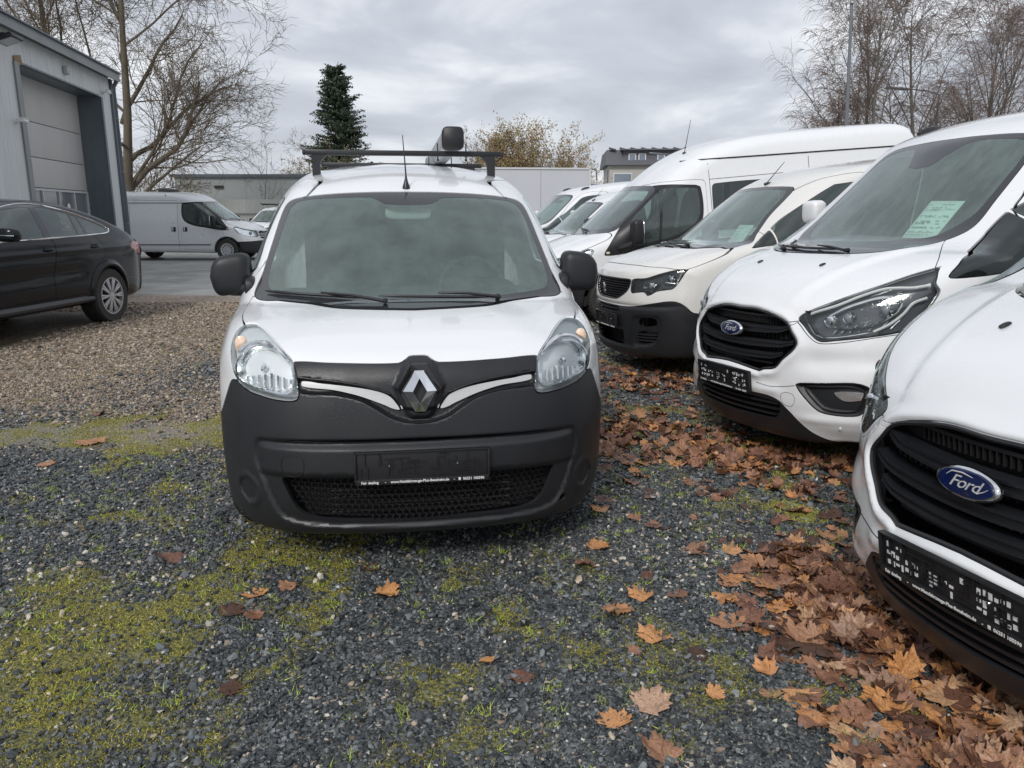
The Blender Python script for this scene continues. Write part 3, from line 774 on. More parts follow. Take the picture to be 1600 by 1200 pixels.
# ---------------------------------------------------------------- the white delivery van in the middle
def mirror_pts(l): return [tuple([-p[0]] + list(p[1:])) for p in l]
def build_kangoo():
    lamp = [(0.735,0.990),(0.67,0.992),(0.572,0.955),(0.502,0.912),(0.474,0.868),(0.462,0.785),(0.470,0.757),(0.515,0.750),(0.61,0.760),(0.70,0.782),(0.752,0.832),(0.768,0.885),(0.772,0.935),(0.762,0.972)]
    low_open = [(0,0.258,0),(0.36,0.265),(0.455,0.285),(0.50,0.325),(0.535,0.40),(0.548,0.437),(0.535,0.447),(0.27,0.450),(0,0.450,0)]
    low_open = low_open[:-1] + [(0,0.450,0)]
    G_low = cr(low_open + mirror_pts(low_open[1:-1])[::-1], 5)
    big = [(0.0,0.608,0),(0.62,0.600),(0.655,0.575),(0.662,0.50),(0.635,0.43),(0.60,0.33),(0.55,0.262),(0.40,0.235),(0,0.225,0)]
    G_big = cr(big + mirror_pts(big[1:-1])[::-1], 5)
    recB = [(0,0.662),(0.06,0.668),(0.12,0.690),(0.18,0.728),(0.235,0.756),(0.33,0.776),(0.462,0.785)]
    recT = [(0.462,0.838),(0.33,0.826),(0.235,0.812),(0.16,0.793),(0.117,0.778),(0.085,0.750),(0.075,0.735)]
    rec = [(0,0.664,0)] + recB[1:] + recT + [(0.0,0.72,0)]
    G_rec = cr(rec + mirror_pts(rec[1:-1])[::-1], 5)
    emb_hex = np.array([(0,0.905),(0.042,0.905),(0.095,0.805),(0.048,0.695),(0.03,0.682),(-0.03,0.682),(-0.048,0.695),(-0.095,0.805),(-0.042,0.905)])
    g_big, g_rec, g_emb, g_lamp = (Grid2(q, 0.2, 0.006) for q in (G_big, G_rec, emb_hex, cr(lamp, 6)))
    def feats(p, q):
        x, y, z = p[:, 0], p[:, 1], p[:, 2]; fr = (y < 0.7)
        d = 0.018*sstep(0.004, -0.022, g_big(x, z))
        d = d - 0.020*sstep(0.02, -0.012, np.abs(z - 0.515) - 0.055)*sstep(0.66, 0.60, np.abs(x))*sstep(0.01, -0.01, g_big(x, z))
        d += 0.020*sstep(0.002, -0.012, g_rec(x, z))
        d -= 0.022*sstep(0.010, -0.014, g_emb(x, z))
        ax = np.abs(x)
        d += 0.022*sstep(0.058, 0.042, np.hypot((ax - 0.702)*1.25, z - 0.362))
        d -= 0.008*sstep(0.085, 0.065, np.hypot((ax - 0.702)*1.2, z - 0.362))
        d = d*fr
        # bonnet: shallow raised centre with soft shoulders
        d -= 0.012*sstep(0.62, 0.40, ax + 0.25*np.clip(y - 0.3, 0, 1))*sstep(0.15, 0.30, y)*sstep(0.9, 0.7, y)
        d += 0.004*(0.5 + 0.5*np.cos(ax*26))*sstep(2.0, 2.15, y)*(z > 1.6)
        return d
    f = make_body(K_side, K_wz, K_taper, K_bow, 0.05, 0.10, arches=K_arch, feats=feats)
    xs = np.linspace(-0.96, 0.96, 133)
    ys = grid_steps([(-0.06, 0.0135), (1.2, 0.022), (2.0, 0.06), (4.4, None)])
    zs = grid_steps([(0.10, 0.0135), (0.54, 0.0075), (0.66, 0.0115), (1.15, 0.018), (1.86, None)])
    V = Vehicle('delivery_van', 'kangoo', f, (-0.354, 2.88, 0, -8.5, 0, 0), (xs, ys, zs),
        'white compact delivery van facing the camera with a roof bar and black bumper', 'van', paint=M_WHITE)
    r = V.root; V.f0 = make_body(K_side, K_wz, K_taper, K_bow, 0.05, 0.10)
    # --- windscreen: black border, pane
    gout = [(0,1.578,0),(0.20,1.576),(0.42,1.566),(0.60,1.545),(0.655,1.520),(0.680,1.46),(0.705,1.33),(0.733,1.18),(0.758,1.068),(0.60,1.057),(0.40,1.047),(0,1.040,0)]
    P = cr(gout + mirror_pts(gout[1:-1])[::-1], 6)
    g = lambda p: np.maximum(sdpoly(P, p[:, 0], p[:, 2]), p[:, 1] - 1.9)
    ws = V.take(g, 0.004)
    gin = [(0.20,1.548),(0.42,1.545),(0.58,1.530),(0.628,1.500),(0.655,1.42),(0.680,1.30),(0.700,1.19),(0.700,1.13),(0.670,1.095),(0.59,1.083),(0.39,1.070),(0.0,1.066),
           (-0.39,1.070),(-0.59,1.083),(-0.670,1.095),(-0.700,1.13),(-0.700,1.19),(-0.680,1.30),(-0.655,1.42),(-0.628,1.500),(-0.58,1.530),(-0.42,1.545),(-0.20,1.548),
           (-0.165,1.535),(-0.125,1.515),(-0.04,1.508),(0.04,1.508),(0.125,1.515),(0.165,1.535)]
    Pi = cr(gin, 5)
    (Vi, Ti), (Vo, To) = cut(ws[0], ws[1], sdpoly(Pi, ws[0][:, 0], ws[0][:, 2]))
    V.piece('windscreen', (Vi, Ti), M_GLASSK, 0.0, -0.002)
    V.piece('windscreen_border', (Vo, To), M_FRIT, 0.01, -0.001)
    # --- head lamps
    gl = V.fpoly(lamp, 0.9)
    lensV, lensT = V.take(gl, 0.005)
    lamps = []
    for sg in (1, -1):
        c = lensV[lensT].mean(1)[:, 0]*sg > 0
        LV, LT = compact(lensV, lensT[c])
        h = empty('headlight'); h.parent = r
        V.piece('lens', (LV, LT), M_LENS, 0.006, parent=h)
        N = unit(grad(f, LV, 6e-3)); inner = LV - N*0.012 + np.array([0, 0.055, 0])
        B = boundary(LT); V2 = np.concatenate([inner, LV]); n = len(LV)
        walls = np.concatenate([np.stack([B[:, 0], B[:, 1], B[:, 1]+n], 1), np.stack([B[:, 0], B[:, 1]+n, B[:, 0]+n], 1)])
        obj('housing', V2, np.concatenate([LT, walls]), M_HOUSE, h)
        # main bowl, rim and bulb
        bc = front_pts(f, [(0.612*sg, 0.845)])[0]
        ol = [(0.495,0.892),(0.55,0.925),(0.62,0.935),(0.69,0.915),(0.735,0.865),(0.728,0.815),(0.68,0.792),(0.60,0.782),(0.51,0.776),(0.487,0.80)]
        oc = cr(ol, 5)*[sg, 1]; oP = front_pts(f, oc); cen = oP.mean(0)
        rim = oP + [0, 0.018, 0]
        MB().tube(rim, 0.0065, 6, closed=True).build('bowl_rim', M_CHROME, h)
        b = MB(); rings = []
        for k, (s_, dp) in enumerate(((1, 0.018), (0.92, 0.045), (0.75, 0.07), (0.5, 0.088), (0.2, 0.095))):
            rings.append((rim - cen)*[s_, s_*0.6 if k else 1, s_] + cen*1.0 + [0, dp - (0 if k else 0.018), 0])
        n = len(rim); b.add(np.concatenate(rings), [(k*n+i, k*n+(i+1) % n, (k+1)*n+(i+1) % n, (k+1)*n+i) for k in range(4) for i in range(n)])
        b.build('bowl', M_BOWL, h, angle=80)
        MB().lathe([(0.001, -0.01), (0.014, 0.0), (0.016, 0.02), (0.02, 0.06)], 14, 'y', cen + [0, 0.02, 0.005]).build('bulb', M_CHROME, h)
        b = MB()
        for q in range(9):
            xx = 0.50 + q*0.026; z0 = 0.785; z1 = 0.84 - 0.02*abs(q - 3)*0.3
            Pq = front_pts(f, [(xx*sg, z0), (xx*sg, z1)]) + [0, 0.052, 0]
            b.tube(Pq, 0.006, 5)
        b.build('reflector_ribs', M_BOWL, h)
        # indicator bulb cover
        pc = front_pts(f, [(0.722*sg, 0.928)])[0]
        MB().sellip(pc + [0.0, 0.03, 0.0], (0.026, 0.015, 0.040), 0.9, 14).build('indicator', M_AMBER, h)
        # arc bar over the bowl
        arc = front_pts(f, cr([(0.50*sg,0.893),(0.545*sg,0.925),(0.61*sg,0.945),(0.68*sg,0.938),(0.725*sg,0.905)], 5, False)) + [0, 0.014, 0]
        MB().tube(arc, [0.003]+[0.010]*(len(arc)-2)+[0.003], 6).build('chrome_arc', M_CHROME, h)
    # --- grille and bumper
    top = [(0,0.915),(0.035,0.913),(0.052,0.902),(0.078,0.890),(0.33,0.893),(0.478,0.896)]
    gpoly = [(0,0.915,0)] + [p for p in top[1:]] + [(0.49,0.88,0),(0.468,0.783,0)] + recB[::-1][1:-1] + [(0,0.662,0)]
    Pg = cr(gpoly + mirror_pts(gpoly[1:-1])[::-1], 5)
    V.piece('grille', V.take(lambda p: np.maximum(sdpoly(Pg, p[:, 0], p[:, 2]), p[:, 1] - 0.6), 0.003), M_PLAST, 0.012)
    V.take(lambda p: np.maximum(sdpoly(G_low, p[:, 0], p[:, 2]), p[:, 1] - 0.6))           # opening
    slot = [(0,0.606),(0.30,0.604),(0.515,0.603),(0.52,0.596),(0.30,0.590),(0,0.588)]
    Ps = np.array([p for p in slot] + [(-a, b) for a, b in slot[::-1]])
    V.take(lambda p: np.maximum(sdpoly(Ps, p[:, 0], p[:, 2]), p[:, 1] - 0.6))
    hole = [(0.578,0.303,0),(0.612,0.305,0),(0.606,0.272,0),(0.575,0.270,0)]
    V.take(lambda p: np.maximum(sdpoly(cr(hole, 1), p[:, 0], p[:, 2]), p[:, 1] - 0.6))
    # --- bonnet
    hood = [(0,1.038,0),(0.40,1.045),(0.60,1.055),(0.770,1.068,0),(0.782,1.035),(0.776,1.012),(0.742,0.990,0),(0.66,0.98,0),(0.55,0.93,0),(0.48,0.88,0),(0.476,0.86,0),(0.3,0.86,0),(0,0.86,0)]
    V.piece('bonnet', V.take(V.fpoly(hood, 1.15), 0.005), M_WHITE, 0.02)
    bl = [(0,0.95,0),(0.49,0.95,0),(0.49,0.86,0),(0.60,0.80,0),(0.745,0.80),(0.765,0.782),(0.795,0.715),(0.835,0.632),(0.86,0.612),(1.2,0.60,0),(1.2,0.0,0),(0,0.0,0)]
    Pb = cr(bl, 5)
    V.piece('bumper', V.take(lambda p: np.maximum(sdpoly(Pb, np.abs(p[:, 0]), p[:, 2]), p[:, 1] - 0.70), 0.004), M_PLAST, 0.016)
    tow = [(-0.536,0.532),(-0.462,0.536),(-0.463,0.466),(-0.534,0.462)]
    tp = V.on_front(cr([(a, b) for a, b in tow], 6), 0.0008); V.bead('tow_cover_seam', tp, 0.0016, M_VOID, 5, True)
    # chrome wings in the grille
    for sg in (1, -1):
        w = [(0.450,0.828),(0.368,0.820),(0.30,0.813),(0.212,0.800),(0.150,0.785),(0.115,0.768),(0.092,0.742),(0.080,0.719),(0.105,0.723),(0.138,0.738),(0.216,0.768),(0.263,0.782),(0.331,0.797),(0.450,0.810)]
        V.patch('chrome_wing', [(a*sg, b) for a, b in w], M_SATIN, off=-0.006, h=0.012, depth=0.010, f=V.f0)
        w2 = [(0.086*sg,0.757,0),(0.077*sg,0.742,0),(0.066*sg,0.722,0),(0.071*sg,0.720,0)]
        V.patch('chrome_tip', w2, M_SATIN, off=-0.004, h=0.01, depth=0.008, smooth=1, f=V.f0)
    # upper lip of grille
    V.bead('grille_lip', V.on_front(cr([(-0.46,0.842),(-0.33,0.830),(-0.235,0.816),(-0.16,0.797),(-0.112,0.780)], 5, False), 0.002), 0.004, M_PLAST2)
    V.bead('grille_lip', V.on_front(cr([(0.46,0.842),(0.33,0.830),(0.235,0.816),(0.16,0.797),(0.112,0.780)], 5, False), 0.002), 0.004, M_PLAST2)
    # emblem: faceted diamond with open middle on a dark seat
    e = empty('emblem'); e.parent = r
    cz = 0.7915; y0 = -0.026
    O = np.array([(0.020,0.876-cz),(0.070,0.800-cz),(0.022,0.708-cz),(-0.022,0.708-cz),(-0.070,0.800-cz),(-0.020,0.876-cz)])
    I = np.array([(0.0,0.846-cz),(0.027,0.797-cz),(0.001,0.752-cz),(-0.001,0.752-cz),(-0.027,0.797-cz),(-0.0005,0.846-cz)])
    Mx = O*0.52 + I*0.48
    tl = lambda P, y: [(x, y + (z*0.30 if z > -0.01 else -0.003 + (-z-0.01)*0.42) + 0.10*abs(x), z + cz) for x, z in P]
    Vv = tl(O, y0+0.012) + tl(O*0.86+I*0.14, y0-0.004) + tl(I, y0+0.002)
    Fv = []
    for i in range(6):
        j = (i+1) % 6; Fv += [(i, j, 6+j, 6+i), (6+i, 6+j, 12+j, 12+i)]
    MB().add(Vv, Fv).build('diamond', M_CHROME, e, smooth=False)
    hx = np.array([(0.030,0.893-cz),(0.086,0.802-cz),(0.034,0.692-cz),(-0.034,0.692-cz),(-0.086,0.802-cz),(-0.030,0.893-cz)])
    Vs = tl(hx, y0+0.022) + tl(hx*1.05, y0+0.10)
    MB().add(Vs, [tuple(range(6))] + [(i, (i+1) % 6, 6+(i+1) % 6, 6+i) for i in range(6)]).build('emblem_seat', M_PLAST2, e, smooth=False)
    # dark cavity and honeycomb behind the lower opening
    MB().box((0, 0.17, 0.35), (1.12, 0.02, 0.26)).box((0, 0.12, 0.585), (1.1, 0.02, 0.05)).box((0.6, 0.19, 0.29), (0.08, 0.02, 0.08)).build('radiator', M_VOID, r, smooth=False)
    hc = MB(); a = 0.0135
    for iz in range(9):
        for ix in range(-21, 22):
            cx = ix*0.0265*1.0 + (0.01325 if iz % 2 else 0); czz = 0.272 + iz*0.0215
            if sdpoly(G_low, np.array([cx]), np.array([czz]))[0] > -0.012: continue
            yb = 0.035 + 0.22*(cx/0.8)**2*1.2
            for k in range(3):
                t0 = math.pi/6 + k*math.pi/3 + math.pi/2; t1 = t0 + math.pi/3
                p0 = (cx + 0.0152*math.cos(t0), yb, czz + 0.0135*math.sin(t0)); p1 = (cx + 0.0152*math.cos(t1), yb, czz + 0.0135*math.sin(t1))
                m = (np.array(p0)+np.array(p1))/2; L = math.dist(p0, p1)
                hc.box(m, (L, 0.014, 0.0032), ry3(-math.atan2(p1[2]-p0[2], p1[0]-p0[0])))
    tag(hc.build('honeycomb_grille', M_PLAST2, r, smooth=False), kind='stuff')
    b = MB()
    for z in (0.288, 0.318, 0.348, 0.378, 0.408): b.box((0, 0.09, z), (0.72, 0.008, 0.006))
    b.build('radiator_fins', M_STEEL, r, smooth=False)
    plate_holder(r, (0.003, -0.016, 0.497), rx3(-0.03))
    # --- door windows, doors
    win = [(1.20,1.17),(1.42,1.34),(1.68,1.53),(1.85,1.57,0),(2.18,1.58,0),(2.20,1.17,0)]
    V.piece('side_window', V.take(V.spoly(win), 0.004), M_SIDEG, 0.0, -0.003, both=True)
    door = [(1.12,1.10),(1.10,0.80),(1.16,0.45),(1.28,0.30,0),(2.20,0.28,0),(2.24,0.6),(2.25,1.2),(2.22,1.64,0),(1.90,1.66),(1.66,1.59),(1.40,1.40),(1.18,1.21)]
    V.piece('door', V.take(V.spoly(door), 0.005), M_WHITE, 0.014, both=True)
    for w in V.root.children:
        pass
    V.finish('body')
    # --- door handles, side rub strips
    for sg in (1, -1):
        P = V.on_side([(2.02,1.03),(2.16,1.035)], 0.02, sg); MB().tube(P, 0.013, 8).build('door_handle', M_PLAST, r)
        P = V.on_side([(y, 0.56) for y in np.linspace(1.3, 3.1, 12)], 0.004, sg); V.bead('rub_strip', P, 0.018, M_PLAST)
    # --- mirrors
    for sg in (1, -1):
        m = empty('mirror'); m.parent = r
        b = MB().sellip((0.903*sg, 1.20, 1.16), (0.098, 0.08, 0.102), 0.48, 28)
        Vm = np.array(b.V); zz = (Vm[:, 2]-1.16)/0.098; xx = (Vm[:, 0]*sg - 0.905)/0.098
        Vm[:, 2] += -0.012*xx; Vm[:, 0] += -sg*0.03*np.clip(zz, 0, 1)**2*np.clip(xx, 0, 1) - sg*0.02*np.clip(-zz, 0, 1)*np.clip(xx, 0, 1); b.V = [tuple(v) for v in Vm]
        b.build('mirror_housing', M_PLAST, m, angle=70)
        MB().tube([(0.78*sg, 1.13, 1.085), (0.85*sg, 1.17, 1.09), (0.90*sg, 1.20, 1.10)], [0.045, 0.038, 0.05], 12).build('mirror_arm', M_PLAST, m)
        MB().sellip((0.905*sg, 1.268, 1.16), (0.082, 0.006, 0.082), 0.5, 20).build('mirror_glass', M_CHROME, m)
        MB().sellip((0.797*sg, 1.16, 1.10), (0.03, 0.10, 0.055), 0.6).build('mirror_foot', M_PLAST, m)
    # --- wipers, aerial
    wiper(V, 'wiper', (-0.13, 1.052), (-0.43, 1.080), (-0.70, 1.087), (-0.215, 1.062))
    wiper(V, 'wiper', (0.41, 1.052), (0.12, 1.076), (-0.165, 1.070), (0.36, 1.056))
    a0 = V.on_front([(-0.005, 1.600)])[0]
    MB().lathe([(0.022, -0.004), (0.020, 0.008), (0.012, 0.03), (0.006, 0.055), (0.004, 0.075)], 14, 'z', a0).tube([a0+[0,0,0.07], a0+[-0.004,0.012,0.15], a0+[-0.012,0.05,0.285]], [0.0045, 0.0035, 0.0022], 8).build('aerial', M_PLAST2, r)
    # --- roof carrier with tube case
    rk = empty('roof_carrier'); rk.parent = r
    for yy, zz in ((2.10, 1.825), (3.35, 1.826)):
        b = MB().box((0, yy, zz), (1.20, 0.045, 0.032), ch=0.008)
        b.build('crossbar', M_PLAST, rk)
        for sg in (1, -1):
            MB().sellip((0.605*sg, yy, zz), (0.012, 0.024, 0.018), 0.7, 12).build('bar_end_cap', M_PLAST2, rk)
            b = MB().prism([(0.47*sg, zz-0.015), (0.56*sg, zz-0.015), (0.56*sg, zz-0.16), (0.515*sg, zz-0.16), (0.512*sg, zz-0.06), (0.495*sg, zz-0.038)], 0.05, m4(t=(0, yy-0.025, 0)))
            b.build('bracket', M_PLAST, rk)
    c = np.array([0.292, 1.98, 1.908]); L = 2.55
    sq = [(0.062*math.copysign(abs(math.cos(t))**0.45, math.cos(t)), 0.064*math.copysign(abs(math.sin(t))**0.45, math.sin(t))) for t in np.linspace(0, 2*math.pi, 29)[:-1]]
    tube_m = mat('galvanised_tube', (0.62, 0.64, 0.66), 0.38, 0.7, noise=(25, 0.3, (0.52, 0.54, 0.56)))
    MB().prism(sq, L, m4(t=c + [0, 0.035, 0])).build('tube_case', tube_m, rk, angle=50)
    MB().prism([(a*1.07, b*1.07) for a, b in sq], 0.07, m4(t=c - [0, 0.01, 0]), ch=0.008).build('tube_cap', M_PLAST2, rk, angle=50)
    MB().prism([(a*1.05, b*1.05) for a, b in sq], 0.06, m4(t=c + [0, L, 0])).build('tube_cap', M_PLAST2, rk, angle=50)
    for yy in (2.10, 3.35):
        for dx in (-0.088, 0.088):
            MB().tube([c + [dx, yy-1.98, -0.02], c + [dx, yy-1.98, -0.13]], 0.004, 6).lathe([(0.008,-0.125),(0.008,-0.115)], 8, 'z', c + [dx, yy-1.98, 0]).build('clamp_bolt', M_STEEL, rk)
    # --- cabin
    MB().box((0, 1.28, 0.98), (1.42, 0.55, 0.16), ch=0.05).box((0.36, 1.30, 1.07), (0.38, 0.26, 0.07), ch=0.03).build('dashboard', M_INT, r)
    for sx in (-0.36, 0.36): seat(r, sx, 1.95, 0.42)
    steering_wheel(r, (0.36, 1.56, 1.045), 0.5)
    MB().box((0, 2.52, 1.1), (1.36, 0.03, 1.15), ch=0.02).build('bulkhead', M_INTG, r)
    MB().box((0, 1.8, 0.38), (1.5, 1.4, 0.05)).build('cabin_floor', M_INT, r, smooth=False)
    MB().sellip((0.0, 1.46, 1.465), (0.125, 0.02, 0.038), 0.5).tube([(0, 1.5, 1.475), (0, 1.53, 1.54)], 0.01, 6).build('rear_view_mirror', M_WPLAST, r)
    for sx in (-0.36, 0.36): MB().box((sx, 1.66, 1.555), (0.42, 0.14, 0.015), rx3(0.15), ch=0.005).build('sun_visor', M_INTG, r)
    # --- underside, wheels
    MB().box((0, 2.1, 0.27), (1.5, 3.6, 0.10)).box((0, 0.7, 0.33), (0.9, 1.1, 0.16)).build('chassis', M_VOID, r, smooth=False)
    for (y, sg) in ((0.875, 1), (0.875, -1), (3.57, 1), (3.57, -1)): wheel(r, (0.765*sg, y, 0.31), 0.312, 0.19, 0.19, sg)
    return V
build_kangoo()
# ---------------------------------------------------------------- helpers shared by the other vehicles
def sym(l):
    """closed outline from its right half, first and last points on x = 0"""
    return l + mirror_pts(l[1:-1])[::-1]
def cut_front(V, pts, ymax, gap=0.0, n=6, full=False):
    P = cr(pts if full else sym(pts), n)
    return V.take(lambda p: np.maximum(sdpoly(P, p[:, 0], p[:, 2]), p[:, 1] - ymax), gap)
def screen(V, outer, inner, ymax, glass, n=6):
    ws = cut_front(V, outer, ymax, 0.004, n)
    Pi = cr(inner, 5)
    (Vi, Ti), (Vo, To) = cut(ws[0], ws[1], sdpoly(Pi, ws[0][:, 0], ws[0][:, 2]))
    V.piece('windscreen', (Vi, Ti), glass, 0.0, -0.002); V.piece('windscreen_border', (Vo, To), M_FRIT, 0.01, -0.001)
def lamp_shell(V, outline, ymax, housing, depth=0.05, lens=None):
    LV, LT = V.take(V.fpoly(outline, ymax), 0.005); out = []
    for sg in (1, -1):
        c = LV[LT].mean(1)[:, 0]*sg > 0
        if not c.any(): continue
        v, t = compact(LV, LT[c]); h = empty('headlight'); h.parent = V.root
        V.piece('lens', (v, t), lens or M_LENS, 0.006, parent=h)
        N = unit(grad(V.f, v, 6e-3)); inner = v - N*0.010 + np.array([-0.3*depth*sg, depth, 0]); B = boundary(t); n = len(v)
        walls = np.concatenate([np.stack([B[:, 0], B[:, 1], B[:, 1]+n], 1), np.stack([B[:, 0], B[:, 1]+n, B[:, 0]+n], 1)])
        obj('housing', np.concatenate([inner, v]), np.concatenate([t, walls]), housing, h); out.append((h, sg))
    return out
def curve_in(V, pts, sg, dy, n=5, closed=False):
    """curve drawn in front view, laid dy behind the shell"""
    P = cr([(a*sg, b) for a, b in pts], n, closed); Q = front_pts(V.f, P); Q = Q[~np.isnan(Q).any(1)]
    return Q + np.array([-0.25*dy*sg, dy, 0])
def projector(V, h, sg, x, z, r, dy=0.03):
    c = front_pts(V.f, [(x*sg, z)])[0] + [0, dy, 0]
    MB().lathe([(r*1.15, -0.002), (r*1.22, 0.004), (r*1.0, 0.012), (r*0.98, 0.03)], 24, 'y', c).build('projector_ring', M_CHROME, h)
    MB().lathe([(0.0005, -0.014), (r*0.5, -0.010), (r*0.85, 0.0), (r*0.98, 0.012)], 24, 'y', c).build('projector_glass', mat('projector_lens', (0.25, 0.27, 0.30), 0.06, coat=1.0, bump=(30, 0.05, 0.002)), h)
def blade(V, x0, x1, zf, dy, t, d, m, name, parent, n=20, off=0.0):
    """a slat that follows the plan curve of the nose at height zf(x)"""
    xs = np.linspace(x0, x1, n); P = V.on_front([(x, zf(x)) for x in xs])
    b = []; 
    for p in P:
        for (yy, zz) in ((dy, -t/2), (dy, t/2), (dy + d, t/2), (dy + d, -t/2)): b.append((p[0], p[1] + yy, p[2] + zz))
    F = []
    for i in range(n-1):
        for j in range(4): F.append((i*4+j, i*4+(j+1) % 4, (i+1)*4+(j+1) % 4, (i+1)*4+j))
    F += [(0, 1, 2, 3), tuple((n-1)*4 + k for k in (3, 2, 1, 0))]
    return MB().add(b, F).build(name, m, parent, smooth=False)
def side_mirror(V, sg, c, r, m=None, arm=None, e=0.5):
    w = empty('mirror'); w.parent = V.root; c = np.array([c[0]*sg, c[1], c[2]])
    MB().sellip(c, r, e, 24).build('mirror_housing', m or M_PLAST, w, angle=70)
    MB().sellip(c + [0, r[1]*0.9, 0], (r[0]*0.85, 0.008, r[2]*0.85), 0.5, 20).build('mirror_glass', M_CHROME, w)
    a = np.array(arm); a = a*[sg, 1, 1]
    MB().tube([a, (a + c)/2 - [0, 0, r[2]*0.35], c - [0, 0, r[2]*0.5]], [0.04, 0.035, 0.04], 10).build('mirror_arm', M_PLAST2, w)
def cabin(V, w, y0, z0, ys, zs, wheelx=0.38, bulk=None, seats=(-0.42, 0.42), zfloor=0.45):
    r = V.root
    MB().box((0, y0, z0), (w, 0.6, 0.18), ch=0.05).box((wheelx, y0 + 0.05, z0 + 0.09), (0.4, 0.28, 0.08), ch=0.03).box((0, y0 + 0.15, z0 - 0.25), (0.5, 0.4, 0.4), ch=0.04).build('dashboard', M_INT, r)
    for sx in seats: seat(r, sx, ys, zs)
    steering_wheel(r, (wheelx, y0 + 0.36, z0 + 0.06), 0.6)
    MB().box((0, (y0 + ys + 0.6)/2, zfloor), (w, ys - y0 + 0.9, 0.05)).build('cabin_floor', M_INT, r, smooth=False)
    if bulk: MB().box((0, bulk[0], bulk[1]), (w, 0.03, bulk[2]), ch=0.01).build('bulkhead', M_INTG, r)
def rest_on_pane(V, quad, name, label, lines=True, off=-0.012, lettering=None):
    """sheet of paper lying behind the windscreen, a thing of its own"""
    q = front_pts(V.f, quad); N = unit(grad(V.f, q, 5e-3)).mean(0)
    q = q + N*off; W = q @ V.M[:3, :3].T + V.M[:3, 3]; Nw = N @ V.M[:3, :3].T
    c = W.mean(0); root = empty(name, c, label=label, cat='paper')
    W = W - c; n = 6; G = []
    for j in range(n+1):
        for i in range(n+1):
            u, v = i/n, j/n; p = (W[0]*(1-u) + W[1]*u)*(1-v) + (W[3]*(1-u) + W[2]*u)*v
            G.append(p + Nw*0.004*math.sin(u*3)*math.sin(v*3.1))
    F = [(j*(n+1)+i, j*(n+1)+i+1, (j+1)*(n+1)+i+1, (j+1)*(n+1)+i) for j in range(n) for i in range(n)]
    G = np.array(G); k = len(G)
    F2 = F + [tuple(a + k for a in f[::-1]) for f in F]
    obj('sheet', np.concatenate([G, G - Nw*0.0006]), F2, mat('paper', (0.93, 0.95, 0.94), 0.8, noise=(8, 0.3, (0.88, 0.91, 0.90))), root)
    ink = mat('ink', (0.12, 0.16, 0.15), 0.8, noise=(40, 0.3, (0.2, 0.22, 0.22)))
    b = MB(); r = random.Random(5); at = lambda u, v: (W[0]*(1-u) + W[1]*u)*(1-v) + (W[3]*(1-u) + W[2]*u)*v + Nw*0.0075
    for v in (0.12, 0.20, 0.245, 0.27, 0.42, 0.45, 0.56, 0.585, 0.61, 0.635, 0.72, 0.745, 0.84, 0.865, 0.93):
        u = 0.08
        while u < 0.9:
            L = r.uniform(0.03, 0.12)
            if r.random() < (0.9 if u < 0.5 else 0.5):
                A, B, C_, D_ = at(u, v), at(min(u+L, .93), v), at(min(u+L, .93), v+0.011), at(u, v+0.011); b.add([A, B, C_, D_], [(0, 1, 2, 3)])
            u += L + 0.02
    b.build('printed_lines', ink, root, smooth=False)
    return root
# ---------------------------------------------------------------- the two white transporters with hexagonal grilles
F_GR = [(0,0.905,0),(0.155,0.905),(0.33,0.874),(0.395,0.848),(0.435,0.805),(0.480,0.750),(0.466,0.708),(0.415,0.655),(0.372,0.604),(0.30,0.588),(0.268,0.574,0),(0.10,0.592),(0,0.597,0)]
F_FOG = [(0.508,0.522),(0.53,0.536),(0.64,0.545),(0.755,0.553),(0.80,0.538),(0.822,0.505),(0.81,0.45),(0.785,0.385),(0.74,0.372),(0.66,0.377),(0.62,0.390),(0.575,0.435)]
F_LOW = [(0,0.432,0),(0.16,0.425),(0.33,0.418),(0.415,0.405),(0.398,0.34),(0.36,0.308),(0.19,0.300),(0,0.296,0)]
F_LAMP = [(0.455,0.880),(0.465,0.900),(0.50,0.922),(0.60,0.975),(0.73,1.045),(0.80,1.092),(0.857,1.122,0),(0.885,1.075),(0.897,1.045),(0.917,1.008),(0.917,0.96),(0.903,0.89),(0.885,0.835),(0.860,0.812),(0.784,0.792),(0.66,0.772),(0.60,0.766),(0.555,0.792),(0.50,0.842)]
def custom_feats():
    g_gr, g_fog, g_low = (Grid2(cr(sym(q) if q is not F_FOG else q, 5), 0.2, 0.006) for q in (F_GR, F_FOG, F_LOW))
    def feats(p, q):
        x, y, z = p[:, 0], p[:, 1], p[:, 2]; ax = np.abs(x); fr = y < 0.75
        d = 0.012*sstep(0.03, -0.002, g_gr(x, z)) - 0.014*np.exp(-((g_gr(x, z) - 0.022)/0.026)**2)
        d = d + 0.035*sstep(0.004, -0.03, g_fog(ax, z))
        # white cheek: hollow between lamp and lower bumper, fold at the lower corner
        d += 0.022*np.exp(-((z - 0.655 - 0.03*(ax - 0.5))/0.055)**2)*sstep(0.46, 0.60, ax)
        d -= 0.016*np.exp(-((z - 0.335)/0.03)**2)*sstep(0.45, 0.62, ax)
        d += 0.03*sstep(0.30, 0.22, z)*sstep(0.5, 0.7, ax)
        # shelf under the plate
        d -= 0.014*np.exp(-((z - 0.475)/0.03)**2)*sstep(0.46, 0.38, ax)
        d = d*fr
        # bonnet: raised middle with a crease running from the grille corner to the screen
        ln = 0.37 + 0.30*np.clip(y - 0.15, 0, 0.9)
        on = sstep(0.08, 0.25, y)*sstep(0.98, 0.8, y)*(z > 0.85)
        d -= 0.020*sstep(ln + 0.035, ln - 0.05, ax)*on
        d -= 0.010*np.exp(-((ax - ln)/0.03)**2)*on
        return d
    return feats
CUSTOM_F = None
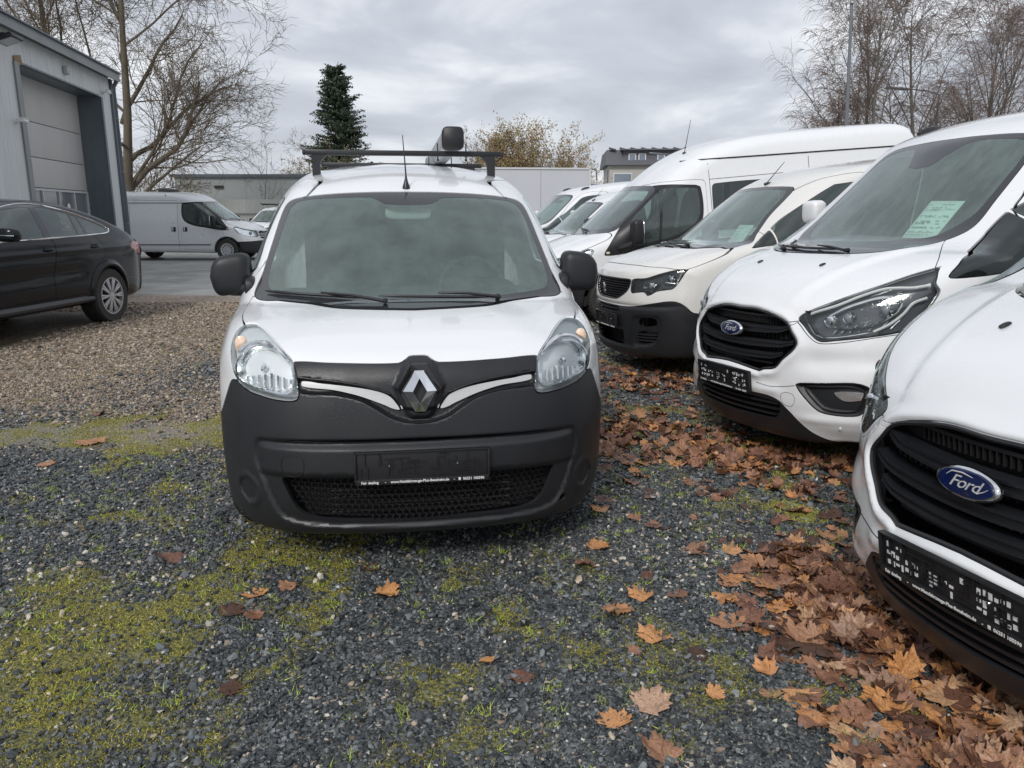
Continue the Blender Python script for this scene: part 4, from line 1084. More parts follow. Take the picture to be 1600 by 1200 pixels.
def build_custom(pose, label, detail, group='white transporter vans with hexagonal grilles'):
    global CUSTOM_F
    if CUSTOM_F is None: CUSTOM_F = make_body(F_side, F_wz, F_taper, F_bow, 0.05, 0.09, arches=F_arch, feats=custom_feats())
    f = CUSTOM_F
    xs = np.linspace(-1.03, 1.03, 171)
    ys = grid_steps([(-0.08, 0.0105), (0.5, 0.0145), (1.3, 0.022), (2.1, 0.07), (5.1, None)])
    zs = grid_steps([(0.10, 0.0115), (1.25, 0.02), (2.06, None)])
    V = Vehicle('transporter_van', 'custom', f, pose, (xs, ys, zs), label, 'van', group, M_WHITE)
    r = V.root
    out = [(0,1.797,0),(0.19,1.795),(0.47,1.777),(0.56,1.745),(0.60,1.69),(0.625,1.58),(0.640,1.49),(0.655,1.395),(0.672,1.30),(0.66,1.262),(0.60,1.222),(0.50,1.195),(0.35,1.184),(0,1.182,0)]
    inn = [(0.20,1.765),(0.45,1.752),(0.54,1.72),(0.575,1.66),(0.60,1.50),(0.612,1.36),(0.585,1.305),(0.52,1.25),(0.33,1.232),(0,1.228),(-0.33,1.232),(-0.52,1.25),(-0.585,1.305),(-0.612,1.36),(-0.60,1.50),(-0.575,1.66),(-0.54,1.72),(-0.45,1.752),(-0.25,1.765),
           (-0.17,1.70),(-0.12,1.645),(0.05,1.645),(0.10,1.70)]
    screen(V, out, inn, 2.0, M_GLASSF)
    # lamps
    dark = mat('lamp_black', (0.05, 0.052, 0.06), 0.2, coat=0.8, noise=(30, 0.3, (0.03, 0.03, 0.035)))
    for h, sg in lamp_shell(V, F_LAMP, 0.9, dark, 0.045):
        MB().tube(curve_in(V, [(0.475,0.888),(0.52,0.912),(0.609,0.948),(0.692,0.998),(0.753,1.026),(0.80,1.030),(0.843,1.028),(0.885,1.036)], sg, 0.018), [0.004]+[0.008]*34+[0.012], 6).build('light_strip', M_WPLAST, h)
        MB().tube(curve_in(V, [(0.475,0.888),(0.52,0.84),(0.565,0.797),(0.62,0.785),(0.70,0.795),(0.78,0.815)], sg, 0.012), 0.0045, 6).build('chrome_outline', M_CHROME, h)
        MB().tube(curve_in(V, [(0.78,0.815),(0.82,0.85),(0.85,0.90),(0.87,0.955),(0.895,0.975)], sg, 0.018), 0.0075, 6).build('light_strip', M_WPLAST, h)
        MB().tube(curve_in(V, [(0.58,0.87),(0.62,0.84),(0.70,0.83),(0.78,0.85),(0.83,0.91),(0.83,0.97),(0.77,0.985),(0.70,0.96),(0.63,0.92)], sg, 0.022, closed=True), 0.008, 6).build('chrome_bezel', M_CHROME, h)
        projector(V, h, sg, 0.785, 0.925, 0.034); projector(V, h, sg, 0.665, 0.885, 0.030)
        c = front_pts(V.f, [(0.595*sg, 0.868)])[0]; MB().sellip(c + [0.01*sg, 0.03, 0], (0.035, 0.02, 0.028), 0.5, 14).build('reflector', M_BOWL, h)
        b = MB()
        for k in range(7):
            xx = 0.63 + 0.032*k; b.tube(curve_in(V, [(xx, 0.80 + 0.004*k), (xx + 0.02, 0.835 + 0.006*k)], sg, 0.035, 2), 0.004, 5)
        b.build('lamp_ribs', M_BOWL, h)
    # grille opening with slats
    cut_front(V, F_GR, 0.5, 0.0)
    gP = cr(sym(F_GR), 4); P = V.on_front(gP, 0.0015); P[:, 1] += 0.004
    MB().tube(P, 0.009, 6, closed=True).build('grille_surround', M_PLAST2, r)
    MB().box((0, 0.185, 0.74), (1.0, 0.02, 0.36)).build('grille_back', M_VOID, r, smooth=False)
    hw = {0.872: 0.30, 0.812: 0.405, 0.735: 0.45, 0.668: 0.395, 0.615: 0.33}
    for z0, w in list(hw.items())[1:4]:
        zf = lambda x, z0=z0, w=w: z0 - 0.014*math.cos(x/w*1.4) + (0.016 if abs(x) > w*0.86 else 0)*(abs(x) - w*0.86)/(w*0.14)*1.0
        for dz in (0.013, -0.013):
            blade(V, -w, w, lambda x: zf(x) + dz*(1 - 0.45*(abs(x)/w)**3), 0.002, 0.010, 0.05, M_PLAST, 'grille_slat', r, 26)
        blade(V, -w, w, zf, 0.012, 0.024, 0.03, M_PLAST2, 'grille_slat_core', r, 26)
    for k, z0 in enumerate((0.852, 0.775, 0.702, 0.64)):
        w = (0.30, 0.40, 0.40, 0.33)[k]
        b = MB()
        for i in range(-13, 14):
            x = i*w/13.5; p = V.on_front([(x, z0)])[0]; b.box(p + [0, 0.075, 0], (0.006, 0.06, 0.05))
        b.build('grille_rib', M_VOID, r, smooth=False)
    for z0, w in ((0.872, 0.31), (0.618, 0.31)): blade(V, -w, w, lambda x: z0, 0.03, 0.012, 0.06, M_PLAST2, 'grille_slat', r, 20)
    # oval badge
    e = empty('badge'); e.parent = r; e.matrix_local = Matrix(m4(rx3(-0.22), (0, 0.018, 0.795)).tolist())
    t = np.linspace(0, 2*math.pi, 41)[:-1]; ov = lambda a, b: [(a*math.cos(q), b*math.sin(q)) for q in t]
    MB().prism(ov(0.105, 0.044), 0.02, ch=0.006).build('badge_rim', M_CHROME, e, angle=50)
    MB().prism(ov(0.094, 0.0375), 0.02, m4(t=(0, -0.0025, 0)), ch=0.003).build('badge_field', mat('badge_blue', (0.003, 0.009, 0.055), 0.15, coat=0.6, noise=(20, 0.3, (0.004, 0.012, 0.07))), e, angle=50)
    tv, tf = text_mesh('Ford', 0.051, shear=0.42, ext=0.0008, bold=0.0, spacing=0.90)
    obj('lettering', np.stack([tv[:, 0]*1.12, -0.0035 - tv[:, 2], tv[:, 1]*0.95 - 0.001], 1), tf, M_SATIN, e, smooth=False)
    b = MB().tube([(-0.062, -0.0042, 0.010), (-0.045, -0.0042, 0.024), (-0.01, -0.0042, 0.027), (0.025, -0.0042, 0.022)], [0.001, 0.0022, 0.0022, 0.0008], 6)
    b.tube([(0.045, -0.0042, -0.016), (0.065, -0.0042, -0.006), (0.078, -0.0042, 0.004)], [0.002, 0.0014, 0.0006], 6).build('lettering_swash', M_SATIN, e)
    plate_holder(r, (0, -0.040, 0.510), rx3(0.04), light=True)
    # lower grille
    cut_front(V, F_LOW, 0.5, 0.0)
    MB().box((0, 0.16, 0.365), (0.95, 0.02, 0.17)).build('lower_grille_back', M_VOID, r, smooth=False)
    for z0, w in ((0.400, 0.40), (0.365, 0.395), (0.330, 0.37)):
        blade(V, -w, w, lambda x: z0, 0.004, 0.012, 0.05, M_PLAST2, 'lower_grille_slat', r, 20)
    for sx in (-0.42, 0.42): pass
    # black lower bumper, fog lamp surrounds
    lowb = [(0,0.452,0),(0.23,0.446),(0.34,0.443),(0.411,0.422),(0.45,0.385),(0.497,0.336),(0.564,0.252),(0.64,0.20),(0.75,0.16,0),(0.75,0.0,0),(0,0.0,0)]
    V.piece('lower_bumper', cut_front(V, lowb, 0.8, 0.003, 5), M_PLAST, 0.014)
    FP = cr(F_FOG, 6)
    fv = V.take(lambda p: np.maximum(sdpoly(FP, np.abs(p[:, 0]), p[:, 2]), p[:, 1] - 0.5), 0.003)
    V.piece('fog_lamp_surround', fv, M_PLAST, 0.012, both=True)
    for sg in (1, -1):
        h = empty('fog_lamp'); h.parent = r
        for sc, off, rr in ((1.0, -0.004, 0.005), (0.78, 0.012, 0.006)):
            c0 = FP.mean(0); Q = V.on_front(((FP - c0)*sc + c0)*[sg, 1], 0.0)
            MB().tube(Q - [0, off, 0], rr, 6, closed=True).build('surround_ridge', M_PLAST2, h)
        Pq = [(0.675,0.497),(0.80,0.500),(0.812,0.478),(0.76,0.456),(0.71,0.455)]
        V.patch('fog_lamp_glass', [(a*sg, b) for a, b in Pq], M_BOWL, off=0.010, h=0.012, depth=0.02, smooth=4, parent=h)
    # bonnet and seams
    hood = [(0,1.180,0),(0.35,1.182),(0.50,1.192),(0.60,1.220),(0.668,1.205,0),(0.74,1.17),(0.84,1.125,0),(0.80,1.092,0),(0.73,1.045),(0.60,0.978),(0.50,0.926),(0.462,0.90),(0.455,0.868,0),(0.40,0.856,0),(0.36,0.868),(0.30,0.888),(0.155,0.916),(0,0.918,0)]
    HP = cr(sym([(0,1.75,0),(0.6,1.75,0),(0.862,1.1,0),(0.862,0.905),(0.80,0.87),(0.70,0.86),(0.46,0.866,0),(0.40,0.856,0),(0.36,0.868),(0.30,0.888),(0.155,0.916),(0,0.918,0)]), 6)
    HT = cr(sym([(0,-0.5,0),(0.92,-0.5,0),(0.90,0.60,0),(0.862,0.655),(0.79,0.76),(0.70,0.87),(0.63,0.96),(0.60,1.02,0),(0,1.02,0)]), 6)
    V.piece('bonnet', V.take(lambda p: np.maximum(sdpoly(HP, p[:, 0], p[:, 2]), sdpoly(HT, p[:, 0], p[:, 1])), 0.005), M_WHITE, 0.02)
    bump = [(0,0.70,0),(0.45,0.85,0),(0.46,0.86),(0.55,0.78),(0.60,0.755),(0.70,0.765),(0.86,0.80),(0.93,0.80),(1.2,0.80,0),(1.2,0.1,0),(0,0.1,0)]
    V.piece('bumper', cut_front(V, bump, 0.62, 0.004, 5), M_WHITE, 0.014)
    for sg in (1, -1):
        s_ = V.on_front(cr([(0.26*sg,0.506),(0.355*sg,0.498),(0.43*sg,0.505),(0.505*sg,0.520)], 5, False), 0.0008); V.bead('bumper_seam', s_, 0.0016, M_VOID, 5)
        c = V.on_front([(0.70*sg, 0.300)], 0.0)[0]; n_ = unit(grad(V.f, c[None], 4e-3))[0]
        MB().lathe([(0.0005, -0.003), (0.008, -0.003), (0.009, 0.0), (0.013, 0.001), (0.013, 0.004)], 16, 'y', c).build('parking_sensor', M_WHITE, r)
        c = V.on_front([(0.285*sg, 1.134)], 0.004)[0]; MB().sellip(c, (0.012, 0.022, 0.006), 0.8, 12, rx3(0.25)).build('washer_nozzle', M_PLAST2, r)
    tow = V.on_front(cr([(0.425,0.442),(0.435,0.468),(0.465,0.476),(0.50,0.463),(0.505,0.43),(0.492,0.405),(0.465,0.398),(0.435,0.412)], 5), 0.0006)
    V.bead('tow_cover_seam', tow, 0.0014, mat('shadow_gap', (0.2, 0.2, 0.2), 0.8, noise=(30, .3, (.15, .15, .15))), 5, True)
    # cab side
    quarter = [(0.698,1.066),(0.712,1.085),(0.76,1.116),(0.833,1.153),(0.953,1.183),(1.051,1.221),(1.14,1.274),(1.212,1.319),(1.27,1.356,0),(1.275,1.085,0),(1.0,1.062),(0.80,1.060)]
    V.piece('quarter_window', V.take(V.spoly(quarter), 0.004), M_DARKG, 0.0, -0.001, both=True)
    win = [(1.287,1.10,0),(1.285,1.365,0),(1.42,1.435),(1.66,1.60),(1.85,1.72),(2.25,1.75,0),(2.33,1.70),(2.36,1.12,0)]
    V.piece('side_window', V.take(V.spoly(win), 0.004), M_SIDEG, 0.0, -0.003, both=True)
    door = [(1.285,1.20),(1.27,1.0),(1.30,0.7),(1.42,0.42),(1.50,0.36,0),(2.36,0.36,0),(2.42,0.8),(2.44,1.70),(2.36,1.80),(1.9,1.80),(1.62,1.64),(1.40,1.45),(1.27,1.33)]
    V.piece('door', V.take(V.spoly(door), 0.005), M_WHITE, 0.014, both=True)
    V.finish('body')
    for sg in (1, -1):
        side_mirror(V, sg, (1.05, 1.50, 1.39), (0.085, 0.06, 0.085), m=M_WHITE, arm=(0.88, 1.48, 1.30))
        ro = top_pts(f, [(0.50*sg, y) for y in np.linspace(1.93, 2.12, 6)]); V.bead('roof_rail_foot', ro + [0, 0, 0.012], [0.01, 0.022, 0.024, 0.024, 0.02, 0.008], M_PLAST2, 8)
    wiper(V, 'wiper', (0.27, 1.185), (-0.05, 1.205), (-0.50, 1.200), (0.22, 1.193))
    wiper(V, 'wiper', (-0.30, 1.185), (-0.42, 1.200), (-0.60, 1.215), (-0.05, 1.193))
    MB().sellip((-0.02, 1.60, 1.66), (0.12, 0.09, 0.03), 0.6, 16).build('camera_pod', M_INT, r)
    cabin(V, 1.55, 1.35, 1.10, 2.25, 0.55, 0.42, bulk=(2.95, 1.2, 1.3))
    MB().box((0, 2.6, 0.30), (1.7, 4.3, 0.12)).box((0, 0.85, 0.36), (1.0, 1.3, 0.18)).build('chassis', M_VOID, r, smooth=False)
    for (y, sg) in ((1.0, 1), (1.0, -1), (3.93, 1), (3.93, -1)): wheel(r, (0.86*sg, y, 0.335), 0.338, 0.215, 0.205, sg)
    return V
FA = build_custom((1.36, 4.58, 0, 71, 4.5, -1.5), 'white transporter with a price sheet in its windscreen, right of the off-white compact van', 2)
rest_on_pane(FA, [(0.285,1.445),(0.490,1.434),(0.520,1.244),(0.312,1.250)], 'price_sheet', 'large pale price sheet inside the windscreen of the transporter with hexagonal grille')
class Placed: pass
def place_copy(V, pose, label, group=None, cat=None, name=None, paint=None):
    """another of the same vehicle: the thing, its parts and sub-parts copied"""
    r = copy_tree(V.root); M = m4(rotm(*pose[3:]), pose[:3]); r.matrix_world = Matrix(M.tolist()); r['label'] = label
    if group: r['group'] = group
    elif 'group' in r: del r['group']
    if cat: r['category'] = cat
    if name: r.name = name
    if paint:
        for c in r.children:
            if c.data and c.data.materials and c.data.materials[0] == paint[0]: c.material_slots[0].link = 'OBJECT'; c.material_slots[0].material = paint[1]
    q = Placed(); q.root = r; q.M = M; q.f = V.f; return q
FB = place_copy(FA, (1.31, 1.965, -0.045, 75.4, 6.7, -2.5), 'nearest white transporter, cut off by the right edge, its blue oval badge close up', 'white transporter vans with hexagonal grilles')
place_copy(FA, (-0.4, 16.6, -0.05, 71, 4.0, 0), 'farthest white van of the row, its dark cab window beside the box body', 'white transporter vans with hexagonal grilles')
# ---------------------------------------------------------------- the off-white compact van and the plain copies further down the row
P_LAMP = [(0.425,0.888),(0.585,0.905),(0.70,0.942),(0.775,0.966),(0.825,0.968,0),(0.822,0.93),(0.800,0.85),(0.780,0.808),(0.742,0.800),(0.690,0.790),(0.655,0.765),(0.622,0.752,0),(0.590,0.783),(0.52,0.780),(0.44,0.775),(0.42,0.83)]
P_GR = [(0,0.892,0),(0.25,0.890),(0.40,0.884),(0.405,0.85),(0.385,0.80),(0.32,0.755),(0.22,0.716),(0.10,0.712),(0,0.711,0)]
def partner_feats():
    g_gr, g_fog = Grid2(cr(sym(P_GR), 5), 0.2, 0.008), Grid2(cr([(0.47,0.56),(0.60,0.575),(0.715,0.575),(0.725,0.44),(0.655,0.31),(0.45,0.295),(0.455,0.42)], 5), 0.2, 0.008)
    def feats(p, q):
        x, y, z = p[:, 0], p[:, 1], p[:, 2]; ax = np.abs(x)
        d = 0.02*sstep(0.004, -0.03, g_fog(ax, z)) + 0.010*sstep(0.0, -0.02, g_gr(x, z))
        d -= 0.02*sstep(0.30, 0.25, z)*sstep(0.55, 0.45, ax)
        d += 0.015*np.exp(-((z - 0.655)/0.02)**2)*sstep(0.9, 0.7, ax)
        d = d*(y < 0.7)
        d -= 0.014*sstep(0.60, 0.48, ax)*sstep(0.15, 0.3, y)*sstep(1.0, 0.8, y)
        return d
    return feats
P_F = None
def build_partner(pose, label, cat='van', name='compact_van', paint=None, detail=2, group=None, roof_bars=False):
    global P_F
    if P_F is None: P_F = make_body(P_side, P_wz, P_taper, P_bow, 0.05, 0.09, arches=P_arch, feats=partner_feats())
    paint = paint or M_IVORY
    V = Vehicle(name, 'partner', P_F, pose, (np.linspace(-0.98, 0.98, 103), grid_steps([(-0.06, 0.018), (1.3, 0.03), (2.1, 0.09), (4.5, None)]), grid_steps([(0.10, 0.018), (1.25, 0.028), (1.88, None)])), label, cat, group, paint)
    r = V.root
    out = [(0,1.600,0),(0.20,1.598),(0.48,1.580),(0.54,1.555),(0.575,1.48),(0.62,1.33),(0.70,1.19),(0.785,1.108),(0.66,1.112),(0.53,1.115),(0.22,1.122),(0,1.124,0)]
    inn = [(0.20,1.575),(0.46,1.555),(0.51,1.52),(0.57,1.34),(0.66,1.165),(0.64,1.135),(0.5,1.136),(0,1.142),(-0.5,1.136),(-0.64,1.135),(-0.66,1.165),(-0.57,1.34),(-0.51,1.52),(-0.46,1.555),(-0.20,1.575)]
    screen(V, out, inn, 1.95, M_GLASSF)
    dark = mat('lamp_black', (0.05, 0.052, 0.06), 0.2)
    for h, sg in lamp_shell(V, P_LAMP, 0.8, dark, 0.04):
        if detail < 2: continue
        for a, b, w in (((0.682,0.865),(0.640,0.785),0.014), ((0.808,0.935),(0.790,0.845),0.012), ((0.583,0.873),(0.568,0.815),0.012), ((0.752,0.930),(0.728,0.865),0.010), ((0.568,0.815),(0.60,0.82),0.008), ((0.728,0.865),(0.785,0.85),0.008), ((0.60,0.875),(0.655,0.865),0.006)):
            MB().tube(curve_in(V, [a, b], sg, 0.012, 3), w*0.8, 6).build('light_strip', M_BOWL, h)
        projector(V, h, sg, 0.755, 0.89, 0.026, 0.02)
        c = front_pts(V.f, [(0.625*sg, 0.835)])[0]; MB().sellip(c + [0.01*sg, 0.022, 0], (0.03, 0.02, 0.03), 0.4, 14).build('reflector', M_BOWL, h)
    cut_front(V, P_GR, 0.5)
    MB().box((0, 0.16, 0.80), (0.86, 0.02, 0.22)).build('grille_back', M_VOID, r, smooth=False)
    for k in range(8 if detail > 1 else 4):
        z0 = 0.73 + 0.0215*k*(1 if detail > 1 else 2); w = float(np.interp(z0, [0.71, 0.755, 0.80, 0.89], [0.20, 0.32, 0.385, 0.40]))
        blade(V, -w, w, lambda x: z0, 0.003, 0.009, 0.03, M_PLAST, 'grille_slat', r, 16)
    if detail > 1:
        P = V.on_front(cr(sym(P_GR), 4), 0.0); MB().tube(P, 0.007, 6, closed=True).build('grille_surround', M_PLAST2, r)
        # rampant beast badge, reduced to its upright silhouette
        b = MB()
        Rr = lambda pts, rad: b.tube([(x, -0.010, 0.80 + z) for x, z in pts], rad, 6)
        Rr([(-0.012,-0.045),(-0.004,-0.015),(0.002,0.012),(-0.004,0.034)], [0.006,0.009,0.009,0.007]); Rr([(-0.004,0.034),(-0.016,0.042),(-0.022,0.036)], [0.009,0.008,0.004])
        Rr([(0.0,0.018),(-0.022,0.022),(-0.026,0.014)], [0.005,0.004,0.003]); Rr([(0.0,0.002),(-0.022,0.000),(-0.026,-0.008)], [0.005,0.004,0.003])
        Rr([(-0.004,-0.018),(0.014,-0.03),(0.012,-0.05)], [0.007,0.005,0.004]); Rr([(0.004,0.0),(0.024,0.004),(0.026,0.024),(0.018,0.032)], [0.004,0.003,0.003,0.002])
        b.build('badge', M_CHROME, r)
    # lower openings with slats
    def opening(pts, zs, nm):
        P = cr(pts, 4); V.take(lambda p: np.maximum(sdpoly(P, np.abs(p[:, 0]), p[:, 2]), p[:, 1] - 0.55))
        if detail > 1:
            for z0 in zs:
                xx = P[:, 0][np.abs(P[:, 1] - z0) < 0.03]
                x0, x1 = xx.min() + 0.003, xx.max() - 0.003
                for sg in ((1, -1) if x0 > 0.05 else (0,)):
                    a, c = (-x1, x1) if sg == 0 else ((x0, x1) if sg == 1 else (-x1, -x0))
                    blade(V, a, c, lambda x: z0, -0.002, 0.014, 0.04, M_PLAST, nm, r, 14)
    opening([(0,0.432,0),(0.28,0.430),(0.325,0.428),(0.315,0.31),(0.26,0.292),(0,0.290,0)], (0.325, 0.358, 0.392), 'lower_grille_slat')
    opening([(0,0.640,0),(0.25,0.638),(0.26,0.625),(0.25,0.598),(0,0.596,0)], (0.618,), 'upper_slot_slat')
    opening([(0.52,0.425),(0.70,0.430),(0.69,0.38),(0.645,0.335),(0.50,0.325)], (0.350, 0.378, 0.405), 'corner_grille_slat')
    opening([(0.54,0.545),(0.68,0.552),(0.685,0.49),(0.53,0.485)], (), 'x')
    MB().box((0, 0.15, 0.46), (1.0, 0.02, 0.42)).box((0.62, 0.28, 0.44), (0.30, 0.02, 0.26), rz3(0.45)).box((-0.62, 0.28, 0.44), (0.30, 0.02, 0.26), rz3(-0.45)).build('bumper_cavity', M_VOID, r, smooth=False)
    blk = [(0,0.648,0),(0.30,0.646),(0.45,0.652),(0.58,0.670),(0.70,0.692),(0.775,0.703),(0.815,0.692),(0.845,0.650),(0.875,0.580),(0.95,0.56),(1.2,0.56,0),(1.2,0,0),(0,0,0)]
    V.piece('bumper', cut_front(V, blk, 0.72, 0.004), M_PLAST, 0.014)
    if detail > 1: plate_holder(r, (0, -0.018, 0.505), np.eye(3), text=True)
    hood = [(0,1.12,0),(0.53,1.113),(0.78,1.105),(0.84,1.07),(0.852,1.03),(0.835,0.98),(0.815,0.962,0),(0.775,0.972),(0.70,0.985),(0.626,0.990),(0.364,1.001),(0,1.003,0)]
    V.piece('bonnet', cut_front(V, hood, 1.15, 0.005), paint, 0.02)
    quarter = [(1.035,1.090,0),(1.147,1.146,0),(1.27,1.226,0),(1.275,1.10,0)]
    if detail > 1: V.piece('quarter_window', V.take(V.spoly(quarter), 0.004), M_DARKG, 0.0, -0.001, both=True)
    win = [(1.29,1.10,0),(1.288,1.24,0),(1.40,1.315),(1.52,1.378),(1.78,1.50),(1.95,1.57,0),(2.28,1.575),(2.33,1.53),(2.35,1.11,0)]
    V.piece('side_window', V.take(V.spoly(win), 0.004), M_SIDEG, 0.0, -0.003, both=True)
    door = [(1.24,1.06),(1.22,0.8),(1.30,0.45),(1.40,0.32,0),(2.34,0.32,0),(2.40,0.7),(2.42,1.5),(2.36,1.64),(1.95,1.64),(1.68,1.56),(1.42,1.41),(1.22,1.28)]
    V.piece('door', V.take(V.spoly(door), 0.005), paint, 0.014, both=True)
    V.finish('body')
    a0 = top_pts(P_F, [(0.09, 1.66)])[0]
    MB().sellip(a0 + [0, 0.02, 0.008], (0.02, 0.045, 0.016), 0.8, 14).tube([a0 + [0, 0, 0.01], a0 + [0, 0.20, 0.20]], [0.005, 0.003], 6).build('aerial', M_PLAST2, r)
    for sg in (1, -1): side_mirror(V, sg, (1.02, 1.64, 1.17), (0.10, 0.065, 0.105), arm=(0.86, 1.42, 1.10))
    cabin(V, 1.4, 1.25, 0.98, 2.0, 0.42, 0.37, bulk=(2.6, 1.1, 1.1), seats=(-0.37, 0.37))
    if detail > 1:
        wiper(V, 'wiper', (0.30, 1.124), (0.0, 1.136), (-0.42, 1.140), (0.28, 1.132))
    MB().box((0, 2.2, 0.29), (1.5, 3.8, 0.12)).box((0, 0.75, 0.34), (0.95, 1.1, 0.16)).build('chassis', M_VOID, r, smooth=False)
    for (y, sg) in ((0.90, 1), (0.90, -1), (3.68, 1), (3.68, -1)): wheel(r, (0.80*sg, y, 0.325), 0.328, 0.2, 0.2, sg)
    if roof_bars:
        rk = empty('roof_carrier'); rk.parent = r
        for yy in (1.95, 2.9): MB().box((0, yy, 1.84), (1.35, 0.06, 0.04), ch=0.01).build('crossbar', M_PLAST2, rk)
        for sx in (-0.6, 0.6): MB().box((sx, 2.4, 1.875), (0.03, 1.4, 0.03)).build('side_rail', M_PLAST2, rk)
    return V
PA = build_partner((0.96, 7.35, -0.02, 76, 4.7, -1), 'off-white compact van with dark bumper, slatted grille and a sheet in the windscreen')
rest_on_pane(PA, [(0.317,1.301),(0.510,1.296),(0.600,1.165),(0.428,1.160)], 'price_sheet', 'small pale sheet inside the windscreen of the off-white compact van', off=-0.03)
place_copy(PA, (-0.06, 13.85, -0.05, 76, 4.2, 0), 'white compact van mostly hidden between the high-roof bus and the farther white van', paint=(M_IVORY, M_WHITE))
PC = place_copy(PA, (-10.6, 32.0, 0, 14, 0, 0), 'small white car with roof bars behind the silver panel van', None, 'car', 'parked_car', (M_IVORY, M_WHITE))
rk = empty('roof_carrier'); rk.parent = PC.root
for yy in (1.95, 2.9): MB().box((0, yy, 1.84), (1.35, 0.06, 0.04), ch=0.01).build('crossbar', M_PLAST2, rk)
for sx in (-0.6, 0.6): MB().box((sx, 2.4, 1.875), (0.03, 1.4, 0.03)).build('side_rail', M_PLAST2, rk)

